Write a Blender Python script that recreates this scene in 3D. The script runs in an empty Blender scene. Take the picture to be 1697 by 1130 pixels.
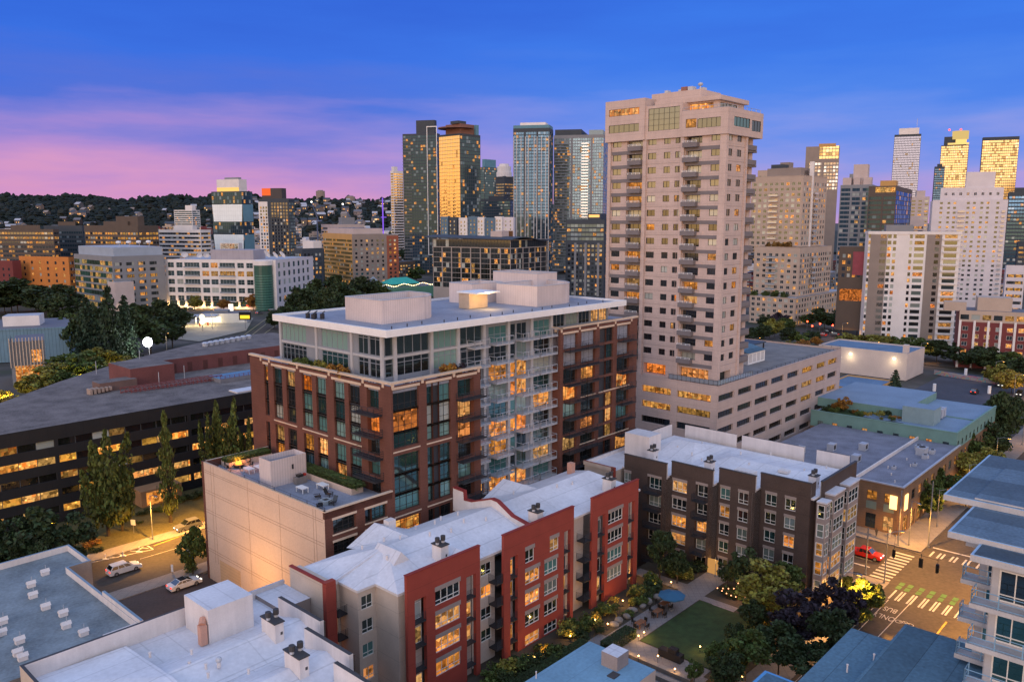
import bpy, math, random
import numpy as np
from mathutils import Vector, Matrix
random.seed(7)
R=math.radians
# ------------------------------------------------------------------ camera, world, sun, exposure
SC=bpy.context.scene
COL=SC.collection
CAMH=55.0; FPX=1340.8; PIT=R(8.5395); HEAD=R(42.48)
cam=bpy.data.cameras.new('camera'); cam.sensor_width=36; cam.lens=36*FPX/1697; cam.clip_end=20000; cam.clip_start=1
camo=bpy.data.objects.new('camera',cam); COL.objects.link(camo)
camo.location=(0,0,CAMH); camo.rotation_euler=(R(90)-PIT,0,0); SC.camera=camo
vs=SC.view_settings; vs.view_transform='Standard'; vs.look='None'; vs.gamma=1; vs.exposure=0.0
SC.cycles.use_denoising=True
SC.cycles.max_bounces=5; SC.cycles.diffuse_bounces=3; SC.cycles.glossy_bounces=3
SC.cycles.transparent_max_bounces=8
SC.cycles.sample_clamp_indirect=4
wd=bpy.data.worlds.new('World'); SC.world=wd; wd.use_nodes=True
def nn(t,kind,**k):
    n=t.nodes.new(kind)
    for a,b in k.items(): setattr(n,a,b)
    return n
def inp(t,n,i,v):
    if hasattr(v,'is_output'): t.links.new(v,n.inputs[i])
    else: n.inputs[i].default_value=v
def mth(t,op,a,b=0.0,c=None,clamp=False):
    n=nn(t,'ShaderNodeMath',operation=op,use_clamp=clamp); inp(t,n,0,a); inp(t,n,1,b)
    if c is not None: inp(t,n,2,c)
    return n.outputs[0]
def mixc(t,f,a,b,blend='MIX'):
    n=nn(t,'ShaderNodeMix',data_type='RGBA',blend_type=blend); inp(t,n,0,f)
    for i,v in ((6,a),(7,b)):
        if isinstance(v,tuple) and len(v)==3: v=(*v,1)
        inp(t,n,i,v)
    return n.outputs[2]
def ramp(t,f,stops,interp='LINEAR'):
    n=nn(t,'ShaderNodeValToRGB'); cr=n.color_ramp; cr.interpolation=interp
    while len(cr.elements)<len(stops): cr.elements.new(.5)
    for e,(p,c) in zip(cr.elements,stops):
        e.position=p; e.color=(*c,1) if len(c)==3 else c
    inp(t,n,0,f); return n.outputs[0]
def lin(r,g,b):
    return tuple(((c/255)/12.92 if c<=10 else ((c/255+.055)/1.055)**2.4) for c in (r,g,b))
def sky():
    t=wd.node_tree; t.nodes.clear()
    tc=nn(t,'ShaderNodeTexCoord'); sp=nn(t,'ShaderNodeSeparateXYZ'); t.links.new(tc.outputs['Generated'],sp.inputs[0])
    X,Y,Z=sp.outputs
    # warp the elevation with long streaky cloud noise
    mp=nn(t,'ShaderNodeMapping'); mp.inputs['Scale'].default_value=(1.6,1.6,11); t.links.new(tc.outputs['Generated'],mp.inputs[0])
    nz=nn(t,'ShaderNodeTexNoise'); nz.inputs['Scale'].default_value=2.3; nz.inputs['Detail'].default_value=5; nz.inputs['Roughness'].default_value=.55
    t.links.new(mp.outputs[0],nz.inputs[0])
    cl=mth(t,'SUBTRACT',nz.outputs[0],.5)
    e=mth(t,'ADD',Z,mth(t,'MULTIPLY',cl,.15))
    e2=mth(t,'MULTIPLY',e,2.0,clamp=True)
    L=ramp(t,e2,[(0,lin(222,152,188)),(.06,lin(206,146,200)),(.13,lin(174,134,208)),(.20,lin(130,122,212)),(.28,lin(66,104,214)),(.38,lin(36,102,222)),(.52,lin(27,90,212)),(1,lin(32,80,180))])
    Rr=ramp(t,e2,[(0,lin(202,156,206)),(.06,lin(172,150,216)),(.13,lin(132,146,228)),(.20,lin(92,134,232)),(.28,lin(56,122,232)),(.38,lin(36,112,230)),(.52,lin(27,98,220)),(1,lin(32,80,180))])
    fx=nn(t,'ShaderNodeMapRange',interpolation_type='SMOOTHSTEP'); inp(t,fx,0,X); inp(t,fx,1,-.30); inp(t,fx,2,.22)
    east=mixc(t,fx.outputs[0],L,Rr)
    # afterglow of the set sun behind the camera
    W=ramp(t,mth(t,'MULTIPLY',Z,1.0,clamp=True),[(0,(2.1,1.10,.40)),(.08,(1.85,1.1,.58)),(.18,(1.25,1.06,.98)),(.38,(.82,.88,1.06)),(1,(.48,.62,1.0))])
    fy=nn(t,'ShaderNodeMapRange',interpolation_type='SMOOTHSTEP'); inp(t,fy,0,Y); inp(t,fy,1,.80); inp(t,fy,2,-.10)
    col=mixc(t,fy.outputs[0],east,W)
    # overhead: soft dusk light
    fz=nn(t,'ShaderNodeMapRange',interpolation_type='SMOOTHSTEP'); inp(t,fz,0,Z); inp(t,fz,1,.36); inp(t,fz,2,.85)
    col=mixc(t,fz.outputs[0],col,(.52,.66,1.02))
    b1=nn(t,'ShaderNodeBackground'); inp(t,b1,0,col); b1.inputs[1].default_value=1.0
    sk=nn(t,'ShaderNodeTexSky',sky_type='NISHITA'); sk.sun_disc=False; sk.sun_elevation=R(2.0); sk.sun_rotation=R(200)
    b2=nn(t,'ShaderNodeBackground'); inp(t,b2,0,sk.outputs[0]); b2.inputs[1].default_value=.02
    ad=nn(t,'ShaderNodeAddShader'); t.links.new(b1.outputs[0],ad.inputs[0]); t.links.new(b2.outputs[0],ad.inputs[1])
    o=nn(t,'ShaderNodeOutputWorld'); t.links.new(ad.outputs[0],o.inputs[0])
sky()
sl=bpy.data.lights.new('sun','SUN'); sl.energy=.75; sl.angle=R(25); sl.color=(1.0,.66,.50)
sl.color=(1.0,.76,.66)
so=bpy.data.objects.new('sun',sl); COL.objects.link(so)
so.rotation_euler=Vector((.34,.94,-.22)).to_track_quat('-Z','Y').to_euler()
# ------------------------------------------------------------------ pixel / grid helpers
_F=Vector((0,math.cos(PIT),-math.sin(PIT))); _D=Vector((0,-math.sin(PIT),-math.cos(PIT))); _R=Vector((1,0,0))
CU=Vector((math.sin(HEAD),math.cos(HEAD))); CV=Vector((-math.cos(HEAD),math.sin(HEAD)))
GA=R(90)-HEAD
def ray(px,py): return _F+_R*((px-848.5)/FPX)+_D*((py-565)/FPX)
def G(px,py,z=0.0):
    d=ray(px,py); t=(z-CAMH)/d.z; return Vector((d.x*t,d.y*t,z))
def GY(px,py,Y):
    d=ray(px,py); t=Y/d.y; return Vector((d.x*t,Y,CAMH+d.z*t))
def WV(u,v,z=0.0): return Vector((CU.x*u+CV.x*v,CU.y*u+CV.y*v,z))
def UVof(P): return (P.x*CU.x+P.y*CU.y, P.x*CV.x+P.y*CV.y)
def zat(P,px,py):
    d=ray(px,py); return CAMH+d.z*math.hypot(P.x,P.y)/math.hypot(d.x,d.y)
def ext(P,dx,dy,px):
    n=_R*FPX-_F*(px-848.5); q=P-Vector((0,0,CAMH)); return -(q.dot(n))/(Vector((dx,dy,0)).dot(n))
def sstep(a,b,x):
    t=min(1,max(0,(x-a)/(b-a))); return t*t*(3-2*t)
def gz(x,y): return -4.0*sstep(-20,40,x)
def onground(px,py):
    P=G(px,py,0)
    for _ in range(8): P=G(px,py,gz(P.x,P.y))
    return P
# ------------------------------------------------------------------ materials
_M={}
def mat_base(name):
    m=bpy.data.materials.new(name); m.use_nodes=True; t=m.node_tree; t.nodes.clear()
    return m,t
def M(name,col,rough=.8,var=.18,scale=.6,fine=.12,bump=.0,metal=0.0,spec=.4,streak=0.0,lines=None,emit=None):
    if name in _M: return _M[name]
    m,t=mat_base(name)
    tc=nn(t,'ShaderNodeTexCoord')
    n1=nn(t,'ShaderNodeTexNoise'); n1.inputs['Scale'].default_value=scale; n1.inputs['Detail'].default_value=4
    t.links.new(tc.outputs['Object'],n1.inputs[0])
    n2=nn(t,'ShaderNodeTexNoise'); n2.inputs['Scale'].default_value=scale*14; n2.inputs['Detail'].default_value=2
    t.links.new(tc.outputs['Object'],n2.inputs[0])
    v=mth(t,'ADD',1.0,mth(t,'MULTIPLY',mth(t,'SUBTRACT',n1.outputs[0],.5),var*3.2))
    v=mth(t,'ADD',v,mth(t,'MULTIPLY',mth(t,'SUBTRACT',n2.outputs[0],.5),fine*3))
    if streak:
        mp=nn(t,'ShaderNodeMapping'); mp.inputs['Scale'].default_value=(1.3,1.3,.07); t.links.new(tc.outputs['Object'],mp.inputs[0])
        n3=nn(t,'ShaderNodeTexNoise'); n3.inputs['Scale'].default_value=1.2; n3.inputs['Detail'].default_value=3; t.links.new(mp.outputs[0],n3.inputs[0])
        v=mth(t,'ADD',v,mth(t,'MULTIPLY',mth(t,'SUBTRACT',n3.outputs[0],.5),streak*3))
    if lines:   # (axis vector, spacing, width, darken): joints between panels or courses
        for (ax,spc,wd_,dk) in lines:
            dp=nn(t,'ShaderNodeVectorMath',operation='DOT_PRODUCT'); t.links.new(tc.outputs['Object'],dp.inputs[0]); dp.inputs[1].default_value=ax
            fr=mth(t,'FRACT',mth(t,'ADD',mth(t,'DIVIDE',dp.outputs[1],spc),100.0))
            ln=mth(t,'LESS_THAN',fr,wd_/spc)
            v=mth(t,'MULTIPLY',v,mth(t,'SUBTRACT',1.0,mth(t,'MULTIPLY',ln,dk)))
    mul=nn(t,'ShaderNodeVectorMath',operation='SCALE'); mul.inputs[0].default_value=col; inp(t,mul,3,v)
    b=nn(t,'ShaderNodeBsdfPrincipled'); t.links.new(mul.outputs[0],b.inputs['Base Color'])
    b.inputs['Roughness'].default_value=rough; b.inputs['Metallic'].default_value=metal; b.inputs['Specular IOR Level'].default_value=spec
    if bump:
        bp=nn(t,'ShaderNodeBump'); bp.inputs['Strength'].default_value=bump; bp.inputs['Distance'].default_value=.05
        t.links.new(n2.outputs[0],bp.inputs['Height']); t.links.new(bp.outputs[0],b.inputs['Normal'])
    if emit: b.inputs['Emission Color'].default_value=(*emit[0],1); b.inputs['Emission Strength'].default_value=emit[1]
    o=nn(t,'ShaderNodeOutputMaterial'); t.links.new(b.outputs[0],o.inputs[0])
    _M[name]=m; return m
def EM(name,col,s):
    if name in _M: return _M[name]
    m,t=mat_base(name); e=nn(t,'ShaderNodeEmission'); e.inputs[0].default_value=(*col,1); e.inputs[1].default_value=s
    o=nn(t,'ShaderNodeOutputMaterial'); t.links.new(e.outputs[0],o.inputs[0]); m.cycles.emission_sampling='NONE'
    _M[name]=m; return m
def GL(name,lit=.1,tint=(.03,.05,.055),blind=.25,cell=50.0,refl=.35,warm=(1.0,.38,.06),power=1.1,mull=0.0,rough=.06,bcol=((.30,.33,.30),(.52,.55,.50)),reflcol=(.85,.95,1.0),cellz=0.0,wob=0.0):
    """Window glass: reflective pane over a dark or blind-covered room; a share of the panes are lit rooms."""
    if name in _M: return _M[name]
    m,t=mat_base(name)
    tc=nn(t,'ShaderNodeTexCoord'); oi=nn(t,'ShaderNodeObjectInfo'); ge=nn(t,'ShaderNodeNewGeometry')
    sp=nn(t,'ShaderNodeSeparateXYZ'); t.links.new(tc.outputs['Object'],sp.inputs[0])
    xs=mth(t,'ADD',sp.outputs[0],sp.outputs[1])
    cx=mth(t,'DIVIDE',mth(t,'ADD',xs,500.0*cell),cell)
    cf=mth(t,'FLOOR',cx)
    key=mth(t,'ADD',mth(t,'MULTIPLY',oi.outputs['Random'],731.3),mth(t,'MULTIPLY',ge.outputs['Random Per Island'],377.7))
    cv=nn(t,'ShaderNodeCombineXYZ'); inp(t,cv,0,cf); inp(t,cv,1,key)
    if cellz: inp(t,cv,2,mth(t,'FLOOR',mth(t,'DIVIDE',sp.outputs[2],cellz)))
    wn=nn(t,'ShaderNodeTexWhiteNoise',noise_dimensions='3D'); t.links.new(cv.outputs[0],wn.inputs[0])
    r1=wn.outputs[0]; ws=nn(t,'ShaderNodeSeparateColor'); t.links.new(wn.outputs[1],ws.inputs[0])
    r2,r3=ws.outputs[1],ws.outputs[2]
    isl=mth(t,'LESS_THAN',r1,lit)
    isb=mth(t,'LESS_THAN',r2,blind)
    # room behind: walls, shelves and furniture as patches, plus a few lamps
    av=nn(t,'ShaderNodeVectorMath',operation='ADD'); t.links.new(tc.outputs['Object'],av.inputs[0])
    kv=nn(t,'ShaderNodeCombineXYZ'); inp(t,kv,0,mth(t,'MULTIPLY',r3,50.0)); inp(t,kv,1,key); t.links.new(kv.outputs[0],av.inputs[1])
    vo=nn(t,'ShaderNodeTexVoronoi',distance='CHEBYCHEV'); vo.inputs['Scale'].default_value=1.5; vo.inputs['Randomness'].default_value=.85; t.links.new(av.outputs[0],vo.inputs[0])
    vs_=nn(t,'ShaderNodeSeparateColor'); t.links.new(vo.outputs['Color'],vs_.inputs[0])
    vl=nn(t,'ShaderNodeTexVoronoi'); vl.inputs['Scale'].default_value=.9; t.links.new(av.outputs[0],vl.inputs[0])
    lampb=nn(t,'ShaderNodeMapRange'); inp(t,lampb,0,vl.outputs['Distance']); inp(t,lampb,1,.05); inp(t,lampb,2,.22); inp(t,lampb,3,1.6); inp(t,lampb,4,0.0)
    n=nn(t,'ShaderNodeTexNoise'); n.inputs['Scale'].default_value=3.5; t.links.new(av.outputs[0],n.inputs[0])
    pat=nn(t,'ShaderNodeMapRange'); inp(t,pat,0,mth(t,'ADD',mth(t,'MULTIPLY',vs_.outputs[0],.75),mth(t,'MULTIPLY',n.outputs[0],.5))); inp(t,pat,1,.15); inp(t,pat,2,1.05); inp(t,pat,3,.07); inp(t,pat,4,1.05)
    class _P: pass
    pt_=_P(); pt_.outputs=[mth(t,'ADD',pat.outputs[0],lampb.outputs[0])]; pat=pt_
    wc=mixc(t,r3,warm,tuple(.25*a+.75*b for a,b in zip(warm,(1.0,.60,.24)))); wc2=mixc(t,mth(t,'MULTIPLY',r2,vs_.outputs[1]),wc,(.9,.20,.02))
    em=nn(t,'ShaderNodeEmission'); inp(t,em,0,wc2); inp(t,em,1,mth(t,'MULTIPLY',pat.outputs[0],mth(t,'MULTIPLY',power,mth(t,'ADD',.40,mth(t,'MULTIPLY',r2,.6)))))
    blc=mixc(t,r3,bcol[0],bcol[1])
    bc=mixc(t,isb,tint,blc)
    df=nn(t,'ShaderNodeBsdfDiffuse'); inp(t,df,0,bc)
    ms=nn(t,'ShaderNodeMixShader'); inp(t,ms,0,isl); t.links.new(df.outputs[0],ms.inputs[1]); t.links.new(em.outputs[0],ms.inputs[2])
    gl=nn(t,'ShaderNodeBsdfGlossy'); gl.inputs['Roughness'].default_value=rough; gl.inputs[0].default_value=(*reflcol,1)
    if wob:
        nb=nn(t,'ShaderNodeTexNoise'); nb.inputs['Scale'].default_value=.35; t.links.new(tc.outputs['Object'],nb.inputs[0])
        bp=nn(t,'ShaderNodeBump'); bp.inputs['Strength'].default_value=wob; bp.inputs['Distance'].default_value=.3; t.links.new(nb.outputs[0],bp.inputs['Height']); t.links.new(bp.outputs[0],gl.inputs['Normal'])
    fr=nn(t,'ShaderNodeFresnel'); fr.inputs[0].default_value=1.5
    rf=mth(t,'ADD',refl,mth(t,'MULTIPLY',fr.outputs[0],.5),clamp=True)
    rf=mth(t,'MULTIPLY',rf,mth(t,'SUBTRACT',1.0,mth(t,'MULTIPLY',isl,.72)))
    ms2=nn(t,'ShaderNodeMixShader'); inp(t,ms2,0,rf); t.links.new(ms.outputs[0],ms2.inputs[1]); t.links.new(gl.outputs[0],ms2.inputs[2])
    out=ms2.outputs[0]
    if mull:
        f=mth(t,'FRACT',cx); isl2=mth(t,'LESS_THAN',f,mull/cell)
        d2=nn(t,'ShaderNodeBsdfDiffuse'); d2.inputs[0].default_value=(.10,.105,.11,1)
        m3=nn(t,'ShaderNodeMixShader'); inp(t,m3,0,isl2); t.links.new(out,m3.inputs[1]); t.links.new(d2.outputs[0],m3.inputs[2]); out=m3.outputs[0]
    o=nn(t,'ShaderNodeOutputMaterial'); t.links.new(out,o.inputs[0]); m.cycles.emission_sampling='NONE'
    _M[name]=m; return m
# ------------------------------------------------------------------ mesh builder
class MB:
    def __init__(s): s.v=[]; s.f=[]; s.m=[]; s.mats=[]
    def mi(s,m):
        if m not in s.mats: s.mats.append(m)
        return s.mats.index(m)
    def poly(s,pts,m):
        i=len(s.v); s.v+= [tuple(p) for p in pts]; s.f.append(tuple(range(i,i+len(pts)))); s.m.append(s.mi(m))
    def box(s,x0,x1,y0,y1,z0,z1,m,top=None,bot=True):
        i=len(s.v); a=s.mi(m); b=s.mi(top) if top else a
        s.v+=[(x0,y0,z0),(x1,y0,z0),(x1,y1,z0),(x0,y1,z0),(x0,y0,z1),(x1,y0,z1),(x1,y1,z1),(x0,y1,z1)]
        q=[((0,1,5,4),a),((1,2,6,5),a),((2,3,7,6),a),((3,0,4,7),a),((4,5,6,7),b)]
        if bot: q.append(((3,2,1,0),a))
        for f,mm in q: s.f.append(tuple(i+k for k in f)); s.m.append(mm)
    def prism(s,pts,z0,z1,m,top=None):
        i=len(s.v); n=len(pts); a=s.mi(m); b=s.mi(top) if top else a
        s.v+=[(p[0],p[1],z0) for p in pts]+[(p[0],p[1],z1) for p in pts]
        for k in range(n):
            j=(k+1)%n; s.f.append((i+k,i+j,i+n+j,i+n+k)); s.m.append(a)
        s.f.append(tuple(range(i+n,i+2*n))); s.m.append(b)
        s.f.append(tuple(range(i+n-1,i-1,-1))); s.m.append(a)
    def cyl(s,x,y,z0,z1,r,m,n=10,r1=None,top=None):
        r1=r if r1 is None else r1
        i=len(s.v); a=s.mi(m); b=s.mi(top) if top else a
        for z,rr in ((z0,r),(z1,r1)):
            for k in range(n):
                t=2*math.pi*k/n; s.v.append((x+rr*math.cos(t),y+rr*math.sin(t),z))
        for k in range(n):
            j=(k+1)%n; s.f.append((i+k,i+j,i+n+j,i+n+k)); s.m.append(a)
        s.f.append(tuple(range(i+n,i+2*n))); s.m.append(b); s.f.append(tuple(range(i+n-1,i-1,-1))); s.m.append(a)
    def tube(s,p,q,r,m,n=6,r1=None):
        r1=r if r1 is None else r1
        p=Vector(p);q=Vector(q);d=(q-p).normalized()
        a=d.cross(Vector((0,0,1)) if abs(d.z)<.9 else Vector((1,0,0))).normalized(); b=d.cross(a)
        i=len(s.v); mm=s.mi(m)
        for c,rr in ((p,r),(q,r1)):
            for k in range(n):
                t=2*math.pi*k/n; s.v.append(tuple(c+a*(rr*math.cos(t))+b*(rr*math.sin(t))))
        for k in range(n):
            j=(k+1)%n; s.f.append((i+k,i+j,i+n+j,i+n+k)); s.m.append(mm)
        s.f.append(tuple(range(i+n,i+2*n))); s.m.append(mm); s.f.append(tuple(range(i+n-1,i-1,-1))); s.m.append(mm)
    def ball(s,c,r,m,seg=10,ring=6,sz=1.0):
        i=len(s.v); mm=s.mi(m)
        for a in range(ring+1):
            th=math.pi*a/ring
            for b in range(seg):
                ph=2*math.pi*b/seg
                s.v.append((c[0]+r*math.sin(th)*math.cos(ph),c[1]+r*math.sin(th)*math.sin(ph),c[2]+r*sz*math.cos(th)))
        for a in range(ring):
            for b in range(seg):
                j=(b+1)%seg
                s.f.append((i+a*seg+b,i+a*seg+j,i+(a+1)*seg+j,i+(a+1)*seg+b)); s.m.append(mm)
    def mesh(s,name,smooth=False):
        me=bpy.data.meshes.new(name); me.from_pydata(s.v,[],s.f)
        for m in s.mats: me.materials.append(m)
        me.polygons.foreach_set('material_index',s.m)
        if smooth: me.polygons.foreach_set('use_smooth',[True]*len(s.f))
        me.update(); return me
    def build(s,name,parent=None,loc=(0,0,0),rot=0.0,smooth=False,kind=None):
        o=bpy.data.objects.new(name,s.mesh(name,smooth)); COL.objects.link(o)
        o.location=loc; o.rotation_euler=(0,0,rot)
        if parent: o.parent=parent
        if kind: o['kind']=kind
        return o
def tag(o,label,cat,group=None,kind=None):
    if kind: o['kind']=kind
    else: o['label']=label; o['category']=cat
    if group: o['group']=group
    return o
def thing(name,label,cat,loc,rot=0.0,group=None):
    o=bpy.data.objects.new(name,None); COL.objects.link(o); o.location=loc; o.rotation_euler=(0,0,rot); o.empty_display_size=.1
    return tag(o,label,cat,group)
def dup(root,loc,rot=None,label=None,scale=None):
    r=root.copy(); COL.objects.link(r); r.location=loc
    if rot is not None: r.rotation_euler=(0,0,rot)
    if scale: r.scale=scale
    if label: r['label']=label
    for ch in list(root.children):
        c=ch.copy(); COL.objects.link(c); c.parent=r
        for g in list(ch.children):
            d=g.copy(); COL.objects.link(d); d.parent=c
    return r
# ------------------------------------------------------------------ facades
_W={}
def win_mesh(w,h,nx,ny,frame,glass,fw=.07,rows=None):
    key=(round(w,2),round(h,2),nx,ny,frame.name if frame else '',glass.name,fw,rows)
    if key in _W: return _W[key]
    b=MB(); b.poly([(0,.05,0),(w,.05,0),(w,.05,h),(0,.05,h)],glass)
    if frame:
        xs=[w*k/nx for k in range(nx+1)]; zs=[h*k/ny for k in range(ny+1)] if rows is None else [h*r for r in rows]
        for k,x in enumerate(xs):
            e=fw if k in (0,nx) else fw*.7; x0=min(max(0,x-e/2),w-e); b.box(x0,x0+e,-.01,.09,0,h,frame,bot=False)
        for k,z in enumerate(zs):
            e=fw if k in (0,len(zs)-1) else fw*.7; z0=min(max(0,z-e/2),h-e); b.box(fw,w-fw,-.005,.085,z0,z0+e,frame,bot=False)
    me=b.mesh('window'); _W[key]=me; return me
class Bld:
    def __init__(s,name,label,loc,rot=GA,cat='building',group=None):
        s.root=thing(name,label,cat,loc,rot,group); s.wall=MB(); s.wins=[]; s.z=loc[2] if not hasattr(loc,'z') else loc.z
        s.faces=[]
    def face(s,x,y,ang,W,z0,z1,m,rev=False,mb=None):
        f=Face(s,x,y,ang,W,z0,z1,m,rev,mb); s.faces.append(f); return f
    def Rf(s,x,y,W,z0,z1,m,mb=None): return s.face(x,y,0.0,W,z0,z1,m,False,mb)          # runs along +x from (x,y)
    def Lf(s,x,y,W,z0,z1,m,mb=None): return s.face(x,y+W,-R(90),W,z0,z1,m,True,mb)       # runs along +y from (x,y), s measured from the near corner
    def part(s,name,mb,smooth=False): return mb.build(name,s.root,smooth=smooth)
    def finish(s,wall='wall',limit=100):
        for f in s.faces: f.emit()
        if s.wall.f: s.wall.build(wall,s.root)
        ws=sorted(s.wins,key=lambda w:-w[0]); 
        for k,(ar,me,loc,rot,nm) in enumerate(ws[:limit]):
            o=bpy.data.objects.new(nm,me); COL.objects.link(o); o.parent=s.root; o.location=loc; o.rotation_euler=(0,0,rot)
        rest=ws[limit:]
        if rest:
            mb=MB()
            for ar,me,loc,rot,nm in rest:
                c,sn=math.cos(rot),math.sin(rot); i=len(mb.v)
                for v in me.vertices:
                    p=v.co; mb.v.append((loc[0]+c*p.x-sn*p.y,loc[1]+sn*p.x+c*p.y,loc[2]+p.z))
                idx=[mb.mi(m) for m in me.materials]
                for pl in me.polygons: mb.f.append(tuple(i+k for k in pl.vertices)); mb.m.append(idx[pl.material_index])
            mb.build(rest[0][4],s.root,kind='stuff')
        return s.root
class Face:
    def __init__(s,b,x,y,ang,W,z0,z1,m,rev,mb):
        s.b=b; s.x=x; s.y=y; s.a=ang; s.W=W; s.z0=z0; s.z1=z1; s.m=m; s.rev=rev; s.mb=mb or b.wall; s.holes=[]
        s.c=math.cos(ang); s.s=math.sin(ang)
    def P(s,a,d,z): return (s.x+s.c*a-s.s*d, s.y+s.s*a+s.c*d, z)       # a along, d inward
    def ab(s,a0,a1): return (s.W-a1,s.W-a0) if s.rev else (a0,a1)
    def hole(s,a0,a1,z0,z1,depth=.2): 
        a0,a1=s.ab(a0,a1); s.holes.append((a0,a1,z0,z1,depth))
    def win(s,a0,a1,z0,z1,nx=2,ny=2,glass=None,frame=None,depth=.2,fw=.07,name='window',rows=None,hole=True):
        if hole: s.hole(a0,a1,z0,z1,depth)
        a0,a1=s.ab(a0,a1)
        me=win_mesh(a1-a0,z1-z0,nx,ny,frame,glass,fw,rows)
        s.b.wins.append(((a1-a0)*(z1-z0),me,s.P(a0,depth-.1 if (hole or depth>.4) else -.17,z0),s.a,name))
    def slab(s,a0,a1,d0,d1,z0,z1,m,mb=None,top=None):    # box on the face; d negative = outward
        a0,a1=s.ab(a0,a1); mb=mb or s.mb
        i=len(mb.v); A=mb.mi(m); B=mb.mi(top) if top else A
        for z in (z0,z1): mb.v+=[s.P(a0,d0,z),s.P(a1,d0,z),s.P(a1,d1,z),s.P(a0,d1,z)]
        for k,f in enumerate([(0,1,5,4),(1,2,6,5),(2,3,7,6),(3,0,4,7),(4,5,6,7),(3,2,1,0)]):
            mb.f.append(tuple(i+q for q in f)); mb.m.append(B if k==4 else A)
    def emit(s):
        xs=sorted({0,s.W,*[h[0] for h in s.holes],*[h[1] for h in s.holes]}); zs=sorted({s.z0,s.z1,*[h[2] for h in s.holes],*[h[3] for h in s.holes]})
        xs=[x for x in xs if -1e-6<=x<=s.W+1e-6]; zs=[z for z in zs if s.z0-1e-6<=z<=s.z1+1e-6]
        mb=s.mb
        import bisect
        nx,nz=len(xs)-1,len(zs)-1
        cov=[[False]*nz for _ in range(nx)]
        for h in s.holes:
            i0=bisect.bisect_left(xs,h[0]-1e-6); i1=bisect.bisect_left(xs,h[1]-1e-6); k0=bisect.bisect_left(zs,h[2]-1e-6); k1=bisect.bisect_left(zs,h[3]-1e-6)
            for i in range(i0,min(i1,nx)):
                for k in range(k0,min(k1,nz)): cov[i][k]=True
        for i in range(nx):
            k=0
            while k<nz:
                if cov[i][k]: k+=1; continue
                j=k
                while j<nz and not cov[i][j]: j+=1
                mb.poly([s.P(xs[i],0,zs[k]),s.P(xs[i+1],0,zs[k]),s.P(xs[i+1],0,zs[j]),s.P(xs[i],0,zs[j])],s.m); k=j
        for a0,a1,z0,z1,d in s.holes:
            for p,q in (((a0,z0),(a0,z1)),((a0,z1),(a1,z1)),((a1,z1),(a1,z0)),((a1,z0),(a0,z0))):
                mb.poly([s.P(p[0],0,p[1]),s.P(q[0],0,q[1]),s.P(q[0],d,q[1]),s.P(p[0],d,p[1])],s.m)
            
def rail(mb,pts,z0,h,m,n=0,glass=None,post=1.4,r=.03):
    """railing along a polyline: top rail, posts, optional infill panel"""
    for p,q in zip(pts,pts[1:]):
        d=math.hypot(q[0]-p[0],q[1]-p[1]); k=max(1,round(d/post))
        for i in range(k+1):
            x=p[0]+(q[0]-p[0])*i/k; y=p[1]+(q[1]-p[1])*i/k; mb.box(x-r,x+r,y-r,y+r,z0,z0+h,m,bot=False)
        for z in ((z0+h,z0+.12) if not n else [z0+.1+(h-.1)*j/n for j in range(n+1)]):
            mb.tube((p[0],p[1],z),(q[0],q[1],z),r,m,4)
        if glass: mb.poly([(p[0],p[1],z0+.15),(q[0],q[1],z0+.15),(q[0],q[1],z0+h-.05),(p[0],p[1],z0+h-.05)],glass)
# ================================================================== THE SETTING
asph=M('asphalt',(.060,.050,.040),.85,.32,.12,.3)
asph2=M('asphalt_lot',(.060,.048,.045),.9,.3,.2,.25)
conc=M('pavement_concrete',(.22,.20,.18),.85,.2,.3,.15,lines=[((1,0,0),1.5,.05,.35),((0,1,0),1.5,.05,.35)])
paint=M('road_paint',(.42,.40,.36),.7,.25,.8,.3)
yellowp=M('yellow_paint',(.38,.24,.05),.7,.25,.8,.3)
greenp=M('green_paint',(.06,.15,.04),.7,.3,.8,.3)
soil=M('soil',(.055,.045,.030),.95,.4,.25,.3)
grassm=M('grass_blades',(.026,.052,.014),.9,.45,.9,.4,bump=.5)
def sheet(name,us,vs,off,m,fn=None,kind='structure'):
    mb=MB(); nu,nv=len(us),len(vs)
    for u in us:
        for v in vs:
            p=WV(u,v); mb.v.append((p.x,p.y,(fn or gz)(p.x,p.y)+off))
    k=mb.mi(m)
    for i in range(nu-1):
        for j in range(nv-1):
            a=i*nv+j; mb.f.append((a,a+nv,a+nv+1,a+1)); mb.m.append(k)
    o=mb.build(name); o['kind']=kind; return o
def span(a,b,st=6):
    n=max(1,math.ceil((b-a)/st)); return [a+(b-a)*i/n for i in range(n+1)]
def kerbstrip(name,us,vs,h,m):
    o=sheet(name,us,vs,h,m)
    me=o.data; mb=MB(); mb.v=[tuple(v.co) for v in me.vertices]; mb.f=[tuple(p.vertices) for p in me.polygons]; mb.m=[0]*len(mb.f); mb.mats=[m]
    nu,nv=len(us),len(vs)
    ring=[i*nv for i in range(nu)]+[(nu-1)*nv+j for j in range(1,nv)]+[i*nv+nv-1 for i in range(nu-2,-1,-1)]+[j for j in range(nv-2,0,-1)]
    for a,b in zip(ring,ring[1:]+ring[:1]):
        pa,pb=mb.v[a],mb.v[b]; mb.poly([pa,pb,(pb[0],pb[1],pb[2]-.4),(pa[0],pa[1],pa[2]-.4)],m)
    bpy.data.objects.remove(o); n=mb.build(name); n['kind']='structure'; return n
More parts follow.
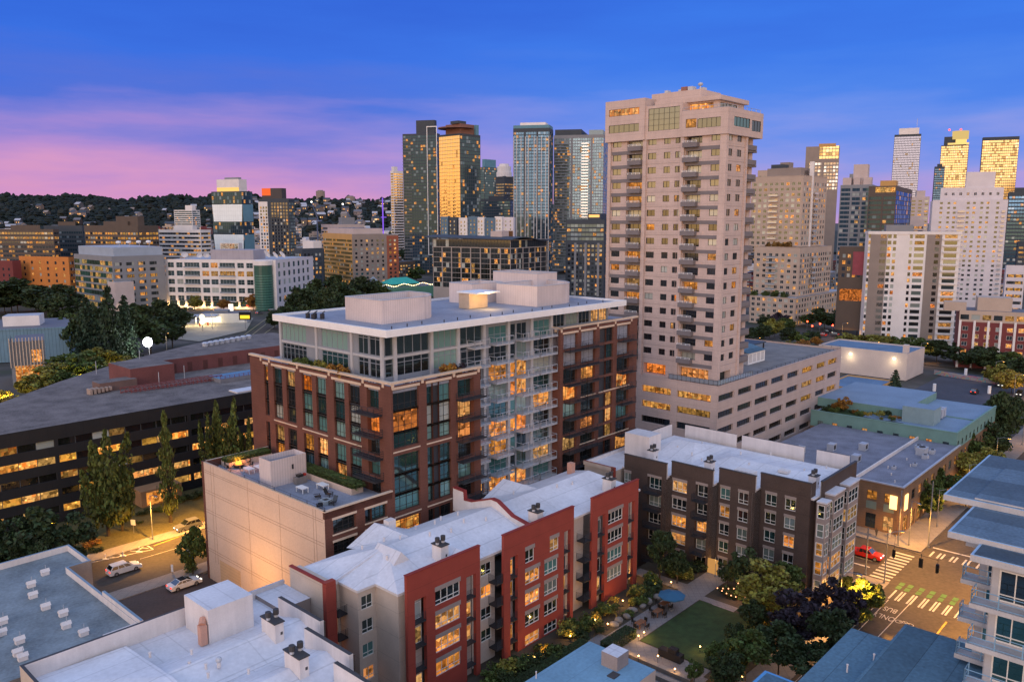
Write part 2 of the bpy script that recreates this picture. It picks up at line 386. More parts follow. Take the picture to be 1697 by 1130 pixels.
# base ground out to the horizon
def ground():
    gm,t=mat_base('city_ground'); tc=nn(t,'ShaderNodeTexCoord')
    n=nn(t,'ShaderNodeTexNoise'); n.inputs['Scale'].default_value=.035; n.inputs['Detail'].default_value=6; t.links.new(tc.outputs['Object'],n.inputs[0])
    c=ramp(t,n.outputs[0],[(.35,(.030,.040,.020)),(.5,(.055,.050,.045)),(.62,(.10,.09,.08))])
    b=nn(t,'ShaderNodeBsdfPrincipled'); inp(t,b,0,c); b.inputs['Roughness'].default_value=.9
    o=nn(t,'ShaderNodeOutputMaterial'); t.links.new(b.outputs[0],o.inputs[0])
    xs=[-7000,-4000,-2000,-1000,-500,-300,-200,-120,-80,-60,-40,-30]+list(range(-20,46,3))+[60,80,120,200,400,900,2000,4500,8000]
    ys=[-200,-50,0,40,80,120,160,220,300,450,700,1200,2200,4000,7000,12000]
    mb=MB(); k=mb.mi(gm)
    for x in xs:
        for y in ys: mb.v.append((x,y,gz(x,y)-.25))
    nv=len(ys)
    for i in range(len(xs)-1):
        for j in range(nv-1):
            a=i*nv+j; mb.f.append((a,a+nv,a+nv+1,a+1)); mb.m.append(k)
    o=mb.build('ground'); o['kind']='structure'
ground()
# left avenue
sheet('road',span(-40,150,6),[120.8,127,134.6],-.02,asph)
kerbstrip('pavement',span(38,128,6),[117.4,120.8],.12,conc)
kerbstrip('pavement',span(20,128,6),[134.6,137.8],.12,conc)
sheet('verge',span(15,128,6),[137.8,142,148,157],.06,M('verge_grass',(.095,.085,.03),.95,.35,.2,.35),kind='stuff')
sheet('parking_lot',span(36,56,5),[84,95,106,117.4],.0,asph2)
sheet('alley',span(56,130,6),[80.5,83.1],.0,asph2)
# right street and cross street
sheet('road',span(60,150,6)+span(151,700,12)[0:],[22,30,39],-.02,asph)
sheet('road',[134.6,141,147,150.8],span(-30,22,6)+span(39.001,300,10),-.025,asph)
kerbstrip('pavement',span(60,134.4,6),[39,41,43.6],.13,conc)
kerbstrip('pavement',[151,153.5,156.3],span(39,79,6),.13,conc)
kerbstrip('pavement',span(156.3,340,8),[39,41.5,44.2],.13,conc)
kerbstrip('pavement',span(151,340,8),[17.5,20,22],.13,conc)
kerbstrip('pavement',span(60,134.4,6),[17,22],.13,conc)
# far cross roads seen between buildings
sheet('road',[356,364,372],span(30,300,12),-.02,asph)
sheet('parking_lot',span(290,346,8),span(54,84,6),.0,M('far_asphalt',(.05,.055,.075),.8,.3,.1,.2))
def bars(name,lst,m,off=.012,k=59/55):
    """painted bars: (u0,u1,v0,v1)"""
    mb=MB()
    for u0,u1,v0,v1 in lst:
        ps=[WV(u0*k,v0*k),WV(u1*k,v0*k),WV(u1*k,v1*k),WV(u0*k,v1*k)]
        mb.poly([(p.x,p.y,gz(p.x,p.y)+off) for p in ps],m)
    o=mb.build(name); o['kind']='structure'
bars('crosswalk_marking',[(126.0+1.32*i,126.55+1.32*i,36.6,39.6) for i in range(10)],paint)
bars('crosswalk_marking',[(119.9,123.5,v-.32,v-.06) for v in (35.0,33.7,32.1,30.5,29.0,27.4,25.8)]+[(119.9,123.5,v+.12,v+.36) for v in (33.7,32.1,30.5,29.0,27.4,25.8)],paint)
bars('crosswalk_marking',[(140.2,142.8,v,v+.3) for v in (34.7,33.6,33.0,31.7,31.1,29.8,29.2,27.8,27.2)]+[(144.3,144.75,26,35.5)],paint)
bars('cycle_crossing_marking',[(124.0+.02,125.3,v-.42,v+.3) for v in (34.9,33.7,32.1,30.6,29.1,27.5)]+[(125.6,126.8,v-.42,v+.3) for v in (34.9,33.7,32.1,30.6,29.1,27.5)],greenp)
bars('lane_line',[(60,120.0,31.9,32.02),(100,119.5,34.6,34.72),(60,119,35.3,35.4),(150,330,31.5,31.65),(150,330,27,27.12)],paint)
bars('lane_line',[(113,118,26.4,26.65)],yellowp)
bars('lane_line',[(131.8,131.95,41,75),(128.9,129.3,40.6,43.6)],paint)
# BUS ONLY lettering, read by traffic coming from the far end
def text(name,body,size,loc,rot,m,ext_=0.004,align='CENTER'):
    cu=bpy.data.curves.new(name,'FONT'); cu.body=body; cu.size=size; cu.extrude=ext_; cu.align_x=align; cu.align_y='CENTER'
    o=bpy.data.objects.new(name,cu); COL.objects.link(o); dg=bpy.context.evaluated_depsgraph_get()
    me=bpy.data.meshes.new_from_object(o.evaluated_get(dg)); me.materials.clear(); me.materials.append(m)
    o2=bpy.data.objects.new(name,me); COL.objects.link(o2); bpy.data.objects.remove(o)
    o2.location=loc; o2.rotation_euler=rot; return o2
for w,u in (('BUS',116.4),('ONLY',113.7)):
    p=WV(u*59/55,33.4*59/55,0); o=text('lane_lettering',w,1.15,(p.x,p.y,-3.985),(0,0,GA+R(90)),paint); o.scale=(1.0,1.9,1); o['kind']='structure'
def gpoly(mb,pts,m,off=.014):
    q=[onground(*p) for p in pts]; mb.poly([(p.x,p.y,gz(p.x,p.y)+off) for p in q],m)
def gstroke(mb,a,b,w,m,off=.014):
    A=onground(*a);B=onground(*b); d=(B-A); d.z=0; d.normalize(); n=Vector((-d.y,d.x,0))*w/2
    mb.poly([(p.x,p.y,gz(p.x,p.y)+off) for p in (A-n,B-n,B+n,A+n)],m)
mb=MB()   # bicycle symbol
A=WV(113.6*59/55,30.7*59/55,-3.985)
def ring(mb,c,r,w,m,n=14):
    for k in range(n):
        a,b=2*math.pi*k/n,2*math.pi*(k+1)/n
        mb.poly([(c.x+math.cos(a)*r,c.y+math.sin(a)*r,c.z),(c.x+math.cos(b)*r,c.y+math.sin(b)*r,c.z),(c.x+math.cos(b)*(r-w),c.y+math.sin(b)*(r-w),c.z),(c.x+math.cos(a)*(r-w),c.y+math.sin(a)*(r-w),c.z)],m)
dv=Vector((CV.x,CV.y,0)); du=Vector((CU.x,CU.y,0))
ring(mb,A-dv*.75,.55,.12,paint); ring(mb,A+dv*.75,.55,.12,paint)
for p,q in ((A-dv*.75,A+du*.7-dv*.1),(A+du*.7-dv*.1,A+dv*.75),(A-dv*.2,A+dv*.75),(A-dv*.2,A+du*.7+dv*.3)):
    d=(q-p).normalized(); n=Vector((-d.y,d.x,0))*.06; mb.poly([p-n,q-n,q+n,p+n],paint)
mb.build('cycle_lane_marking')['kind']='structure'
mb=MB()   # hatched bay beside the left avenue
hp=[((155,931),(254,910)),((162,921),(243,903)),((155,931),(162,921)),((254,910),(243,903)),((163,921),(190,923)),((182,916),(208,919)),((205,911),(232,914)),((222,907),(246,908)),((170,928),(185,917)),((199,921),(210,911)),((226,915),(236,906))]
for a,b in hp: gstroke(mb,a,b,.22,paint)
gstroke(mb,(255,904),(310,884),.35,yellowp); gstroke(mb,(100,946),(155,931),.22,paint); gstroke(mb,(232,926),(300,906),.12,paint)
mb.build('lane_marking')['kind']='structure'
# ------------------------------------------------------------------ courtyard
def slab(name,u0,u1,v0,v1,z0,z1,m,kind='structure'):
    mb=MB(); a=[WV(u0,v0),WV(u1,v0),WV(u1,v1),WV(u0,v1)]; mb.prism([(p.x,p.y) for p in a],z0,z1,m)
    o=mb.build(name); o['kind']=kind; return o
slab('courtyard_ground',60,116,43.7,68,-5,0,soil)
pav=M('path_paving',(.20,.185,.18),.85,.2,.4,.2,lines=[((1,0,0),.9,.05,.3),((0,1,0),.9,.05,.3)])
slab('path',79.5,112,55.1,59.0,-.2,.03,pav); slab('path',101.6,104,59.0,67.5,-.2,.028,pav)
slab('path',83.0,84.9,44.5,55.1,-.2,.026,pav); slab('path',100.8,102.2,49.6,55.1,-.2,.027,pav)
slab('path',96.8,100.8,49.6,53.0,-.2,.03,M('brick_paving',(.36,.27,.28),.85,.2,.5,.2,lines=[((1,0,0),.5,.05,.3),((0,1,0),.5,.05,.3)]))
slab('lawn',85.1,100.6,44.9,54.9,-.2,.06,grassm,'stuff')
slab('terrace',64,83.0,43.8,60,-.2,.02,pav)
# ================================================================== FOREGROUND BUILDINGS
brick=M('red_brown_brick',(.134,.053,.037),.85,.22,.5,.3,lines=[((0,0,1),.45,.05,.22)])
limest=M('limestone',(.60,.46,.34),.8,.12,.5,.1)
dkframe=M('dark_frame',(.035,.033,.035),.5,.1)
alum=M('aluminium',(.50,.52,.56),.45,.1,1,.05,metal=.3)
whitem=M('white_metal',(.80,.80,.80),.5,.06)
ribm=M('ribbed_panel',(.66,.57,.55),.6,.08,.5,.06,streak=.03,lines=[((1,0,0),.42,.10,.16),((0,1,0),.42,.10,.16)])
roofg=M('grey_membrane',(.25,.27,.33),.85,.18,.25,.2)
spandrel=M('dark_spandrel',(.040,.042,.050),.35,.1)
railm=M('dark_rail',(.03,.03,.035),.5,.1)
g_teal=GL('glass_teal_sky',.0,(.012,.035,.036),.45,refl=.22,reflcol=(.45,.80,.80),bcol=((.05,.14,.14),(.12,.26,.25)))  # teal base colour stands in for the western sky's reflection
g_tealb=GL('glass_blind_sky',.0,(.06,.15,.15),.9,refl=.22,reflcol=(.60,.95,.92),bcol=((.13,.27,.26),(.25,.38,.34)))  # blinds behind the pane, tinted teal to imitate reflected sky
g_dark=GL('glass_dark',.03,(.012,.014,.016),.08,refl=.13,reflcol=(.6,.85,.9))
g_lit=GL('glass_lit',1.0,refl=.05,power=1.5,warm=(1.0,.36,.05))
g_lit2=GL('glass_lit_orange',1.0,refl=.06,power=1.3,warm=(1.0,.22,.02))
g_lity=GL('glass_lit_yellow',1.0,refl=.08,power=.95,warm=(1.0,.50,.10))
g_mix=GL('glass_mixed',.22,(.015,.024,.025),.35,refl=.17,bcol=((.10,.14,.13),(.24,.28,.25)),reflcol=(.7,.9,.9))
g_pale=GL('glass_pale',.03,(.03,.055,.055),.6,bcol=((.14,.19,.18),(.28,.34,.31)),refl=.26,reflcol=(.75,1,.95))
balg=GL('balcony_glass',.0,(.30,.34,.38),.0,refl=.25)
PICK={'t':g_teal,'b':g_tealb,'d':g_dark,'L':g_lit,'O':g_lit2,'Y':g_lity,'m':g_mix,'p':g_pale}
def brick_lofts():
    CUv,CVv=66.94,83.22
    z0=0.0; P=WV(CUv,CVv,z0)
    b=Bld('loft_building','brown brick loft block with glass penthouse, white roof edge and a windowless beige wing','' or P,GA)
    FL=[32.2,29.3,26.25,23.2,20.15,17.1,14.05,11.0,7.95,4.9]
    # ---- left wing, short facade (faces left)
    f=b.Lf(0,0,36.0,0,33.0,brick)
    rows3=[(29.55,32.2),(26.6,29.15),(23.95,26.2)]; rowsl=[(20.35,22.9),(17.5,19.95)]
    def column(f,a0,a1,codes,rows,nx=3,sp=True):
        for c,(za,zb) in zip(codes,rows):
            f.win(a0,a1,za,zb,nx,3,PICK[c],dkframe,.45,rows=(0,.3,.85,1))
        for (za,zb),(zc,zd) in zip(rows,rows[1:]):
            f.hole(a0,a1,zd,za,.30); f.slab(a0,a1,.30,.34,zd,za,spandrel)
    column(f,30.6,31.8,'Ydd',rows3,2); column(f,30.7,31.8,'dm',rowsl,2)
    column(f,26.6,29.1,'tdd',rows3); column(f,26.6,29.1,'YL',rowsl)
    column(f,23.0,25.4,'Ydm',rows3); column(f,23.0,25.4,'dd',rowsl)
    column(f,18.5,21.1,'Otb',rows3); column(f,18.5,21.1,'dt',rowsl)
    column(f,14.9,17.4,'btt',rows3); column(f,14.9,17.4,'Lb',rowsl)
    column(f,10.4,13.0,'btb',rows3); column(f,10.4,13.0,'tY',rowsl)
    column(f,6.8,9.4,'ddb',rows3); column(f,6.8,9.4,'tt',rowsl)
    dk=MB()
    for k,z in enumerate((28.9,25.85,22.8,19.75,16.9)):
        f.win(2.6,5.2,z+.15 if k else 29.4,z+2.75 if k else 32.2,2,2,PICK['tOdtd'[k]],dkframe,.7) if k<4 else None
        if k<4:
            bb=MB(); f.slab(1.9,7.0,-1.5,0,z-.28,z-.1,railm,bb); 
            rail(bb,[f.P(f.W-7.0,-1.45,0)[:2],f.P(f.W-1.9,-1.45,0)[:2]],z-.1,1.05,railm,3); rail(bb,[f.P(f.W-7.0,-1.45,0)[:2],f.P(f.W-7.0,0,0)[:2]],z-.1,1.05,railm,3); rail(bb,[f.P(f.W-1.9,-1.45,0)[:2],f.P(f.W-1.9,0,0)[:2]],z-.1,1.05,railm,3)
            bb.build('balcony',b.root)
    f.win(2.6,5.2,17.4,19.6,2,2,g_dark,dkframe,.7)
    trim=b.wall
    for a0,a1 in ((30.4,32.0),(22.6,29.5),(14.5,21.5),(6.4,13.4),(2.2,5.6)): f.slab(a0,a1,-.06,.1,32.25,32.62,limest,trim)
    for a in (32.6,30.1,22.2,14.0,6.0,1.6): f.slab(a-.22,a+.22,-.06,.1,32.65,33.25 if 0 else 33.2,limest,trim)
    f.slab(-.06,36.1,-.14,.5,33.2,33.5,limest,trim)
    for a0,a1,z in ((22.8,29.3,23.45),(14.7,21.3,23.45),(6.6,13.2,23.45)): f.slab(a0,a1,-.08,.05,z,z+.18,limest,trim)
    # ---- left wing, long facade (faces right)
    f=b.Rf(0,0,17.0,0,33.0,brick)
    def bay(a0,a1,codes,nx=4):
        zs=[(29.5,32.4),(26.5,29.3),(24.3,26.3),(20.6,23.3),(17.8,20.4),(15.3,17.6),(12.0,14.2),(9.2,11.7)]
        for k,(c,(za,zb)) in enumerate(zip(codes,zs)): f.win(a0,a1,za,zb,nx,3,PICK[c],dkframe,.45,rows=(0,.28,.8,1))
        for i in (0,1,3,4,6): 
            f.hole(a0,a1,zs[i+1][1],zs[i][0],.3); f.slab(a0,a1,.3,.34,zs[i+1][1],zs[i][0],spandrel)
    bay(.35,4.9,'dOttttYd'); 
    zs=[(29.5,32.4),(26.5,29.3),(24.3,26.3),(20.6,23.3),(17.8,20.4),(15.3,17.6),(12.0,14.2),(9.2,11.7)]
    for k,(c1,c2) in enumerate(zip('tdbtttdd','tdbttbdm')):
        za,zb=zs[k]; f.win(6.35,7.5,za,zb,1,2,PICK[c1],dkframe,.45); f.win(8.7,10.9,za,zb,2,3,PICK[c2],dkframe,.45,rows=(0,.28,.8,1))
        f.hole(7.5,8.7,za,zb,.35); f.slab(7.5,8.7,.35,.4,za,zb,spandrel)
    for i in (0,1,3,4,6): f.hole(6.35,10.9,zs[i+1][1],zs[i][0],.3); f.slab(6.35,10.9,.3,.34,zs[i+1][1],zs[i][0],spandrel)
    for k,z in enumerate((29.3,26.2,23.1,20.1,17.0,14.0,10.9)):
        f.win(12.3,15.6,z+.05,z+2.75,3,2,PICK['tLOdbdd'[k]],dkframe,.9)
        bb=MB(); f.slab(12.0,17.0,-1.35,0,z-.25,z-.1,railm,bb); c=[f.P(12.0,-1.3,0)[:2],f.P(17.0,-1.3,0)[:2]]
        rail(bb,c,z-.1,1.05,railm,3); rail(bb,[c[0],f.P(12.0,0,0)[:2]],z-.1,1.05,railm,3); bb.build('balcony',b.root)
    for a0,a1 in ((.2,5.1),(6.2,11.1),(12.1,16.2)): f.slab(a0,a1,-.06,.1,32.45,32.8,limest,trim)
    for a in (5.6,11.6,16.6,.15+.2): f.slab(a-.22,a+.22,-.06,.1,32.65,33.2,limest,trim)
    f.slab(-.14,17.1,-.14,.5,33.205,33.505,limest,trim)
    for a0,a1 in ((.2,5.0),(6.2,11.0)): 
        for z in (23.75,14.6): f.slab(a0,a1,-.08,.05,z,z+.18,limest,trim)
    # ---- glass bay, set back 4.5 m, with white balconies
    ggl=M('curtain_frame',(.25,.28,.33),.45,.08,metal=.2)
    gf=MB(); f=b.Rf(2.4,4.5,36.5,0,39.2,ggl,gf)
    floors=[35.6-3.05*k for k in range(11)]
    cols=[(2.4+.25,4.3,'d'),(4.8,8.8,''),(9.1,14.1,''),(14.5,19.6,'')]
    for k,(a0,a1) in enumerate(((.3,1.9),(2.3,8.6),(9.2,14.1),(14.5,19.6))):
        nx=(1,4,4,3)[k]
        f.win(a0,a1,36.1,39.0,nx,1,(g_dark,g_mix,g_tealb,g_mix)[k],ggl,.15,fw=.14); f.win(a0,a1,33.1,35.8,nx,2,(g_dark,g_dark,g_tealb,g_dark)[k],ggl,.15,fw=.14,rows=(0,.72,1))
    balm=M('balcony_grey',(.42,.43,.46),.6,.08)
    litB={5:'Y',2:'d',3:'L',6:'O',8:'p',0:'t',1:'d',4:'p',7:'L',9:'L',10:'O'}
    bal=[]
    for k,z in enumerate(floors):
        cB='tdYptdLtOdd'[k] if 0 else 'tdmptOLtLdd'[k]; cC='ddLOtLtdLdd'[k]; cC2='dpLLpOdpLdd'[k]; cD='tddtLdpYtdd'[k]
        zt=z+2.75
        if k>0: f.win(14.9,19.4,z+.05,zt,3,2,PICK[cB],ggl,.12,fw=.1)
        f.win(20.9,25.1,z+.05,zt,3,2,PICK[cB],ggl,.12,fw=.1)
        f.win(25.8,27.3,z+.05,zt,1,1,PICK[cC],ggl,.12,fw=.1); f.win(27.5,30.0,z+.05,zt,2,1,PICK[cC2],ggl,.12,fw=.1)
        f.win(31.5,35.9,z+.05,zt,3,2,PICK[cD],ggl,.12,fw=.1)
    for a0,a1,dz in ((16.3,19.7,0),(21.1,25.2,0),(27.3,31.4,0),(31.8,36.2,0)):
        for k,z in enumerate(floors[:10]):
            if a0<17 and k<0: continue
            bb=MB(); f.slab(a0,a1,-1.7,0,z-.2,z,balm,bb); c=[f.P(a0+.05,-1.65,0)[:2],f.P(a1-.05,-1.65,0)[:2]]
            rail(bb,[f.P(a0+.05,0,0)[:2],c[0],c[1],f.P(a1-.05,0,0)[:2]],z,1.1,alum,0,None,1.3,.045)
            bb.build('white_balcony',b.root)
            pn=MB(); 
            pts=[f.P(a0+.05,0,0)[:2],c[0],c[1],f.P(a1-.05,0,0)[:2]]
            for p,q in zip(pts,pts[1:]): pn.poly([(p[0],p[1],z+.15),(q[0],q[1],z+.15),(q[0],q[1],z+1.0),(p[0],p[1],z+1.0)],balg)
    colm=gf
    for a in (2.05,8.9,14.3,19.9,25.5,30.8 if 0 else 31.2,36.3): f.slab(a-.28,a+.28,-.25,.1,0,39.3,alum,colm)
    f.slab(0,20,-.12,.1,35.75,36.1,alum,colm)
    # ---- penthouse left side
    f=b.Lf(2.4,4.5,25.8,32,39.2,ggl,gf)
    for a0,a1,nx,g1,g2 in ((.3,3.0,2,g_dark,g_dark),(3.2,5.6,2,g_mix,g_dark),(8.0,14.6,5,g_tealb,g_teal),(18.6,25.4,6,g_tealb,g_dark)):
        f.win(a0,a1,36.1,38.9,nx,2,g1,ggl,.15,fw=.14,rows=(0,.85,1)); f.win(a0,a1,33.0,35.7,nx,2,g2,ggl,.15,fw=.14,rows=(0,.75,1))
    for a in (0.15,7.0,15.8,25.7): f.slab(a-.25,a+.25,-.2,.1,32,39.3,alum,colm)
    f.slab(0,25.8,-.12,.1,35.72,36.05,alum,colm)
    # terrace floor of left wing + main mass
    rf=MB(); rf.box(.3,17,.3,36,31.9,32.3,roofg); rf.box(1.5,16.5,1.5,34.5,0,31.88,roofg); rf.box(1.0,60,20,35.9,0,31.0,brick); rf.box(40.5,61,4.9,24,0,29.9,roofg); f2=b.Rf(0,36,60,0,31.5,brick)
    # ---- right wing
    f=b.Rf(38.9,2.5,23.2,0,36.4,brick)
    fl=[32.6-3.0*k for k in range(9)]
    for a0,a1,codes,bal_ in ((.8,4.7,'tddLbdYdd',1),(5.8,9.9,'tdLddOmdd',1),(11.2,15.4,'dtddLLYdd',0),(16.6,20.6,'tbddmtdLd',1)):
        for k,z in enumerate(fl):
            if a0==11.2:
                f.win(a0+2.0,a1,z+.35,z+2.9,2,2,PICK[codes[k]],dkframe,.45); f.hole(a0,a0+2.0,z+.35,z+2.9,.35); f.slab(a0,a0+2.0,.35,.4,z+.35,z+2.9,spandrel)
            else: f.win(a0,a1,z+.3,z+2.9,3,2,PICK[codes[k]],dkframe,.6,rows=(0,.3,1))
            if bal_ and k>0-1:
                bb=MB(); f.slab(a0+.3,a1+.9,-1.3,0,z-.1,z+.05,railm,bb); c=[f.P(a0+.35,-1.25,0)[:2],f.P(a1+.85,-1.25,0)[:2]]
                rail(bb,c,z+.05,1.05,railm,3); rail(bb,[c[0],f.P(a0+.35,0,0)[:2]],z+.05,1.05,railm,3); bb.build('balcony',b.root)
    for a0,a1 in ((.6,4.9),(5.6,10.1),(11.0,15.6),(16.4,20.8)): f.slab(a0,a1,-.06,.1,35.6,35.95,limest,trim)
    for a in (.25,5.3,10.6,16.0,21.2): f.slab(a-.22,a+.22,-.06,.1,36.0,36.55,limest,trim)
    f.slab(-.14,23.3,-.14,.5,36.55,36.85,limest,trim)
    for a0,a1 in ((11.0,20.9),(5.6,10.2)): 
        for z in (23.8,15.2): f.slab(a0,a1,-.08,.05,z,z+.2,limest,trim)
    f=b.Lf(38.9,2.5,2.2,0,36.4,brick); f.slab(-.14,2.2,-.14,.5,36.553,36.853,limest,trim)
    f.slab(.8,1.3,-.06,.1,36.0,36.55,limest,trim)
    # right wing penthouse strip and its terrace
    f=b.Rf(38.9,4.6,16.5,36,39.2,ggl,gf)
    for a0,a1,g in ((.4,3.6,g_dark),(4.0,7.2,g_pale),(7.6,10.8,g_dark),(11.2,13.4,g_lit),(13.6,16.0,g_lit)): f.win(a0,a1,36.6,38.9,3,1,g,ggl,.15,fw=.1)
    rf.box(38.9,62,3.0,24,30,36.3,roofg)
    # ---- main roof with white fascia
    r=MB(); r.box(-1.0+2.0,57.4,1.9,30.2,39.25,39.6,whitem,top=whitem); r.box(1.35,57.1,2.2,29.9,39.6,39.9,whitem,top=roofg)
    r.box(1.0,57.4,1.88,2.28,39.6,40.25,whitem); r.box(.98,1.38,1.9,30.2,39.6,40.253,whitem); r.box(1.0,57.4,29.8,30.2,39.6,40.248,whitem); r.box(57.0,57.42,1.9,30.2,39.6,40.246,whitem)
    r.build('roof',b.root)
    b.part('curtain_wall',gf) if 0 else None
    # ---- rooftop screens
    def screen(pts,z0,z1,name='roof_screen'):
        s=MB(); n=len(pts)
        for k in range(n):
            p,q=pts[k],pts[(k+1)%n]; s.poly([(p[0],p[1],z0),(q[0],q[1],z0),(q[0],q[1],z1),(p[0],p[1],z1)],ribm)
        s.poly([(p[0],p[1],z1-1.0) for p in pts],roofg); 
        for k in range(n):
            p,q=pts[k],pts[(k+1)%n]; s.tube((p[0],p[1],z1),(q[0],q[1],z1),.07,alum,4)
        s.build(name,b.root)
    def rounded(x0,x1,y0,y1,bulge,n=9):
        pts=[(x0,y1),(x0,y0)]
        for k in range(n+1):
            t=k/n; a=-math.pi/2+math.pi*t*0.5
            pts.append((x1-bulge+bulge*math.cos(a)+0,(y0+bulge)+bulge*math.sin(a)))
        pts.append((x1,y1)); return pts
    for x0,x1,y0,y1,zt in ((35.2,43.2,20.0,26.0,43.5),(49.5,55.5,17.0,28.5,44.8)): screen([(x0,y1),(x0,y0),(x1,y0),(x1,y1)],39.9,zt)
    for args in SCREENS: screen(rounded(*args[:5]),39.9,args[5])
    pt=MB(); pt.box(29,33.5,14.5,17,39.95,42.6,M('terrace_wall',(.55,.42,.30),.8)); pt.box(28.5,34,12.0,17,42.6,42.85,whitem); pt.build('roof_pavilion',b.root)
    # small vents on the roof
    for k in range(16):
        vt=MB(); vt.cyl(0,0,0,.45,.09,railm,3); vt.build('vent_pipe',b.root,(4+k*3.3,4.4+.6*(k%3),39.9))
    for x,y in ((3.4,24.0),(4.0,23.0),(3.2,22.2),(4.4,21.6)):
        vt=MB(); vt.cyl(0,0,0,.8,.35,railm,8); vt.tube((0,0,.8),(.5,0,1.1),.12,railm,3); vt.build('roof_vent',b.root,(x,y,39.9))
    # ---- windowless wing with roof terrace
    stucco=M('beige_stucco',(.56,.43,.345),.85,.06,.3,.10,streak=.03)
    gro=M('stucco_joint',(.34,.24,.18),.9)
    ax0,az=-11.02,18.65
    w=MB(); w.box(ax0,-.02,.9,31.7,0,17.6,stucco,top=roofg); w.box(ax0,ax0+.4,.02,.9,0,17.6,stucco)
    w.box(ax0,ax0+.35,.02,31.7,17.6,az,stucco,top=limest)
    w.box(ax0+.35,-.02,31.35,31.7,17.6,az+.1,brick,top=limest)
    w.build('windowless_wing',b.root)
    j=MB()
    for z in (17.4,17.1,14.3,13.9,11.2,10.8,8.1,7.7,5.0,4.6): j.box(ax0-.012,ax0+.01,.3,31.4,z,z+.07,gro)
    for y in (1.9,2.5,10.5,18.7,28.5,29.3): j.box(ax0-.014,ax0+.01,y,y+.08,3.2,az-.2,gro)
    j.build('wall_joint',b.root)
    f=b.Rf(ax0,0,11.0,0,az-.15,brick)
    for (za,zb),c in zip(((15.3,17.2),(12.3,14.2),(9.3,11.2),(6.3,8.2)),('dt','dt','Lt','dt')):
        f.win(1.25,4.8,za,zb,4,3,PICK[c[0]] if za<15 else g_dark,dkframe,.5); f.win(6.3,7.4,za,zb,1,1,g_dark,dkframe,.5); f.win(7.4,9.9,za,zb,3,3,PICK[c[1]],dkframe,.5)
        f.slab(1.1,4.95,-.06,.05,zb,zb+.3,limest,trim); f.slab(6.2,10.0,-.06,.05,zb,zb+.3,limest,trim); f.slab(1.1,4.95,-.06,.05,za-.2,za,limest,trim); f.slab(6.2,10.0,-.06,.05,za-.2,za,limest,trim)
    f.slab(-.02,11.0,-.08,.4,az-.149,az+.0,limest,trim); f.slab(0,10.9,0,.35,17.6,az-.16,brick)
    # corner quoin of brick and garage doors at the foot of the wing
    q=MB(); q.box(ax0-.05,ax0+.3,31.5,32.1,0,az,brick); q.build('brick_corner',b.root)
    dm=M('garage_door',(.52,.36,.22),.7,.1,.5,.05,lines=[((0,0,1),.5,.05,.3)])
    for y0,y1,h in ((12.5,15.5,3.0),(22,28,4.0)):
        gd=MB(); gd.box(ax0-.03,ax0+.1,y0,y1,0,h,dm); gd.build('garage_door',b.root)
    s=MB(); x0,x1,y0,y1=-9.0,-3.2,15.8,18.8
    for p,q in (((x0,y0),(x1,y0)),((x1,y0),(x1,y1)),((x1,y1),(x0,y1)),((x0,y1),(x0,y0))): s.poly([(*p,17.6),(*q,17.6),(*q,21.5),(*p,21.5)],ribm)
    s.poly([(x0,y0,20.7),(x1,y0,20.7),(x1,y1,20.7),(x0,y1,20.7)],roofg); s.box(-5.6,-5.3,15.76,15.8,19.6,20.3,railm); s.build('stair_screen',b.root)
    pl=MB(); pl.box(-3.2,-1.2,5.0,18,17.6,18.5,stucco,top=soil); pl.build('planter',b.root); pl=MB(); pl.box(-8.5,-1.2,28.5,30.8,17.6,18.5,stucco,top=soil); pl.build('planter',b.root)
    rl=MB(); rail(rl,[(ax0+.2,.2),(ax0+.2,31.5)],az,.0+.45,railm,1,None,4,.025); rl.build('rail',b.root)
    rf.build('roof_deck',b.root)
    for fc in b.faces:
        pass
    b.finish()
    gf.build('curtain_wall',b.root)
    return b
# rooftop screens (local x0,x1,y0,y1,bulge,ztop) worked out from the photograph

SCREENS=[(6.4,19.0,9.5,18.4,5.5,43.4),(39.6,52.5,8.4,18.2,6.0,43.5)]
BR=brick_lofts()
# ------------------------------------------------------------------ shared roof bits
wroof=M('white_membrane',(.64,.64,.68),.75,.20,.16,.10,streak=.05,lines=[((0,1,0),3.0,.16,.16),((1,0,0),8.6,.14,.13)])
wroof2=M('white_membrane_plain',(.60,.60,.64),.75,.18,.22,.10,lines=[((1,0,0),2.6,.15,.14),((0,1,0),7.5,.14,.12)])
wpaint=M('white_render',(.66,.61,.59),.8,.10,.5,.06,streak=.10)
blueroof=M('blue_grey_membrane',(.085,.17,.235),.8,.25,.22,.3,lines=[((0,1,0),2.4,.07,.35),((0,1,0),7.2,2.4,.25)])
darkcop=M('dark_coping',(.05,.048,.05),.6,.1)
redm=M('red_panel',(.29,.050,.034),.8,.12,.6,.08,lines=[((0,0,1),2.9,.05,.3)])
beige=M('beige_siding',(.56,.46,.38),.85,.10,.5,.08,lines=[((0,0,1),2.9,.06,.25)])
wframe=M('white_frame',(.72,.70,.66),.5,.05)
brn=M('dark_brown_brick',(.075,.052,.044),.85,.16,.5,.25,lines=[((0,0,1),2.9,.06,.3)])
taupe=M('taupe_panel',(.30,.25,.23),.8,.1)
def wvent(parent,x,y,z,r=.13,h=.45):
    v=MB(); v.cyl(0,0,0,h,r,wpaint,7,r*.8); v.cyl(0,0,h,h+.08,r*1.25,wpaint,7); v.build('roof_vent',parent,(x,y,z))
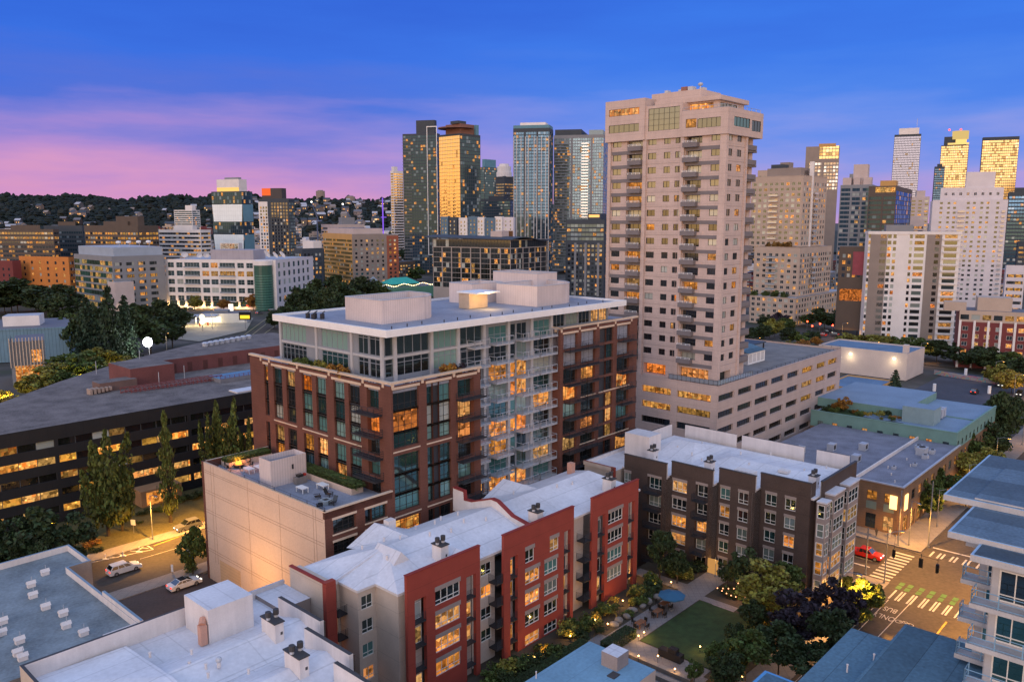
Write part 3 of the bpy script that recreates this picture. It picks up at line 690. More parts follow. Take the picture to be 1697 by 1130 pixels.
def chimney(parent,x,y,z,w=2.4,d=1.0,h=2.0,nf=2):
    c=MB(); c.box(-w/2,w/2,-d/2,d/2,-.5,h,wpaint); c.box(-w/2-.1,w/2+.1,-d/2-.1,d/2+.1,h,h+.12,darkcop)
    for k in range(nf):
        xx=(-.5+k)*.9 if nf>1 else 0
        c.cyl(xx,0,h+.12,h+.4,.22,alum,9); c.cyl(xx,0,h+.4,h+.95,.30,darkcop,9)
    c.box(w*.1,w*.1+.25,-d/2-.02,-d/2,.6,.9,darkcop)
    o=c.build('chimney',parent,(x,y,z)); return o
def smallbalcony(f,a0,a1,z,d=1.3):
    bb=MB(); f.slab(a0,a1,-d,0,z-.15,z,railm,bb); p=[f.P(*((f.W-a if f.rev else a),-dd,0)) [:2] for a,dd in ((a0,0),(a0,d-.04),(a1,d-.04),(a1,0))]
    rail(bb,p,z,1.05,railm,7,None,1.2,.02); bb.build('balcony',f.b.root)
def red_building():
    U0,V0=50.0,65.0
    b=Bld('apartment_building','apartment block with red panels, beige walls and a white hipped roof',WV(U0,V0,0),GA)
    X=lambda u:u-U0; Y=lambda v:v-V0
    zb=-1.0; rows=[11.4-2.9*k for k in range(4)]
    # three red panels
    def panel(u0,u1,ztop,wins,slots):
        f=b.Rf(X(u0),0,u1-u0,zb,ztop,redm)
        for (a0,a1,zs,nx,codes) in wins:
            for k,c in zip(zs,codes):
                z=rows[k]; f.win(a0-u0,a1-u0,z,z+1.75,nx,2,PICK[c],wframe,.25,fw=.10,rows=(0,.3,1)); f.slab(a0-u0-.05,a1-u0+.05,-.03,.02,z+1.76,z+2.3,taupe)
        for a0,a1,zt in slots:
            f.hole(a0-u0,a1-u0,zb+.6,zt,.5)
            f.slab(a0-u0,a1-u0,.9,1.0,zb+.6,zt,beige)
            for k in range(5):
                z=rows[0]-1.05-2.9*k
                if z<zb: continue
                bb=MB(); f.slab(a0-u0,a1-u0,-.0+.05,.9,z-.15,z,railm,bb); p=[f.P(a0-u0,.1,0)[:2],f.P(a1-u0,.1,0)[:2]]; rail(bb,p,z,1.0,railm,6,None,.8,.018); bb.build('balcony',b.root)
                if (k*7+int(a0))%3!=0: f.win(a0-u0+.25,a1-u0-.15,z+.1,z+2.1,1,1,(g_lit,g_dark,g_lity,g_mix)[(k+int(a0*3))%4],wframe,.85,hole=False)
        bx=f; cap=b.wall; f.slab(-.08,u1-u0+.08,-.06,.42,ztop,ztop+.10,M('red_coping',(.24,.028,.024),.7))
        back=wpaint; f.slab(0,u1-u0,.36,.40,13.6,ztop,back)
        for a in (0,u1-u0): f.slab(a-.01 if a else 0,a+.01 if not a else a,0,.4,zb,ztop,redm)
        return f
    panel(53.9,65.3,16.4,[(58.05,62.0,(0,1,2,3),4,'dLLm')],[(55.0,56.7,13.2),(63.0,64.6,13.2)])
    panel(69.5,83.5,16.4,[(73.5,75.3,(0,),2,'d'),(73.5,76.4,(1,2,3),3,'LLm'),(78.4,80.3,(0,),2,'m'),(77.3,80.1,(1,2,3),3,'tmd')],[(70.7,72.1,13.2),(81.4,82.8,13.4)])
    f=b.faces[-1]
    for a0,a1 in ((73.5,76.4),(77.3,80.1)): f.win(a0-69.5,a1-69.5,0.1,1.6,3,2,g_mix,wframe,.25,fw=.1)
    panel(87.7,99.2,16.4,[(91.5,95.2,(0,1,2,3),4,'ddtm')],[(89.0,90.8,13.4),(96.6,98.2,13.4)])
    # beige walls between and behind
    for u0,u1,cd in ((65.3,69.4,'dLmt'),(83.5,87.6,'ddmd'),(99.2,101.5,'dddd')):
        f=b.Rf(X(u0),1.5,u1-u0,zb,14.0,beige)
        if u1-u0>3:
            for k in range(4): f.win(1.75-.1,3.6-.1,rows[k],rows[k]+1.6,2,2,PICK[cd[k]],wframe,.2,fw=.09,rows=(0,.3,1)) if u0<70 else f.win(.6,1.5,rows[k],rows[k]+1.6,1,2,PICK[cd[k]],wframe,.2,fw=.09,rows=(0,.3,1))
            for k in range(5):
                z=rows[0]-1.0-2.9*k; smallbalcony(f,2.6 if u0>70 else 3.0,u1-u0+.05,z,1.4) if z>zb else None
    f=b.Rf(X(53.8),1.4,1.0,zb,14,beige)
    # stepped left end
    f=b.Lf(X(53.8),Y(66.4),4.0,zb,14.0,beige); f=b.Rf(X(51.3),Y(70.4),2.5,zb,14.0,beige)
    for k in range(4): f.win(.45,2.05,rows[k],rows[k]+1.65,2,2,PICK['ddtO'[k]],wframe,.2,fw=.09,rows=(0,.3,1))
    f=b.Lf(X(51.3),Y(70.4),3.5,zb,14.0,beige); f=b.Rf(X(50.0),Y(73.9),1.3,zb,14.0,beige)
    for k in range(4): f.win(.15,.95,rows[k]-.6,rows[k]+1.6,1,1,PICK['dLOd'[k]],wframe,.25); smallbalcony(f,0,1.9,rows[k]-.8,1.5)
    f=b.Lf(X(48.6),Y(72.6),7.2,zb,14.9,beige); f.slab(0,7.2,-.1,.35,14.9,15.05,M('red_coping',(.24,.028,.024),.7))
    fr=MB(); fr.box(X(48.58),X(49.9),Y(72.5),Y(73.2),zb,15.06,redm); fr.box(X(48.9),X(50),Y(73.2),Y(79.8),zb,14.6,beige); fr.build('end_wall',b.root)
    # roof
    r=MB(); e=14.05; rz=16.3
    def q(*pts): r.poly([(X(u),Y(v),z) for u,v,z in pts],wroof)
    A=(58,73.5,rz); B=(98,73.5,rz); 
    out=[(49.9,80.2),(49.9,73.8),(51.1,73.8),(51.1,70.2),(53.6,70.2),(53.6,66.2)]
    for p,k in zip(out,out[1:]): r.poly([(X(p[0]),Y(p[1]),e),(X(k[0]),Y(k[1]),e),(X(A[0]),Y(A[1]),rz)],wroof)
    q((53.6,66.2,e),(101.5,66.2,e),B,A); q((49.9,80.2,e),A,B,(101.5,80.2,e)); q((101.5,66.2,e),(101.5,80.2,e),B)
    # small hips and dormers
    def gable(u0,u1,v0,v1,zt,lo=e):
        um=(u0+u1)/2; q((u0,v0,lo),(um,v0,zt),(um,v1,zt),(u0,v1,lo)); q((u1,v0,lo),(um,v0,zt),(um,v1,zt),(u1,v1,lo)); r.poly([(X(u0),Y(v0),lo),(X(u1),Y(v0),lo),(X(um),Y(v0),zt)],wpaint)
    gable(56.0,59.0,70.2,74.5,16.6,15.0); gable(62.5,66.0,66.3,72.0,15.6); gable(79.5,83,66.3,72.0,15.5)
    def bgable(u0,u1,v0,v1,zt):
        um=(u0+u1)/2; q((u0,v1,e),(um,v1,zt),(um,v0,zt),(u0,v0,15.4)); q((u1,v1,e),(um,v1,zt),(um,v0,zt),(u1,v0,15.4))
    bgable(57.5,66.5,74.2,81.0,16.1); bgable(82,91,74.2,81.0,16.1)
    r.prism([(X(u),Y(v)) for u,v in [(49.9,80.2),(49.9,73.8),(51.1,73.8),(51.1,70.2),(53.6,70.2),(53.6,66.2),(101.5,66.2),(101.5,80.2)]],13.75,14.03,wpaint)
    r.build('roof',b.root)
    # firewall across the roof
    w=MB(); prof=[(81.2,17.3),(79.0,17.2),(78.9,16.0),(77.4,16.1),(73.6,17.4),(72.5,17.3),(69.8,15.9),(66.3,15.3)]
    for (v0,z0),(v1,z1) in zip(prof,prof[1:]):
        for u,m in ((76.2,wpaint),(76.7,wpaint)): w.poly([(X(u),Y(v0),13.8),(X(u),Y(v1),13.8),(X(u),Y(v1),z1),(X(u),Y(v0),z0)],m)
        w.poly([(X(76.1),Y(v0),z0+.02),(X(76.8),Y(v0),z0+.02),(X(76.8),Y(v1),z1+.02),(X(76.1),Y(v1),z1+.02)],M('red_coping',(.24,.028,.024),.7))
        for u in (76.1,76.8): w.poly([(X(u),Y(v0),z0+.02),(X(u),Y(v1),z1+.02),(X(u),Y(v1),z1-.12),(X(u),Y(v0),z0-.12)],M('red_coping',(.24,.028,.024),.7))
    w.build('fire_wall',b.root)
    for u,v,z,n in ((62.0,68.4,14.7,2),(78.3,67.4,14.6,2),(95.8,68.0,14.7,2)): chimney(b.root,X(u),Y(v),z,1.2,1.6,2.0,n)
    c=MB(); c.box(-.6,.6,-.5,.5,0,1.3,wpaint); c.build('roof_hatch',b.root,(X(63.4),Y(79.6),15.2))
    c=MB(); c.box(-.45,.45,-.45,.45,0,1.8,M('clay_flue',(.55,.30,.22),.8)); c.build('flue',b.root,(X(97.5),Y(76.6),15.2))
    for k,(u,v,z) in enumerate([(57,77,15.2),(60,76.5,15.5),(66,77.5,15.0),(68,76,15.6),(70,77,15.3),(72,75.8,15.7),(64,72.5,16.1),(67,71.8,15.9),(70,72.6,16.1),(73,71.5,15.8),(84,76.6,15.4),(86.5,75.9,15.6),(89,72.5,16.1),(92,72.0,15.9),(61,74.6,16.0),(56.5,71.6,15.7)]): wvent(b.root,X(u),Y(v),z-.1)
    b.finish(); return b
red_building()
def brown_building():
    U0,V0=108.3,44.0
    b=Bld('apartment_building','dark brown brick apartment block with stepped front and flat white roof',WV(U0,V0,0),GA)
    X=lambda u:u-U0; Y=lambda v:v-V0
    zb=-5.0; rows=[11.75-2.9*k for k in range(5)]
    cop=lambda f,W,z: f.slab(-.05,W+.05,-.06,.35,z,z+.12,darkcop)
    panels=[(108.3,65.8,73.9,[(6.7,8.1,'mdddd',2),(.9,3.5,'tpddd',3)]),(110.1,58.6,66.0,[(4.5,7.15,'mdLdd',3),(.85,2.9,'ddLmd',2)]),(112.0,52.5,58.6,[(4.1,5.8,'tmdtd',2),(1.05,2.75,'mdmmd',2)]),(114.1,44.9,52.7,[(5.1,6.9,'tdtmd',2),(2.1,3.8,'mmddY',2)])]
    for k,(u,v0,v1,cols) in enumerate(panels):
        f=b.Lf(X(u),Y(v0),v1-v0,zb,16.55,brn); cop(f,v1-v0,16.55)
        f.slab(0,v1-v0,.3,.34,13.8,16.5,wpaint)
        for i,(a0,a1,codes,nx) in enumerate(cols):
            bal=(k==0 and i==1) or (k==1 and i==1)
            for r_,c in zip(rows,codes):
                h=2.25 if not bal else 2.5; f.win(a0,a1,r_,r_+h-.45,nx,2,PICK[c],wframe,.25 if not bal else .8,fw=.09,rows=(0,.3,1))
                f.slab(a0-.05,a1+.05,-.03,.02,r_+h-.44,r_+h,taupe)
                if bal: smallbalcony(f,a0-.1,a1+.1,r_-.35,1.2)
        e=b.Rf(X(u),Y(v0),2.0,zb,16.55 if k==3 else 14.0,brn)
        if k<3:
            w=MB(); w.box(X(u)+.0,X(u)+1.9,Y(v0)+.0,Y(v0)+.5,zb,13.9,taupe); w.build('recess_wall',b.root)
            w2=MB(); w2.box(X(u)-.02,X(u)+.34,Y(v0),Y(v0)+.3,13.0,16.5,brn); 
    # recess windows strip between panels 3 and 4 (light door leafs)
    f=b.Rf(X(116.3),0,13.9,zb,16.55,brn); cop(f,13.9,16.55); f.slab(0,13.9,.3,.34,13.8,16.5,wpaint)
    for r_ in rows: f.win(4.0,4.9,r_,r_+1.8,1,2,g_dark,wframe,.25); f.win(10.3,11.2,r_,r_+1.8,1,2,g_mix,wframe,.25)
    f=b.Lf(X(116.2),Y(44.0),1.2,zb,14,brn)
    # glazed bays on the street end
    for u0,u1,vo,zt,code in ((114.4,116.2,-.1+1.0-2.2,13.9,'dmdLp'),(117.4,121.6,-1.1,14.4,'dmpLY'),(123.2,127.6,-1.1,14.4,'dYmmp')):
        q=MB(); x0,x1=X(u0),X(u1)
        q.box(x0-.1,x1+.1,-1.5,.0,zt,zt+.25,wroof2)
        bb=Bld.__new__(Bld); 
        fL=b.Lf(x0,-1.4,1.4,zb,zt,taupe); fR=b.Rf(x0,-1.4,x1-x0,zb,zt,taupe)
        for r_,c in zip(rows,code):
            fL.win(.15,1.25,r_-.2,r_+1.9,1,2,PICK[c],wframe,.12,fw=.12); 
            n=2 if x1-x0<3 else 3
            fR.win(.2,x1-x0-.2,r_-.2,r_+1.9,n,2,PICK[c],wframe,.12,fw=.12)
        q.build('bay_roof',b.root)
    # roof
    r=MB()
    r.prism([(X(109.6),Y(74.5)),(X(109.6),Y(66)),(X(111.4),Y(66)),(X(111.4),Y(58.6)),(X(113.3),Y(58.6)),(X(113.3),Y(52.6)),(X(115.4),Y(52.6)),(X(115.4),Y(45.4)),(X(130),Y(45.4)),(X(131.5),Y(46)),(X(131.5),Y(78.5)),(X(119),Y(78.5)),(X(119),Y(74.5))],zb,14.3,brn,top=wroof)
    r.prism([(X(108.6),Y(74.5)),(X(108.6),Y(66)),(X(110.4),Y(66)),(X(110.4),Y(58.6)),(X(112.3),Y(58.6)),(X(112.3),Y(52.6)),(X(114.4),Y(52.6)),(X(114.4),Y(44.4)),(X(130),Y(44.4)),(X(131.4),Y(46)),(X(131.4),Y(74.4))],14.05,14.31,wpaint,top=wroof)
    def hip(u0,u1,v0,v1,zt,ov=3):
        um,vm=(u0+u1)/2,(v0+v1)/2; e=14.32; P_=[(X(u0),Y(v0),e),(X(u1),Y(v0),e),(X(u1),Y(v1),e),(X(u0),Y(v1),e)]; a=(X(um),Y(v0)+ov,zt);c=(X(um),Y(v1)-ov,zt)
        r.poly([P_[0],P_[1],a],wroof);r.poly([P_[1],P_[2],c,a],wroof);r.poly([P_[2],P_[3],c],wroof);r.poly([P_[3],P_[0],a,c],wroof)
    hip(115.2,130,46,66,15.4,4); hip(118,131,67,76.5,15.9,3)
    r.build('roof',b.root)
    lo=MB(); lo.box(X(106.3),X(119),Y(74.6),Y(80.6),zb,13.9,beige,top=wroof2); lo.box(X(106.1),X(106.45),Y(74.5),Y(80.7),13.9,14.6,beige,top=M('red_coping',(.24,.028,.024),.7)); lo.box(X(106.1),X(106.5),Y(74.3),Y(75.0),zb,14.62,redm); lo.box(X(106.5),X(119),Y(80.4),Y(80.7),13.9,14.5,wpaint,top=alum); lo.build('low_wing',b.root)
    hd=MB(); hd.box(X(115.8),X(119.6),Y(74.0),Y(79),13.9,17.9,wpaint,top=wroof2); hd.build('roof_stair_house',b.root)
    for v0,v1,u in ((77.0,79,123.7),(66,76.5,132.4),(53.6,65,132.6),(46,51.4,132.6)):
        p=MB(); 
        if v1-v0<3: p.box(X(123.7),X(130.9),Y(78.6),Y(79),13.9,16.6,wpaint,top=darkcop)
        else: p.box(X(u)-.3,X(u),Y(v0),Y(v1),0,16.6,wpaint,top=darkcop)
        p.build('parapet',b.root)
    for u,v,n in ((114.6,72.4,2),(115.2,62.0,2),(119.5,46.6,2)): chimney(b.root,X(u),Y(v),14.3,1.4,1.2,1.9,n)
    bx=MB(); bx.box(-.8,.8,-1.6,1.6,0,1.0,wpaint); bx.box(-.82,-.8,-.3,.3,.3,.6,darkcop); bx.build('roof_hatch',b.root,(X(116.8),Y(56.5),14.6))
    bx=MB(); bx.box(-.6,.6,-.8,.8,0,.4,wpaint); bx.build('skylight',b.root,(X(121),Y(52),15.2))
    for u,v in ((118,65),(121,58),(117,54),(124,50),(126,62),(122,72),(127,70),(120,68),(116.5,48.5),(129,58),(128,48)): wvent(b.root,X(u),Y(v),15.0)
    d=b.faces[8] if 0 else None
    b.finish(); return b
brown_building()
def lower_left():
    U0,V0=21.0,50.0
    b=Bld('apartment_building','white roofed apartment block with stepped white fin walls and paired chimneys',WV(U0,V0,0),GA)
    X=lambda u:u-U0; Y=lambda v:v-V0
    r=MB(); fl=[(21,81.2),(21,50),(39,50),(39,52),(41,52),(41,59.8),(42.8,59.8),(42.8,67.4),(44.7,67.4),(44.7,75.4),(44.7,81.2)]
    r.prism([(X(u),Y(v)) for u,v in fl],0,11.9,beige,top=wroof2)
    r.box(X(44.7),X(48.55),Y(75.6),Y(81.0),0,12.4,taupe,top=wroof2)
    def q(*pts): r.poly([(X(u),Y(v),z) for u,v,z in pts],wroof)
    e=11.92
    # ridges: a long shallow roof with cross gables towards the fins
    q((21.2,81,12.3),(21.2,66,12.3),(30,70,13.2),(30,80.5,12.3)); q((21.2,66,12.3),(21.2,50.2,e),(30,50.2,e),(30,70,13.2))
    for v0,v1,ue in ((67.6,75.2,44.5),(60.0,67.2,42.6),(52.2,59.6,40.8)):
        vm=(v0+v1)/2; q((30,v0,e),(ue,v0,e),(ue,vm,13.0),(30,vm,13.0)); q((30,v1,e),(ue,v1,e),(ue,vm,13.0),(30,vm,13.0)); q((30,v0,e),(30,v1,e),(30,vm,13.0)); q((30,v0,e),(30,v1,e),(26,vm,12.4))
    r.build('roof',b.root)
    for u,v0,v1 in ((44.7,67.5,75.5),(42.8,59.9,67.5),(41.0,52,59.9)):
        p=MB(); p.box(X(u)-.35,X(u)+.1,Y(v0),Y(v1),0,14.0,wpaint,top=darkcop); p.box(X(u)+.1,X(u)+.3,Y(v0),Y(v1),0,13.8,brn); p.build('fin_wall',b.root)
    p=MB(); p.box(X(21.0),X(36.6),Y(80.9),Y(81.25),0,13.9,wpaint,top=darkcop); p.box(X(20.7),X(21.0),Y(50),Y(81.25),0,13.9,beige,top=darkcop); p.build('parapet',b.root)
    p=MB(); p.box(X(36.6),X(48.5),Y(80.9),Y(81.2),0,12.9,wpaint,top=alum); p.build('parapet',b.root)
    h=MB(); h.box(X(36.2),X(41.2),Y(75.2),Y(80.4) ,11.9,15.6,wpaint,top=wroof2); h.build('roof_stair_house',b.root)
    d=MB(); cl=M('clay_flue',(.55,.30,.22),.8); d.box(-.35,.35,-.35,.35,0,2.1,cl); d.tube((0,0,2.1),(.4,.5,2.5),.38,cl,8); d.build('duct',b.root,(X(35.7),Y(75.6),12))
    for u,v in ((40.8,70.7),(38.8,63.2)):
        chimney(b.root,X(u),Y(v),12.6,1.0,2.6,1.9,2)
    for k,(u,v) in enumerate(((26,71),(32.3,71.5),(33.5,73.5),(33.2,70),(32.6,68.4),(31,66.5),(35.5,66.2),(28,64),(37,60),(30.5,76))): wvent(b.root,X(u),Y(v),12.6,.14,.5)
    d=MB(); d.cyl(0,0,0,.5,.2,wpaint,8); d.ball((0,0,.75),.32,alum); d.build('roof_turbine',b.root,(X(34.2),Y(69.4),12.6))
    f=b.Rf(X(41),Y(52),.01,0,.01,beige); b.faces.pop(); b.finish(); return b
lower_left()
def grey_roof_building():
    b=Bld('low_building','low building with a patched grey roof and rows of small white vents',WV(0,84,0),GA)
    gro=M('patched_grey_roof',(.18,.215,.235),.85,.42,.25,.25)
    X=lambda u:u; Y=lambda v:v-84
    w=MB(); w.prism([(X(-12),Y(84)),(X(33.2),Y(84)),(X(33.2),Y(105.7)),(X(35.9),Y(105.7)),(X(35.9),Y(113.2)),(X(-12),Y(113.2))],0,11.3,M('grey_render',(.20,.18,.17),.85),top=gro); w.build('wall',b.root)
    cap=M('blue_grey_coping',(.18,.26,.33),.6)
    for n,bx in enumerate(((-12,35.9,112.9,113.2,12.1),(35.6,35.9,105.7,113.2,12.1),(33.2,35.9,105.5,105.8,12.1),(32.9,33.2,84,105.7,12.1),(32.95,33.25,84,94.3,12.6))):
        p=MB(); p.box(X(bx[0])+.002*n,X(bx[1])+.002*n,Y(bx[2]),Y(bx[3]),0 if n!=2 else 0,bx[4]+.01*n,wpaint if n!=2 else M('grey_render',(.20,.18,.17),.85),top=cap); p.build('parapet',b.root)
    p=MB(); p.box(X(29.5),X(32.9),Y(84.6),Y(85.2),11.3,12.0,wpaint); p.build('roof_kerb',b.root)
    base=None
    for px,py in ((75,952),(52,972),(55,990),(76,1009),(105,1020),(110,1040),(139,1052),(5,1033),(3,1052),(33,1065),(30,1085),(38,1093),(-10,1060),(60,1120)):
        P=G(px,py,11.3); u,v=UVof(P); o=MB(); o.box(-.42,.42,-.28,.28,0,.45,wpaint); o.poly([(-.5,-.32,.45),(.5,-.32,.45),(.5,0,.8),(-.5,0,.8)],wpaint); o.poly([(-.5,.32,.45),(.5,.32,.45),(.5,0,.8),(-.5,0,.8)],wpaint); o.poly([(-.5,-.32,.45),(-.5,.32,.45),(-.5,0,.8)],wpaint); o.poly([(.5,-.32,.45),(.5,.32,.45),(.5,0,.8)],wpaint); o.box(.05,.1,-.05,0,.7,1.3,alum)
        o.build('roof_vent',b.root,(X(u),Y(v),11.3))
    b.finish(); return b
grey_roof_building()
def blue_roofs():
    b=Bld('courtyard_building','flat pale blue roof with one dark vent box beside the garden',WV(40,37,0),GA)
    w=MB(); w.box(0,20.0,0,7.6,-1,14.0,beige,top=M('pale_blue_membrane',(.16,.30,.41),.8,.2,.22,.15,lines=[((0,1,0),2.4,.06,.2)])); w.build('wall',b.root)
    v=MB(); v.box(-.9,.9,-.9,.9,0,1.4,taupe,top=wroof2); v.build('vent_box',b.root,(18.2,3.3,14)); v=MB(); v.box(-.5,.5,-.4,.4,0,.08,darkcop); v.build('roof_drain',b.root,(16.6,2.3,14)); wvent(b.root,11.5,7.2,14.0,.06,.6); b.finish()
    # lower right: two overlapping shallow roofs
    z=20.0; b=Bld('courtyard_building','shallow blue grey roof with bright blue edges at the lower corner of the street',WV(40,2,-4),GA)
    edge=M('blue_edge',(.10,.33,.62),.6,.1)
    P=G(1415,1044,z); u1,v1=UVof(P); P2=G(1504,1036.6,z+.6); u2,v2=UVof(P2)
    w=MB(); w.box(0,u1-40,0,v1-2,0,z+4-.3,wpaint,top=blueroof); w.box(-.3,u1-40+.3,-.3,v1-2+.3,z+4-.3,z+4,edge,top=blueroof); w.build('wall',b.root)
    w=MB(); w.box(10,u2-40,-16,v2-2-3.2 if 0 else v2-2,0,z+4.3,wpaint,top=blueroof); w.box(9.8,u2-40+.25,-16,v2-2+.25,z+4.3,z+4.6,edge,top=blueroof); w.build('upper_roof',b.root)
    wvent(b.root,u1-44,v1-5,z+4,.07,.6); wvent(b.root,u1-47,v1-4,z+4,.07,.6); b.finish()
    z=16.0; P=G(1268,1110,z); u,v=UVof(P); b=Bld('courtyard_building','corner of a blue flat roof at the bottom edge among trees',WV(u-14,v-4.4,-2),GA); w=MB(); w.box(0,14,0,4.4,0,z+2,wpaint,top=edge); w.box(.3,13.7,.3,4.1,z+2,z+2.02,blueroof); w.build('wall',b.root); b.finish()
blue_roofs()
def condo():
    z=32.0; cx=WV
    def uvz(px,py,zz): return UVof(G(px,py,zz))
    c1=uvz(1563,826.6,z); c2=uvz(1571,878,z); c3=uvz(1609,907.5,z)
    U0,V0=c3[0],c3[1]
    b=Bld('condo_building','pale modern condo with layered blue grey overhanging roofs and glass balconies',WV(U0,V0,-4),GA)
    zz=z+4; ro=[]
    edge=M('pale_blue_edge',(.30,.45,.60),.6,.1); und=M('soffit',(.46,.45,.45),.7)
    seam=M('seam_roof',(.10,.155,.21),.75,.3,.3,.3,lines=[((1,0,0),2.3,.07,.3),((1,0,0),6.9,2.3,.35),((1,0,0),11.5,2.3,.3)])
    for k,(c,L,Wd,dz) in enumerate(((c1,15.5,26,0.5),(c2,13.0,26,.0),(c3,9.5,26,-.4))):
        P=(c[0]-U0,c[1]-V0)
        r=MB(); r.box(P[0],P[0]+L,P[1]-Wd,P[1],zz-.55+dz,zz-.08+dz,und,top=edge); r.box(P[0]+.2,P[0]+L-.2,P[1]-Wd,P[1]-.2,zz-.08+dz,zz+dz-.03,seam); r.build('roof',b.root)
        wvent(b.root,P[0]+L*.75,P[1]-4.5,zz+dz-.03,.09,.5)
    c0=uvz(1671,772,z+.5); r=MB(); P=(c0[0]-U0,c0[1]-V0); r.box(P[0]-12,P[0],P[1]-20,P[1],zz-.3,zz+.6,und,top=seam); r.build('roof',b.root)
    wal=M('pale_render',(.43,.43,.45),.8,.08,.5,.06)
    # storeys: L-faces look left towards the camera, stepped like the roofs
    steps=[(1.2,-26,-1.2),( (c2[0]-U0)+1.5,-26,(c2[1]-V0)-.9)]
    for k,(x,v0,v1) in enumerate(((2.2,-24,-1.0),((c2[0]-U0)+3.4,-24,(c2[1]-V0)-1.6),((c1[0]-U0)+4.5,-24,(c1[1]-V0)-2.2))):
        f=b.Lf(x,v0,v1-v0,0,zz-1.0+(-.4,0,.5)[k],wal)
        W=v1-v0
        g2=b.Rf(x,v0,.05,0,.05,wal); b.faces.pop()
        for j in range(10):
            zt=zz-1.6-3.1*j-.3
            if zt-2.5<0: break
            for a0,a1,n,g in ((W-2.6,W-.5,2,g_teal if j else g_dark),(W-6.6,W-3.2,2,g_tealb if j!=1 else g_lity),(W-10.4,W-7.2,2,g_tealb),(W-15,W-11.4,3,g_teal)): f.win(a0,a1,zt-2.35,zt,n,2,g,wframe,.15,fw=.11,rows=(0,.22,1))
            f.slab(-1,W+1.0,-1.3 if k==0 else -1.0,.1,zt-2.9,zt-2.55,und)
            if k<2:
                pan=MB(); p=[f.P(f.W-(W+.9),-1.2+.3*k,0)[:2] if 0 else f.P(-.9,-1.2 if k==0 else -.9,0)[:2],f.P(6.0,-1.2 if k==0 else -.9,0)[:2]]
                rail(pan,[f.P(-.9,0.0,0)[:2]]+p,zt-2.55,1.05,M('blue_rail',(.20,.36,.50),.5,.1),2,None,1.6,.035); pan.build('balcony_rail',b.root)
        # faces that look right-back and back for other viewpoints
        w=MB(); w.box(x+.9,x+14,v0,v1-.05,0,zz-1.2,wal); w.box(x,x+.9,v1-.06,v1-.03,0,zz-1.2,wal); w.build('wall_core',b.root)
    b.finish(); return b
condo()
# ================================================================== NEIGHBOURING BUILDINGS
tanb=M('tan_brick',(.21,.125,.07),.85,.16,.5,.2,lines=[((0,0,1),.5,.05,.2)])
tealp=M('teal_panel',(.16,.29,.26),.75,.14,.4,.12)
gravel=M('grey_gravel_roof',(.19,.20,.25),.9,.30,.35,.3)
def tan_building():
    P=WV(156.5,44.2,-4); b=Bld('brick_building','tan brick corner building with lit corner windows and flat grey roof',P,GA)
    h=9.4; f=b.Lf(0,0,31,0,h,tanb)
    for a0,c1,c2 in ((1.4,'L','L'),(4.6,'m','d'),(8.2,'L','t'),(12,'d','d'),(16,'d','d'),(20,'d','d')):
        f.win(a0,a0+1.9,5.9,7.7,2,2,PICK[c1],dkframe,.25); f.win(a0,a0+1.9,.3,3.2,2,2,PICK[c2],dkframe,.25); f.slab(a0,a0+1.9,-.02,.02,4.1,5.6,M('sage_panel',(.22,.26,.19),.8))
    f=b.Rf(0,0,39,0,h,tanb)
    for k in range(9):
        a0=1.2+4.2*k; f.win(a0,a0+2.2,5.7,7.7,2,2,(g_lit,g_dark,g_lit2,g_mix)[k%4],dkframe,.25); f.win(a0-.2,a0+2.8,.3,3.4,3,2,(g_lit,g_lit2,g_lity)[k%3],dkframe,.25)
    r=MB(); r.box(.05,39,.05,31,h-.5,h-.2,gravel); r.box(-.15,39,-.15,.25,h,h+.25,alum); r.box(-.15,.25,.25,31,h,h+.248,alum); r.box(0,39,8.6,8.9,h-.2,h+.5,wpaint); r.build('roof',b.root)
    for u,v,s in ((24,3,.7),(27,4.5,1.3),(29,3,.7),(12,5.5,.5),(30,6,.9),(17,3,.5)):
        q=MB(); q.box(-s,s,-s*.7,s*.7,0,s*1.2,alum); q.cyl(0,0,s*1.2,s*1.35,s*.5,darkcop,10); q.build('air_conditioner',b.root,(u,v,h-.2))
    for k in range(8): wvent(b.root,3+4.3*k,2.5+(k*37%5),h-.2,.12,.4)
    for u,v in ((3,14),(7,17),(12,13),(17,20),(22,15),(10,24)):
        q=MB(); q.box(-1,1,-.7,.7,0,1.5,alum); q.box(-.6,.6,-.72,-.7,.3,1.2,darkcop); q.build('air_conditioner',b.root,(u,v,h-.2))
    # bright corner display panels beside the entrance
    d=MB(); d.box(.9,2.6,-.25,-.1,4.8,7.8,EM('bright_sign',(1,.55,.2),3)); d.build('lit_sign',b.root)
    d=MB(); d.box(-.25,-.1,.9,2.2,5.0,7.6,EM('bright_sign',(1,.55,.2),3)); d.build('lit_sign',b.root)
    b.finish()
    P=G(1362,741,5.6)
tan_building()
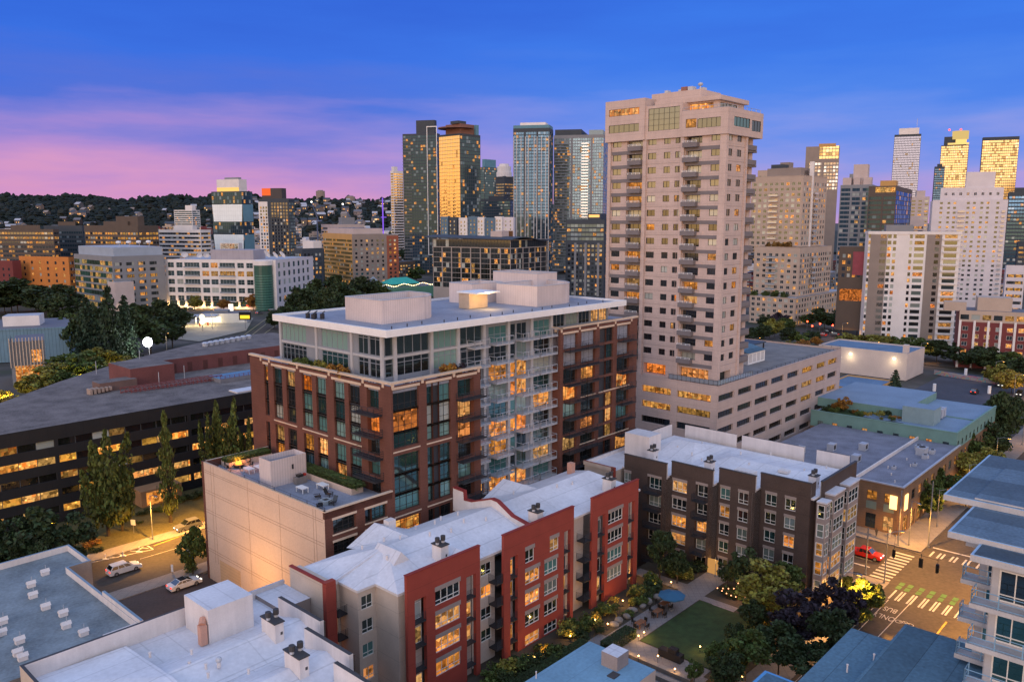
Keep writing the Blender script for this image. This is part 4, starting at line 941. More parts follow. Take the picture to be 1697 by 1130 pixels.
def teal_building():
    P=WV(195.6,45.0,-4); b=Bld('brick_building','long brick building with a teal upper storey and a planted roof terrace',P,GA)
    h=12.0; L=33
    f=b.Lf(0,0,L,0,8.2,tanb); 
    for k in range(9):
        a=1.5+3.55*k; f.win(a,a+1.2,5.4,7.2,2,2,g_dark,dkframe,.2); f.win(a,a+1.2,1.8,3.6,2,2,g_dark,dkframe,.2)
    f=b.Lf(0,0,L,8.2,h,tealp)
    for k in range(9): a=1.5+3.55*k; f.win(a,a+1.3,8.3,9.7,2,2,g_mix,dkframe,.2)
    f=b.Rf(0,0,36,0,8.2,tanb)
    for k in range(10): a=1+3.4*k; f.win(a,a+1.3,5.4,7.2,2,2,g_dark,dkframe,.2); f.win(a,a+1.8,1.2,3.6,2,2,(g_lit,g_dark,g_lit2)[k%3],dkframe,.2)
    f=b.Rf(0,0,36,8.2,h,tealp)
    for k in range(10): a=1+3.4*k; f.win(a,a+1.2,8.6,10,2,2,g_dark,dkframe,.2)
    br_=M('blue_grey_roof',(.19,.27,.37),.8,.14,.2,.15)
    r=MB(); r.box(.3,36,.3,L,h-1.2,h-.6,br_); r.box(-.1,36,-.1,.3,h,h+.2,tealp); r.box(-.1,.3,.3,L,h,h+.198,tealp)
    r.box(9,36,14,L+2,h-.6,h+1.6,tealp,top=br_); r.box(18,36.5,-.05,14,h-.6,h+.3 if 0 else h-.3,tealp,top=br_); r.build('roof',b.root)
    q=MB(); q.box(6.0,11.5,6.5,13.5,h-.6,h+3.2,M('teal_grey_box',(.24,.34,.36),.7,.1),top=br_); q.build('roof_stair_house',b.root)
    for k in range(2): q=MB(); q.box(-.7,.7,-1.2,1.2,0,2.2,alum); q.build('air_conditioner',b.root,(14.5+2.2*k,8.0,h-.3))
    g=MB(); g.box(.6,8.5,22,32,h-.6,h-.3,grassm); g.box(.6,2.5,12,22,h-.6,h-.2,soil); g.build('roof_garden',b.root)
    b.finish(); return P
teal_building()
def flat_box(name,label,P,x,y,h,m,top,cat='building',rot=GA,par=.5,group=None):
    b=Bld(name,label,P,rot,cat,group); w=MB(); w.box(0,x,0,y,0,h-par,m,top=top)
    for bx in ((0,x,0,.3),(0,x,y-.3,y),(0,.3,.3,y-.3),(x-.3,x,.3,y-.3)): w.box(bx[0],bx[1],bx[2],bx[3],h-par,h,m,top=top,bot=False)
    w.build('wall',b.root); return b
def low_group():
    b=flat_box('low_building','grey gravel roofed building with roof fans behind the brown block',WV(145,53.5,-4),50,25,8.3,tanb,gravel) if 0 else None
    b=flat_box('warehouse','pale warehouse with blue flat roof and two wall lamps',WV(315,91,-4),21,33,10.2,M('pale_wall',(.62,.52,.47),.85,.1,.2,.08),M('blue_flat_roof',(.11,.19,.30),.85,.25,.15,.25))
    for y in (4.5,20.5):
        l=MB(); l.box(-.3,0,-.35,.35,7.6,8.0,EM('lamp_white',(1,.85,.55),14)); l.build('wall_lamp',b.root,(0,y,0))
        ld=bpy.data.lights.new('wall_lamp_light','POINT'); ld.energy=260; ld.color=(1,.82,.5); ld.shadow_soft_size=.3; lo=bpy.data.objects.new('wall_lamp_light',ld); COL.objects.link(lo); lo.parent=b.root; lo.location=(-2.0,y,6.6)
    w=MB(); w.box(-.04,0,25,26,3,6,darkcop); w.build('door',b.root)
    c=MB(); c.box(2,4,.6,2.4,9.7,13,M('pale_wall',(.62,.52,.47),.85,.1,.2,.08)); c.build('roof_stack',b.root); b.finish()
    b=flat_box('shed','small orange shed with blue roof beside the parking structure',WV(262,86,-4),22,15,5.5,M('ochre_wall',(.62,.36,.12),.85,.1),M('blue_flat_roof',(.11,.19,.30),.85,.25,.15,.25)); b.finish()
    b=flat_box('garden_wall','ochre wall end next to the parking structure',WV(236,78.2,-4),.6,8,9,M('ochre_wall',(.62,.36,.12),.85,.1),limest,'wall',par=.1); b.finish()
    # graffiti wall by the parking lot
    gm,t=mat_base('graffiti'); tc=nn(t,'ShaderNodeTexCoord'); n=nn(t,'ShaderNodeTexNoise'); n.inputs['Scale'].default_value=.55; n.inputs['Detail'].default_value=1; t.links.new(tc.outputs['Object'],n.inputs[0])
    c=ramp(t,n.outputs[0],[(.3,(.35,.30,.28)),(.42,(.25,.30,.35)),(.48,(.40,.16,.22)),(.54,(.38,.32,.22)),(.60,(.16,.30,.34)),(.7,(.32,.30,.28))],'CONSTANT'); bs=nn(t,'ShaderNodeBsdfDiffuse'); inp(t,bs,0,c); o=nn(t,'ShaderNodeOutputMaterial'); t.links.new(bs.outputs[0],o.inputs[0])
    a=onground(1560,623); w=MB(); A=onground(1548,620); B=onground(1690,643); d=(B-A).normalized(); n_=Vector((-d.y,d.x,0))*.2
    pts=[A-n_,B-n_,B+n_,A+n_]; w.prism([(p.x-A.x,p.y-A.y) for p in pts],0,1.6,gm); tag(w.build('graffiti_wall',None,(A.x,A.y,-4)),'low wall covered in coloured graffiti behind the parking lot','wall')
low_group()
conc_p=M('pink_concrete',(.54,.43,.39),.85,.10,.35,.14,streak=.05,lines=[((0,0,1),1.515,.07,.20),((0,1,0),4.8,.06,.14)])
conc_d=M('grey_concrete_band',(.185,.17,.18),.85,.1,.4,.12)
g_tw=GL('glass_tower_dark',.10,(.016,.017,.02),.25,refl=.13,reflcol=(.8,.9,.9),power=1.0)
g_twr=GL('glass_tower_green',.02,(.06,.075,.06),.5,bcol=((.10,.12,.09),(.16,.17,.13)),refl=.16,reflcol=(.95,1,.85))
def tower():
    P=WV(151,80,-4); b=Bld('apartment_tower','tall pinkish concrete apartment tower on a ribbon windowed parking base',P,GA)
    Z=lambda z:z+4
    # parking base
    f=b.Rf(0,0,68,0,Z(20.6),conc_p)
    bays=[(.35,7.3),(9.1,15.8),(17.3,24.1),(25.4,32.3),(34.1,40.7),(42.7,49.3),(51.7,57.6),(59.2,65.4)]
    base=M('recess_dark',(.03,.028,.026),.9)
    random.seed(3)
    for k in range(6):
        zt=Z(18.55-3.6*k)
        for i,(a0,a1) in enumerate(bays):
            if zt-1.6<0: continue
            f.win(a0,a1,zt-1.45,zt,6,1,(g_lity if (k<3 and i>=5 and (i+k)%4!=0) else GL('glass_garage',.0,(.03,.025,.022),.15,refl=.10)),dkframe,.5)
    f=b.Lf(0,0,29.5,0,Z(20.6),conc_p)
    for k in range(5):
        zt=Z(18.4-3.45*k)
        for a0,a1 in ((1.6,9.7),(11.3,18.7),(20.3,28)):
            f.win(a0,a1,zt-1.5,zt,7,1,g_lity if k in(0,1) else g_dark,dkframe,.5)
    dk=MB(); dk.box(1.2,67.6,1.2,36,Z(15),Z(20.2),conc_p,top=M('terrace_deck',(.20,.19,.18),.9,.3,.3,.2)); dk.box(68-.02,68,0,36,0,Z(20.6),conc_p); dk.box(0,68,35.9,36,0,Z(20.6),conc_p); dk.box(.02,1.2,1.2,30,Z(19.6),Z(20.2),conc_p); dk.box(1.2,67,.02,1.2,Z(19.6),Z(20.2),conc_p); dk.build('terrace_deck',b.root)
    rl=MB(); rail(rl,[(.2,12),(.2,.2),(16,.2)],Z(20.6),1.1,dkframe,0,balg,1.1,.035); rail(rl,[(16,.2),(67.8,.2),(67.8,34)],Z(20.6),.6,dkframe,0,None,2.5,.03); rl.build('terrace_rail',b.root)
    # tower
    X0,Y0=1.5,1.2; H1=72.0; bm=Z(20.2)
    f=b.Lf(X0,Y0,28.8,bm,Z(H1),conc_p)
    rows=[25.4+3.03*k for k in range(16)]
    Yv=lambda v:v-81.2
    dark=MB()
    for k,z in enumerate(rows):
        zt=z+1.35
        for a0,a1,n in ((1.2,3.2,2),(8.7-.2,9.2,1),(11.1-.3,11.4+.2,2),(12.8,14.4,2),(16.3,18.4,2),(25.4,27.7,2)):
            if n==1: continue
            f.win(a0,a1,Z(z),Z(zt),n,1,(g_twr if k>11 else g_tw),dkframe,.22)
        f.win(10.2,10.9,Z(z),Z(zt),1,1,g_tw,dkframe,.22)
        f.win(5.3,9.1,Z(z)-.3,Z(zt),3,1,g_tw,dkframe,1.1); f.win(19.8,23.9,Z(z)-.3,Z(zt),3,1,g_tw,dkframe,1.1)
        f.slab(5.9,9.3,-1.15,-.02,Z(z)-1.05,Z(z)-.1,conc_d,dark); f.slab(19.6,23.0,-1.15,-.02,Z(z)-1.05,Z(z)-.1,conc_d,dark)
        f.slab(.9,9.2,-.06,.0,Z(z)-1.72,Z(z)-.95,conc_d,dark); f.slab(19.7,28.0,-.06,.0,Z(z)-1.72,Z(z)-.95,conc_d,dark)
        bb=MB()
        for a0,a1 in ((5.9,9.3),(19.6,23.0)): rail(bb,[f.P(f.W-a1+.1,-1.1,0)[:2],f.P(f.W-a0-.1,-1.1,0)[:2]],Z(z)-.1,.35,whitem,1,None,1.1,.04)
        bb.build('balcony_rail',b.root)
        f.slab(10.0,18.7,-.03,0,Z(z)-1.0,Z(z)-.95,conc_d,dark); 
    dark.build('balcony_band',b.root)
    # entry level lit openings
    f.win(2.0,9.0,Z(20.9),Z(23.4),5,2,g_lit2,dkframe,.9); f.win(12.5,18.3,Z(20.8),Z(23.2),4,2,g_lit2,dkframe,1.6)
    # pilasters
    for a0,a1 in ((0,1.0),(9.3,10.1),(18.6,19.5),(28,28.8)): f.slab(a0,a1,-.45,.0,bm,Z(H1),conc_p)
    g=b.Rf(X0,Y0,9.2,bm,Z(H1),conc_p)
    for k,z in enumerate(rows):
        for a0,a1 in ((1.3 if 0 else .9,2.9),(4.9,6.9)): g.win(a0,a1,Z(z),Z(z)+1.4,2,1,g_tw,dkframe,.22)
        g.slab(.6,9.2,-.03,0,Z(z)-1.05,Z(z)-1.0,conc_d)
    g.win(1.0,6.0,Z(20.8),Z(23.0),3,1,g_dark,dkframe,1.5)
    g.slab(-.45,.5,-.45,0,bm,Z(H1),conc_p); g.slab(8.4,9.2,-.3,0,bm,Z(H1),conc_p)
    # balcony stack on the far right end
    e=b.Rf(X0+9.2,Y0+1.4,5.6,bm,Z(H1),conc_p)
    for k,z in enumerate(rows+[rows[-1]+3.03]):
        if k<16: e.win(.1,3.9,Z(z)-.35,Z(z)+1.45,3,1,(g_lit if k in (13,4,11,1,8) else g_tw),dkframe,.4)
        sb=MB(); e.slab(-.1,4.9,-1.3,-.02,Z(z)-1.3,Z(z)-.3,conc_d,sb); e.slab(-.1,5.6,-1.0,-.02,Z(z)-1.75,Z(z)-1.3,conc_d,sb); sb.build('balcony',b.root)
    core=MB(); core.box(X0+1.9,X0+14.8,Y0+3.0,Y0+28.8,bm,Z(71.9),conc_p); core.build('tower_core',b.root)
    # crown
    def crown(x0,y0,xw,yw,z0,z1,lw,rw):
        f=b.Lf(x0,y0,yw,Z(z0),Z(z1),conc_p); 
        for a0,a1,za,zb,n,m,gl in lw: f.win(a0,a1,Z(za),Z(zb),n,m,gl,dkframe,.2)
        g=b.Rf(x0,y0,xw,Z(z0),Z(z1),conc_p)
        for a0,a1,za,zb,n,m,gl in rw: g.win(a0,a1,Z(za),Z(zb),n,m,gl,dkframe,.2)
        c=MB(); c.box(x0+.5,x0+xw,y0+.9,y0+yw-.02,Z(z0)+.01,Z(z1)-.3,conc_p); c.box(x0+.6,x0+xw,y0,y0+yw,Z(z0),Z(z0)+.02,conc_p); c.build('crown',b.root); return f
    crown(X0-.7,Y0-.7,15.6,10.6,72,77.2,[(1.6,6.9,73.5,75.4,5,1,g_twr),(7.1,9.6,73.7,75.5,2,1,g_lit)],[(2.6,9.6,73.7,75.6,5,1,g_teal),(10.4,14.6,73.3,75.5,3,1,g_dark)])
    crown(X0-.5,Y0+9.9,14,9.0,72,79.0,[(.6,8.3,73.7,78.4,6,4,g_twr)],[])
    crown(X0-.9,Y0+18.9,14,10.4,72,80.8,[(1.4,9.4,77.5,79.0,6,1,g_twr),(1.4,9.4,73.9,75.6,6,1,g_twr)],[])
    p=b.Lf(X0+2.5,Y0+3.2,14,Z(77),Z(79.2),conc_p); p.win(1.2,8.2,Z(77.1),Z(78.9),4,1,g_lit,dkframe,.2)
    r2=b.Rf(X0+2.5,Y0+3.2,11,Z(77),Z(79.2),conc_p); r2.win(.6,8,Z(77.1),Z(78.8),5,1,g_twr,dkframe,.2)
    q=MB(); q.box(X0+1.6,X0+14,Y0+2.3,Y0+18,Z(79.2),Z(80.1),conc_p); q.box(X0+3.4,X0+12,Y0+8,Y0+20,Z(80.1),Z(82.0),conc_p); q.build('penthouse_roof',b.root)
    rr=MB(); rail(rr,[(X0-.4,Y0+9.6),(X0-.4,Y0-.4),(X0+14,Y0-.4)],Z(77.2),.7,alum,1,None,2,.04); rr.build('crown_rail',b.root)
    for k,(x,y,s) in enumerate(((5,11,.8),(6,13,1.0),(7,9.5,.7),(8,15,.9),(5,17,.6))):
        m=MB(); m.box(-s,s,-s*.7,s*.7,0,s*1.1,M('rust_box',(.30,.14,.10),.8) if k==1 else alum); m.build('roof_plant',b.root,(X0+x,Y0+y,Z(82)))
    m=MB(); m.cyl(0,0,0,.9,.08,alum,6); m.ball((0,0,1.2),.55,greyc if 0 else alum,10,6,.7); m.build('satellite_dish',b.root,(X0+5,Y0+9,Z(82)))
    # glass sun room on the terrace
    s=MB(); s.box(31-1.5,40-1.5,8,13.5,Z(20.2),Z(23),M('sun_room_frame',(.55,.55,.56),.6)); s.poly([(29.2,7.7,Z(23)),(38.8,7.7,Z(23)),(38.8,13.8,Z(24.4)),(29.2,13.8,Z(24.4))],blueroof)
    s.build('sun_room_wall',b.root)
    sf=b.Rf(29.5,7.96,9,Z(20.2),Z(23),whitem); 
    for k in range(4): sf.win(.3+2.15*k,2.2+2.15*k,Z(20.5),Z(22.7),1,1,g_pale,whitem,.1)
    s=MB(); s.box(42,52,14,21,Z(22.6),Z(22.9),M('dark_canopy',(.05,.07,.10),.7)); 
    for x in (42.5,51.5):
        for y in (14.5,20.5): s.box(x-.15,x+.15,y-.15,y+.15,Z(20.2),Z(22.6),dkframe)
    s.build('terrace_canopy',b.root)
    b.finish(); return b
tower()
def dark_office():
    P=WV(24,157.4,0); b=Bld('office_building','long dark office block with glowing ribbon windows and a weathered flat roof',P,GA)
    dm=M('charcoal_cladding',(.018,.017,.018),.7,.2,.4,.25,lines=[((1,0,0),3.0,.08,.4)]); gl=GL('glass_ribbon',.80,(.012,.011,.011),.0,cell=3.0,refl=.06,warm=(1.0,.48,.06),power=1.5,mull=.12)
    gd=GL('glass_ribbon_dark',.14,(.012,.011,.011),.1,cell=3.0,refl=.08,warm=(1.0,.55,.10),power=.5,mull=.12)
    h=18.0; f=b.Rf(0,0,96,0,h,dm)
    for k in range(5):
        z=14.2-3.1*k
        for a0,a1 in ((1,25),(25.6,50),(50.6,74),(74.6,95)): 
            f.win(a0,a1,z,z+1.35,1,1,(gd if k==0 or (k==2 and a0<50) else gl),None,.4,name='window_ribbon')
    f=b.Lf(0,0,6,0,h,dm)
    for k in range(5): f.win(1,5,14.2-3.1*k,15.55-3.1*k,1,1,gl,None,.4,name='window_ribbon')
    wr=M('weathered_roof',(.150,.128,.118),.9,.5,.30,.5)
    r=MB(); pts=[(0.3,.4),(96,.4),(106,30),(118,62),(118,80),(107,80.5),(93.3,77.5),(83.4,72.6),(63.2,61.1),(40.8,43.5),(24.4,28.4),(.3,6)]; r.prism(pts,17.2,18.02,dm,top=wr); r.prism([(1,1),(95,1),(105,30),(117,62),(117,79),(93.3,76.5),(63.2,60),(24.4,27.2),(1,6)],0,17.1,dm); r.build('roof',b.root)
    rb=M('rust_red_wall',(.17,.060,.055),.85,.18,.3,.2); gb=M('grey_plant',(.20,.20,.22),.7,.2)
    def loc(px,py,z): u,v=UVof(G(px,py,z)); return (u-24,v-157.4)
    # roof plant: red rooms
    A=loc(212,622,18); B=loc(300,632,18); C=loc(450,600,18)
    q=MB(); x0,y0=loc(290,630,18); q.box(x0-10,x0,y0,y0+12,18,22,rb,top=wr); q.build('plant_room',b.root)
    q=MB(); q.box(x0,x0+42,y0+8,y0+14,18,21.6,rb,top=wr); 
    for k in range(9): q.box(x0+3+4*k,x0+4.2+4*k,y0+7.97,y0+8,18.2,20.4,M('rust_door',(.10,.035,.03),.8))
    q.build('plant_room',b.root)
    x,y=loc(205,645,18); q=MB(); q.box(x-5,x+3,y,y+4,18,20,M('brown_box',(.16,.10,.085),.85),top=wr); q.build('plant_room',b.root)
    x,y=loc(150,655,18); q=MB()
    for k in range(6): q.box(x+k*.8,x+.5+k*.8,y,y+2.0,18+.1*k,19.2,M('pale_timber',(.36,.27,.22),.9))
    q.build('stacked_boards',b.root)
    red=M('red_steel',(.20,.05,.045),.7,.2); tr=MB(); x0,y0=loc(200,652,18); x1,y1=loc(352,630,18)
    for off in (0,1.6):
        for zz in (18.3,19.2): tr.tube((x0+off,y0-off,zz),(x1+off,y1-off,zz),.10,red,4)
    for k in range(22):
        t=k/21; x,y=x0+(x1-x0)*t,y0+(y1-y0)*t; tr.tube((x,y,18),(x+1.6,y-1.6,19.2),.06,red,4); tr.tube((x,y,18),(x,y,19.2),.06,red,4); tr.tube((x+1.6,y-1.6,18),(x+1.6,y-1.6,19.2),.06,red,4)
    tr.build('roof_gantry',b.root)
    x,y=loc(362,634,18); q=MB(); q.box(x,x+14,y-1,y+5,18,18.9,gb,top=M('blue_skylight',(.12,.25,.36),.4)); rail(q,[(x,y-1),(x+14,y-1)],18.9,.7,red,2,None,1.2,.04); q.build('skylight',b.root)
    x,y=loc(385,650,18); q=MB(); q.box(x,x+10,y-2,y+1.5,18,18.3,wpaint,top=wroof2); q.build('skylight',b.root)
    for k in range(9):
        x,y=loc(340+9*k,574-1.6*k,18); q=MB(); q.cyl(0,0,0,.9,.8,alum,8); q.cyl(0,0,.9,1.3,1.0,alum,8,.5); q.build('roof_fan',b.root,(x,y,18))
    for px,py in ((264,640),(290,612),(306,628),(232,600),(160,620)): 
        x,y=loc(px,py,18); q=MB(); q.cyl(0,0,0,3.2,.08,alum,6); q.build('vent_pipe',b.root,(x,y,18))
    en=MB(); x=WV(0,0); en.box(38,46,-4,0,0,3.2,M('entrance_box',(.35,.20,.10),.8)); en.box(39,45,-4.05,-4,.3,2.8,g_lit); en.build('entrance',b.root)
    b.finish(); return b
dark_office()
# ================================================================== GENERIC TOWERS AND MID-RISES
def corner_box(name,label,cx,top,Y,pxl,pxr,ang,wall,roof,fl=3.1,z_low=0.0,style=None,cat='tower',zbase=0.0,group=None,body_top=None,minL=6,minR=6):
    """A block whose nearest vertical edge is seen at pixel column cx; ang = heading of the face running to the right."""
    P=GY(cx,top,Y); h=P.z; ux,uy=math.sin(ang),math.cos(ang); vx,vy=-math.cos(ang),math.sin(ang)
    WR=max(minR,ext(P,ux,uy,pxr)) if pxr is not None else minR
    WL=max(minL,ext(P,vx,vy,pxl)) if pxl is not None else minL
    b=Bld(name,label,Vector((P.x,P.y,zbase)),R(90)-ang,cat,group); b.h=h-zbase; b.WR=min(WR,110); b.WL=min(WL,110)
    w=MB(); w.box(.5,b.WR,.5,b.WL,0,b.h-.6,wall,top=roof); w.build('wall_core',b.root)
    return b
def bands(f,z0,z1,fl,gl,hb=1.7,margin=.6,depth=.15,fr=None,gaps=None,name='window_band'):
    n=int((z1-z0)/fl)
    for k in range(n):
        z=z0+fl*k+.8
        for a0,a1 in (gaps or [(margin,f.W-margin)]):
            if a1-a0>.5 and a1<=f.W-.1: f.win(a0,a1,z,z+hb,1,1,gl,fr,depth,name=name)
def grid(f,z0,z1,fl,nx,w,h,gl,depth=.2,fr=None,margin=1.0,name='window',nxm=1):
    n=int((z1-z0)/fl); st=(f.W-2*margin)/nx
    for k in range(n):
        for i in range(nx):
            a=margin+st*(i+.5)-w/2
            f.win(a,a+w,z0+fl*k+.9,z0+fl*k+.9+h,nxm,1,gl,fr,depth,name=name)
def balconies(b,f,a0,a1,z0,z1,fl,d,m,every=1,t=.25,h=.9):
    n=int((z1-z0)/fl)
    for k in range(0,n,every):
        q=MB(); f.slab(a0,a1,-d,0,z0+fl*k,z0+fl*k+t,m,q); f.slab(a0,a1,-d,-d+.08,z0+fl*k+t,z0+fl*k+t+h,balg,q); q.build('balcony',b.root)
g_far=GL('glass_far',.07,(.022,.042,.056),.16,bcol=((.10,.15,.18),(.22,.27,.30)),cell=2.6,refl=.08,reflcol=(.26,.52,.85),power=1.5,mull=.35,warm=(1.0,.46,.10))
g_farb=GL('glass_far_blue',.08,(.03,.06,.08),.12,cell=2.4,refl=.14,reflcol=(.22,.50,.95),power=1.5,mull=.25,warm=(1.0,.46,.10))
g_farp=GL('glass_far_pale',.13,(.13,.17,.17),.55,bcol=((.17,.225,.24),(.30,.36,.37)),cell=2.6,refl=.05,reflcol=(.45,.75,1.0),power=1.3,mull=.3,warm=(1.0,.50,.14))
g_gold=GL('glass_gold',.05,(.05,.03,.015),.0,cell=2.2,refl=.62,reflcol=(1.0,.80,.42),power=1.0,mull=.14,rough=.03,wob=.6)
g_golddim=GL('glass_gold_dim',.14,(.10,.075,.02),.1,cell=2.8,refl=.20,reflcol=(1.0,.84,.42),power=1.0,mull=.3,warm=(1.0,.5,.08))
g_litfar=GL('glass_lit_far',.72,(.02,.022,.024),.2,cell=3.4,refl=.12,power=1.25,mull=.7,warm=(1.0,.50,.08))
g_off=GL('glass_office',.28,(.02,.025,.028),.15,cell=3.2,refl=.18,power=1.2,mull=.5,warm=(1.0,.48,.10))
g_white=GL('glass_bright',.0,(.55,.62,.60),.95,cell=3.0,refl=.30,reflcol=(.9,1,1),mull=.2)
g_small=GL('glass_small',.20,(.02,.022,.025),.25,refl=.16,reflcol=(.6,.8,.9),power=1.5,warm=(1.0,.44,.08))
def dkc(n,c,**k): return M(n,c,.7,.1,.2,.08,**k)
roofd=dkc('far_roof',(.14,.14,.16)); roofw=dkc('far_roof_pale',(.40,.41,.45))
slate=dkc('slate_clad',(.045,.058,.075)); greyc=dkc('grey_clad',(.22,.23,.25)); whitec=dkc('white_clad',(.74,.70,.68)); beigec=dkc('beige_clad',(.46,.36,.29)); brownc=dkc('brown_clad',(.10,.075,.06)); orangec=dkc('orange_clad',(.55,.20,.045)); orangeb=dkc('orange_brick',(.42,.13,.04)); taupec=dkc('taupe_clad',(.26,.215,.19)); lilac=dkc('lilac_white',(.64,.60,.63)); redb=dkc('dark_red_brick',(.17,.035,.035)); tanc=dkc('tan_clad',(.50,.29,.10)); pinkw=dkc('pinkish_concrete_far',(.50,.42,.40))
A=HEAD
def faces(b,wall,z1=None,zb=0):
    L=b.Lf(0,0,b.WL,zb,z1 or b.h,wall); Rr=b.Rf(0,0,b.WR,zb,z1 or b.h,wall); return L,Rr
def topbox(b,x0,x1,y0,y1,h,m,name='roof_plant',z=None):
    q=MB(); q.box(x0,x1,y0,y1,(z if z is not None else b.h)-.6,(z if z is not None else b.h)+h,m); return q.build(name,b.root)
# ---- the skyline in the centre, nearest last
def skyline_centre():
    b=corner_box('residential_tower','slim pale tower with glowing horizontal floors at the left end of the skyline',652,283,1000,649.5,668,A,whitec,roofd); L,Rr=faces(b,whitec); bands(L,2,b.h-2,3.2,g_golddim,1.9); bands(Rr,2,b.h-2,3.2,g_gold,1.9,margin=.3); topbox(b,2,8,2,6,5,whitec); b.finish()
    # dark tower with the white frame
    b=corner_box('residential_tower','tall dark tower with rounded balconies and a thin white frame around its edge',724,221,820,667,729,R(14),slate,roofd); L,Rr=faces(b,slate); bands(L,1,b.h-1,3.1,g_far,2.2,gaps=[(10.5,b.WL-.4),(.8,9.6)],margin=.3); bands(Rr,1,b.h-1,3.1,g_far,1.9)
    H=b.h; q=MB()
    for a0,a1 in ((0,.6),(10.0,10.6)): L.slab(a0,a1,-.5,0,20,H+6,whitem,q)
    L.slab(0,10.6,-.5,0,H+6,H+6.8,whitem,q); L.slab(0,10.6,-.5,0,19.4,20,whitem,q); q.build('white_frame',b.root)
    for k in range(int(H/3.1)-1): q=MB(); L.slab(b.WL-9,b.WL+.6,-1.1,0,3.1*k+3.5,3.1*k+3.8,greyc,q); q.build('balcony',b.root)
    q=MB(); q.box(2,b.WR-1,3,b.WL*.62,H-.6,H+13,slate); q.build('crown',b.root); b.finish()
    # golden tower with flying roof
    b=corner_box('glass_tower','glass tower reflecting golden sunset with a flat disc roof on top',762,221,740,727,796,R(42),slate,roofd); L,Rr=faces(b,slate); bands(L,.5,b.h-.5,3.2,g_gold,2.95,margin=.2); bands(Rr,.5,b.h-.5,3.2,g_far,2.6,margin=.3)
    H=b.h; rust=dkc('rust_clad',(.20,.10,.08)); q=MB(); q.box(4,b.WR-3,3,b.WL-5,H-.6,H+9,rust,top=roofd); q.build('crown',b.root); q=MB(); q.prism([(2+8*math.cos(t*math.pi/9)*1.9+6,b.WL/2+math.sin(t*math.pi/9)*b.WL*.62) for t in range(18)],H+5.2,H+6.2,rust); q.build('roof_disc',b.root); q=MB(); q.box(b.WR-5,b.WR-1,1,7,H-.6,H+9,dkc('blue_glass_box',(.10,.24,.32))); q.build('glass_box',b.root); q=MB(); q.box(2,12,4,14,H+9,H+11.5,slate); q.build('roof_plant',b.root); b.finish()
    for cx,top,Y,l,r,lab in ((803,277,1150,795,826,'narrow blue glass tower peeking between two taller towers'),):
        b=corner_box('glass_tower',lab,cx,top,Y,l,r,A,slate,roofd); L,Rr=faces(b,slate); bands(L,1,b.h,3.3,g_farb,2.4); bands(Rr,1,b.h,3.3,g_farb,2.4); topbox(b,3,b.WR-2,3,b.WL-2,11,dkc('blue_glass_box',(.10,.24,.32)),'crown'); b.finish()
    b=corner_box('office_tower','dark office tower topped by a pale round drum',836,292,1000,821,853,A,slate,roofd); L,Rr=faces(b,slate); bands(L,1,b.h-6,3.5,g_off,1.5); bands(Rr,1,b.h-6,3.5,g_off,1.5); q=MB(); q.cyl(8,8,b.h-.6,b.h+5,9.5,whitec,18); q.cyl(8,8,b.h+5,b.h+12,8.5,whitec,18); q.cyl(8,8,b.h+12,b.h+15,6,whitec,18); q.build('drum_crown',b.root); b.finish()
    # slender dark tower with white vertical fins
    b=corner_box('residential_tower','slender dark tower striped with white vertical fins',911,212,820,850.5,917,R(12),slate,roofd); L,Rr=faces(b,slate); H=b.h; bands(L,1,H-1,3.1,g_far,2.3,gaps=[(.4,b.WL*.32),(b.WL*.36,b.WL*.66),(b.WL*.7,b.WL-.4)]); bands(Rr,1,H-1,3.1,g_farb,2.3)
    for t in (.02,.10,.22,.34,.42,.58,.66,.78,.9,.98): q=MB(); L.slab(b.WL*t-.25,b.WL*t+.25,-.7,0,0,H-8,whitec,q); q.build('white_fin',b.root)
    q=MB(); q.box(.5,b.WR,.5,b.WL,H-1,H+3,dkc('blue_glass_box',(.10,.24,.32))); q.box(5,b.WR-3,5,b.WL-6,H+3,H+6,whitec); q.build('crown',b.root); b.finish()
    # pale balcony tower
    b=corner_box('residential_tower','wide pale green glass tower covered with balconies behind the pink tower',1001,223,880,918,1010,R(12),greyc,roofw); L,Rr=faces(b,greyc); H=b.h; bands(L,1,H-1,3.1,g_farp,2.3,gaps=[(.4,b.WL*.22),(b.WL*.26,b.WL*.62),(b.WL*.66,b.WL-.3)]); bands(Rr,1,H-1,3.1,g_farp,2.2)
    balconies(b,L,b.WL*.72,b.WL*.97,4,H-6,3.1,1.2,greyc); balconies(b,L,b.WL*.3,b.WL*.44,4,H-6,3.1,1.2,greyc)
    q=MB(); q.box(1,b.WR-1,b.WL*.45,b.WL-1,H-.6,H+6,slate); q.build('crown',b.root); q=MB(); q.box(1,b.WR,1,b.WL*.3,H-.6,H+5,dkc('pale_glass_box',(.30,.38,.40))); q.build('crown',b.root); b.finish()
    # lower front one with lit roof room
    b=corner_box('apartment_tower','dark blue grey apartment tower with pale vertical strips and lit roof lounge',1002,364,560,938,1012,R(16),slate,roofd); L,Rr=faces(b,slate); H=b.h; grid(L,2,H-16,3.0,9,1.7,1.7,g_small,.15); bands(L,H-15,H-1,3.0,g_farp,2.0); grid(Rr,2,H-2,3.0,2,1.6,1.7,g_small,.15)
    for t in (.12,.45,.72): q=MB(); L.slab(b.WL*t,b.WL*t+1.6,-.15,.1,2,H-16,greyc,q); q.build('pale_strip',b.root)
    q=MB(); q.box(2,b.WR-1,3,b.WL*.45,H-.6,H+4.2,slate); q.box(1.9,2,4,b.WL*.42,H+1.5,H+3.3,EM('lounge_glow',(1,.5,.15),1.6)); q.build('roof_lounge',b.root); b.finish()
    # blue and white narrow houses
    xs=[(730,742,'b'),(742,757,'s'),(760,774,'w'),(776,790,'b'),(791,802,'w'),(803,820,'b'),(821,832,'w'),(833,851,'l')]
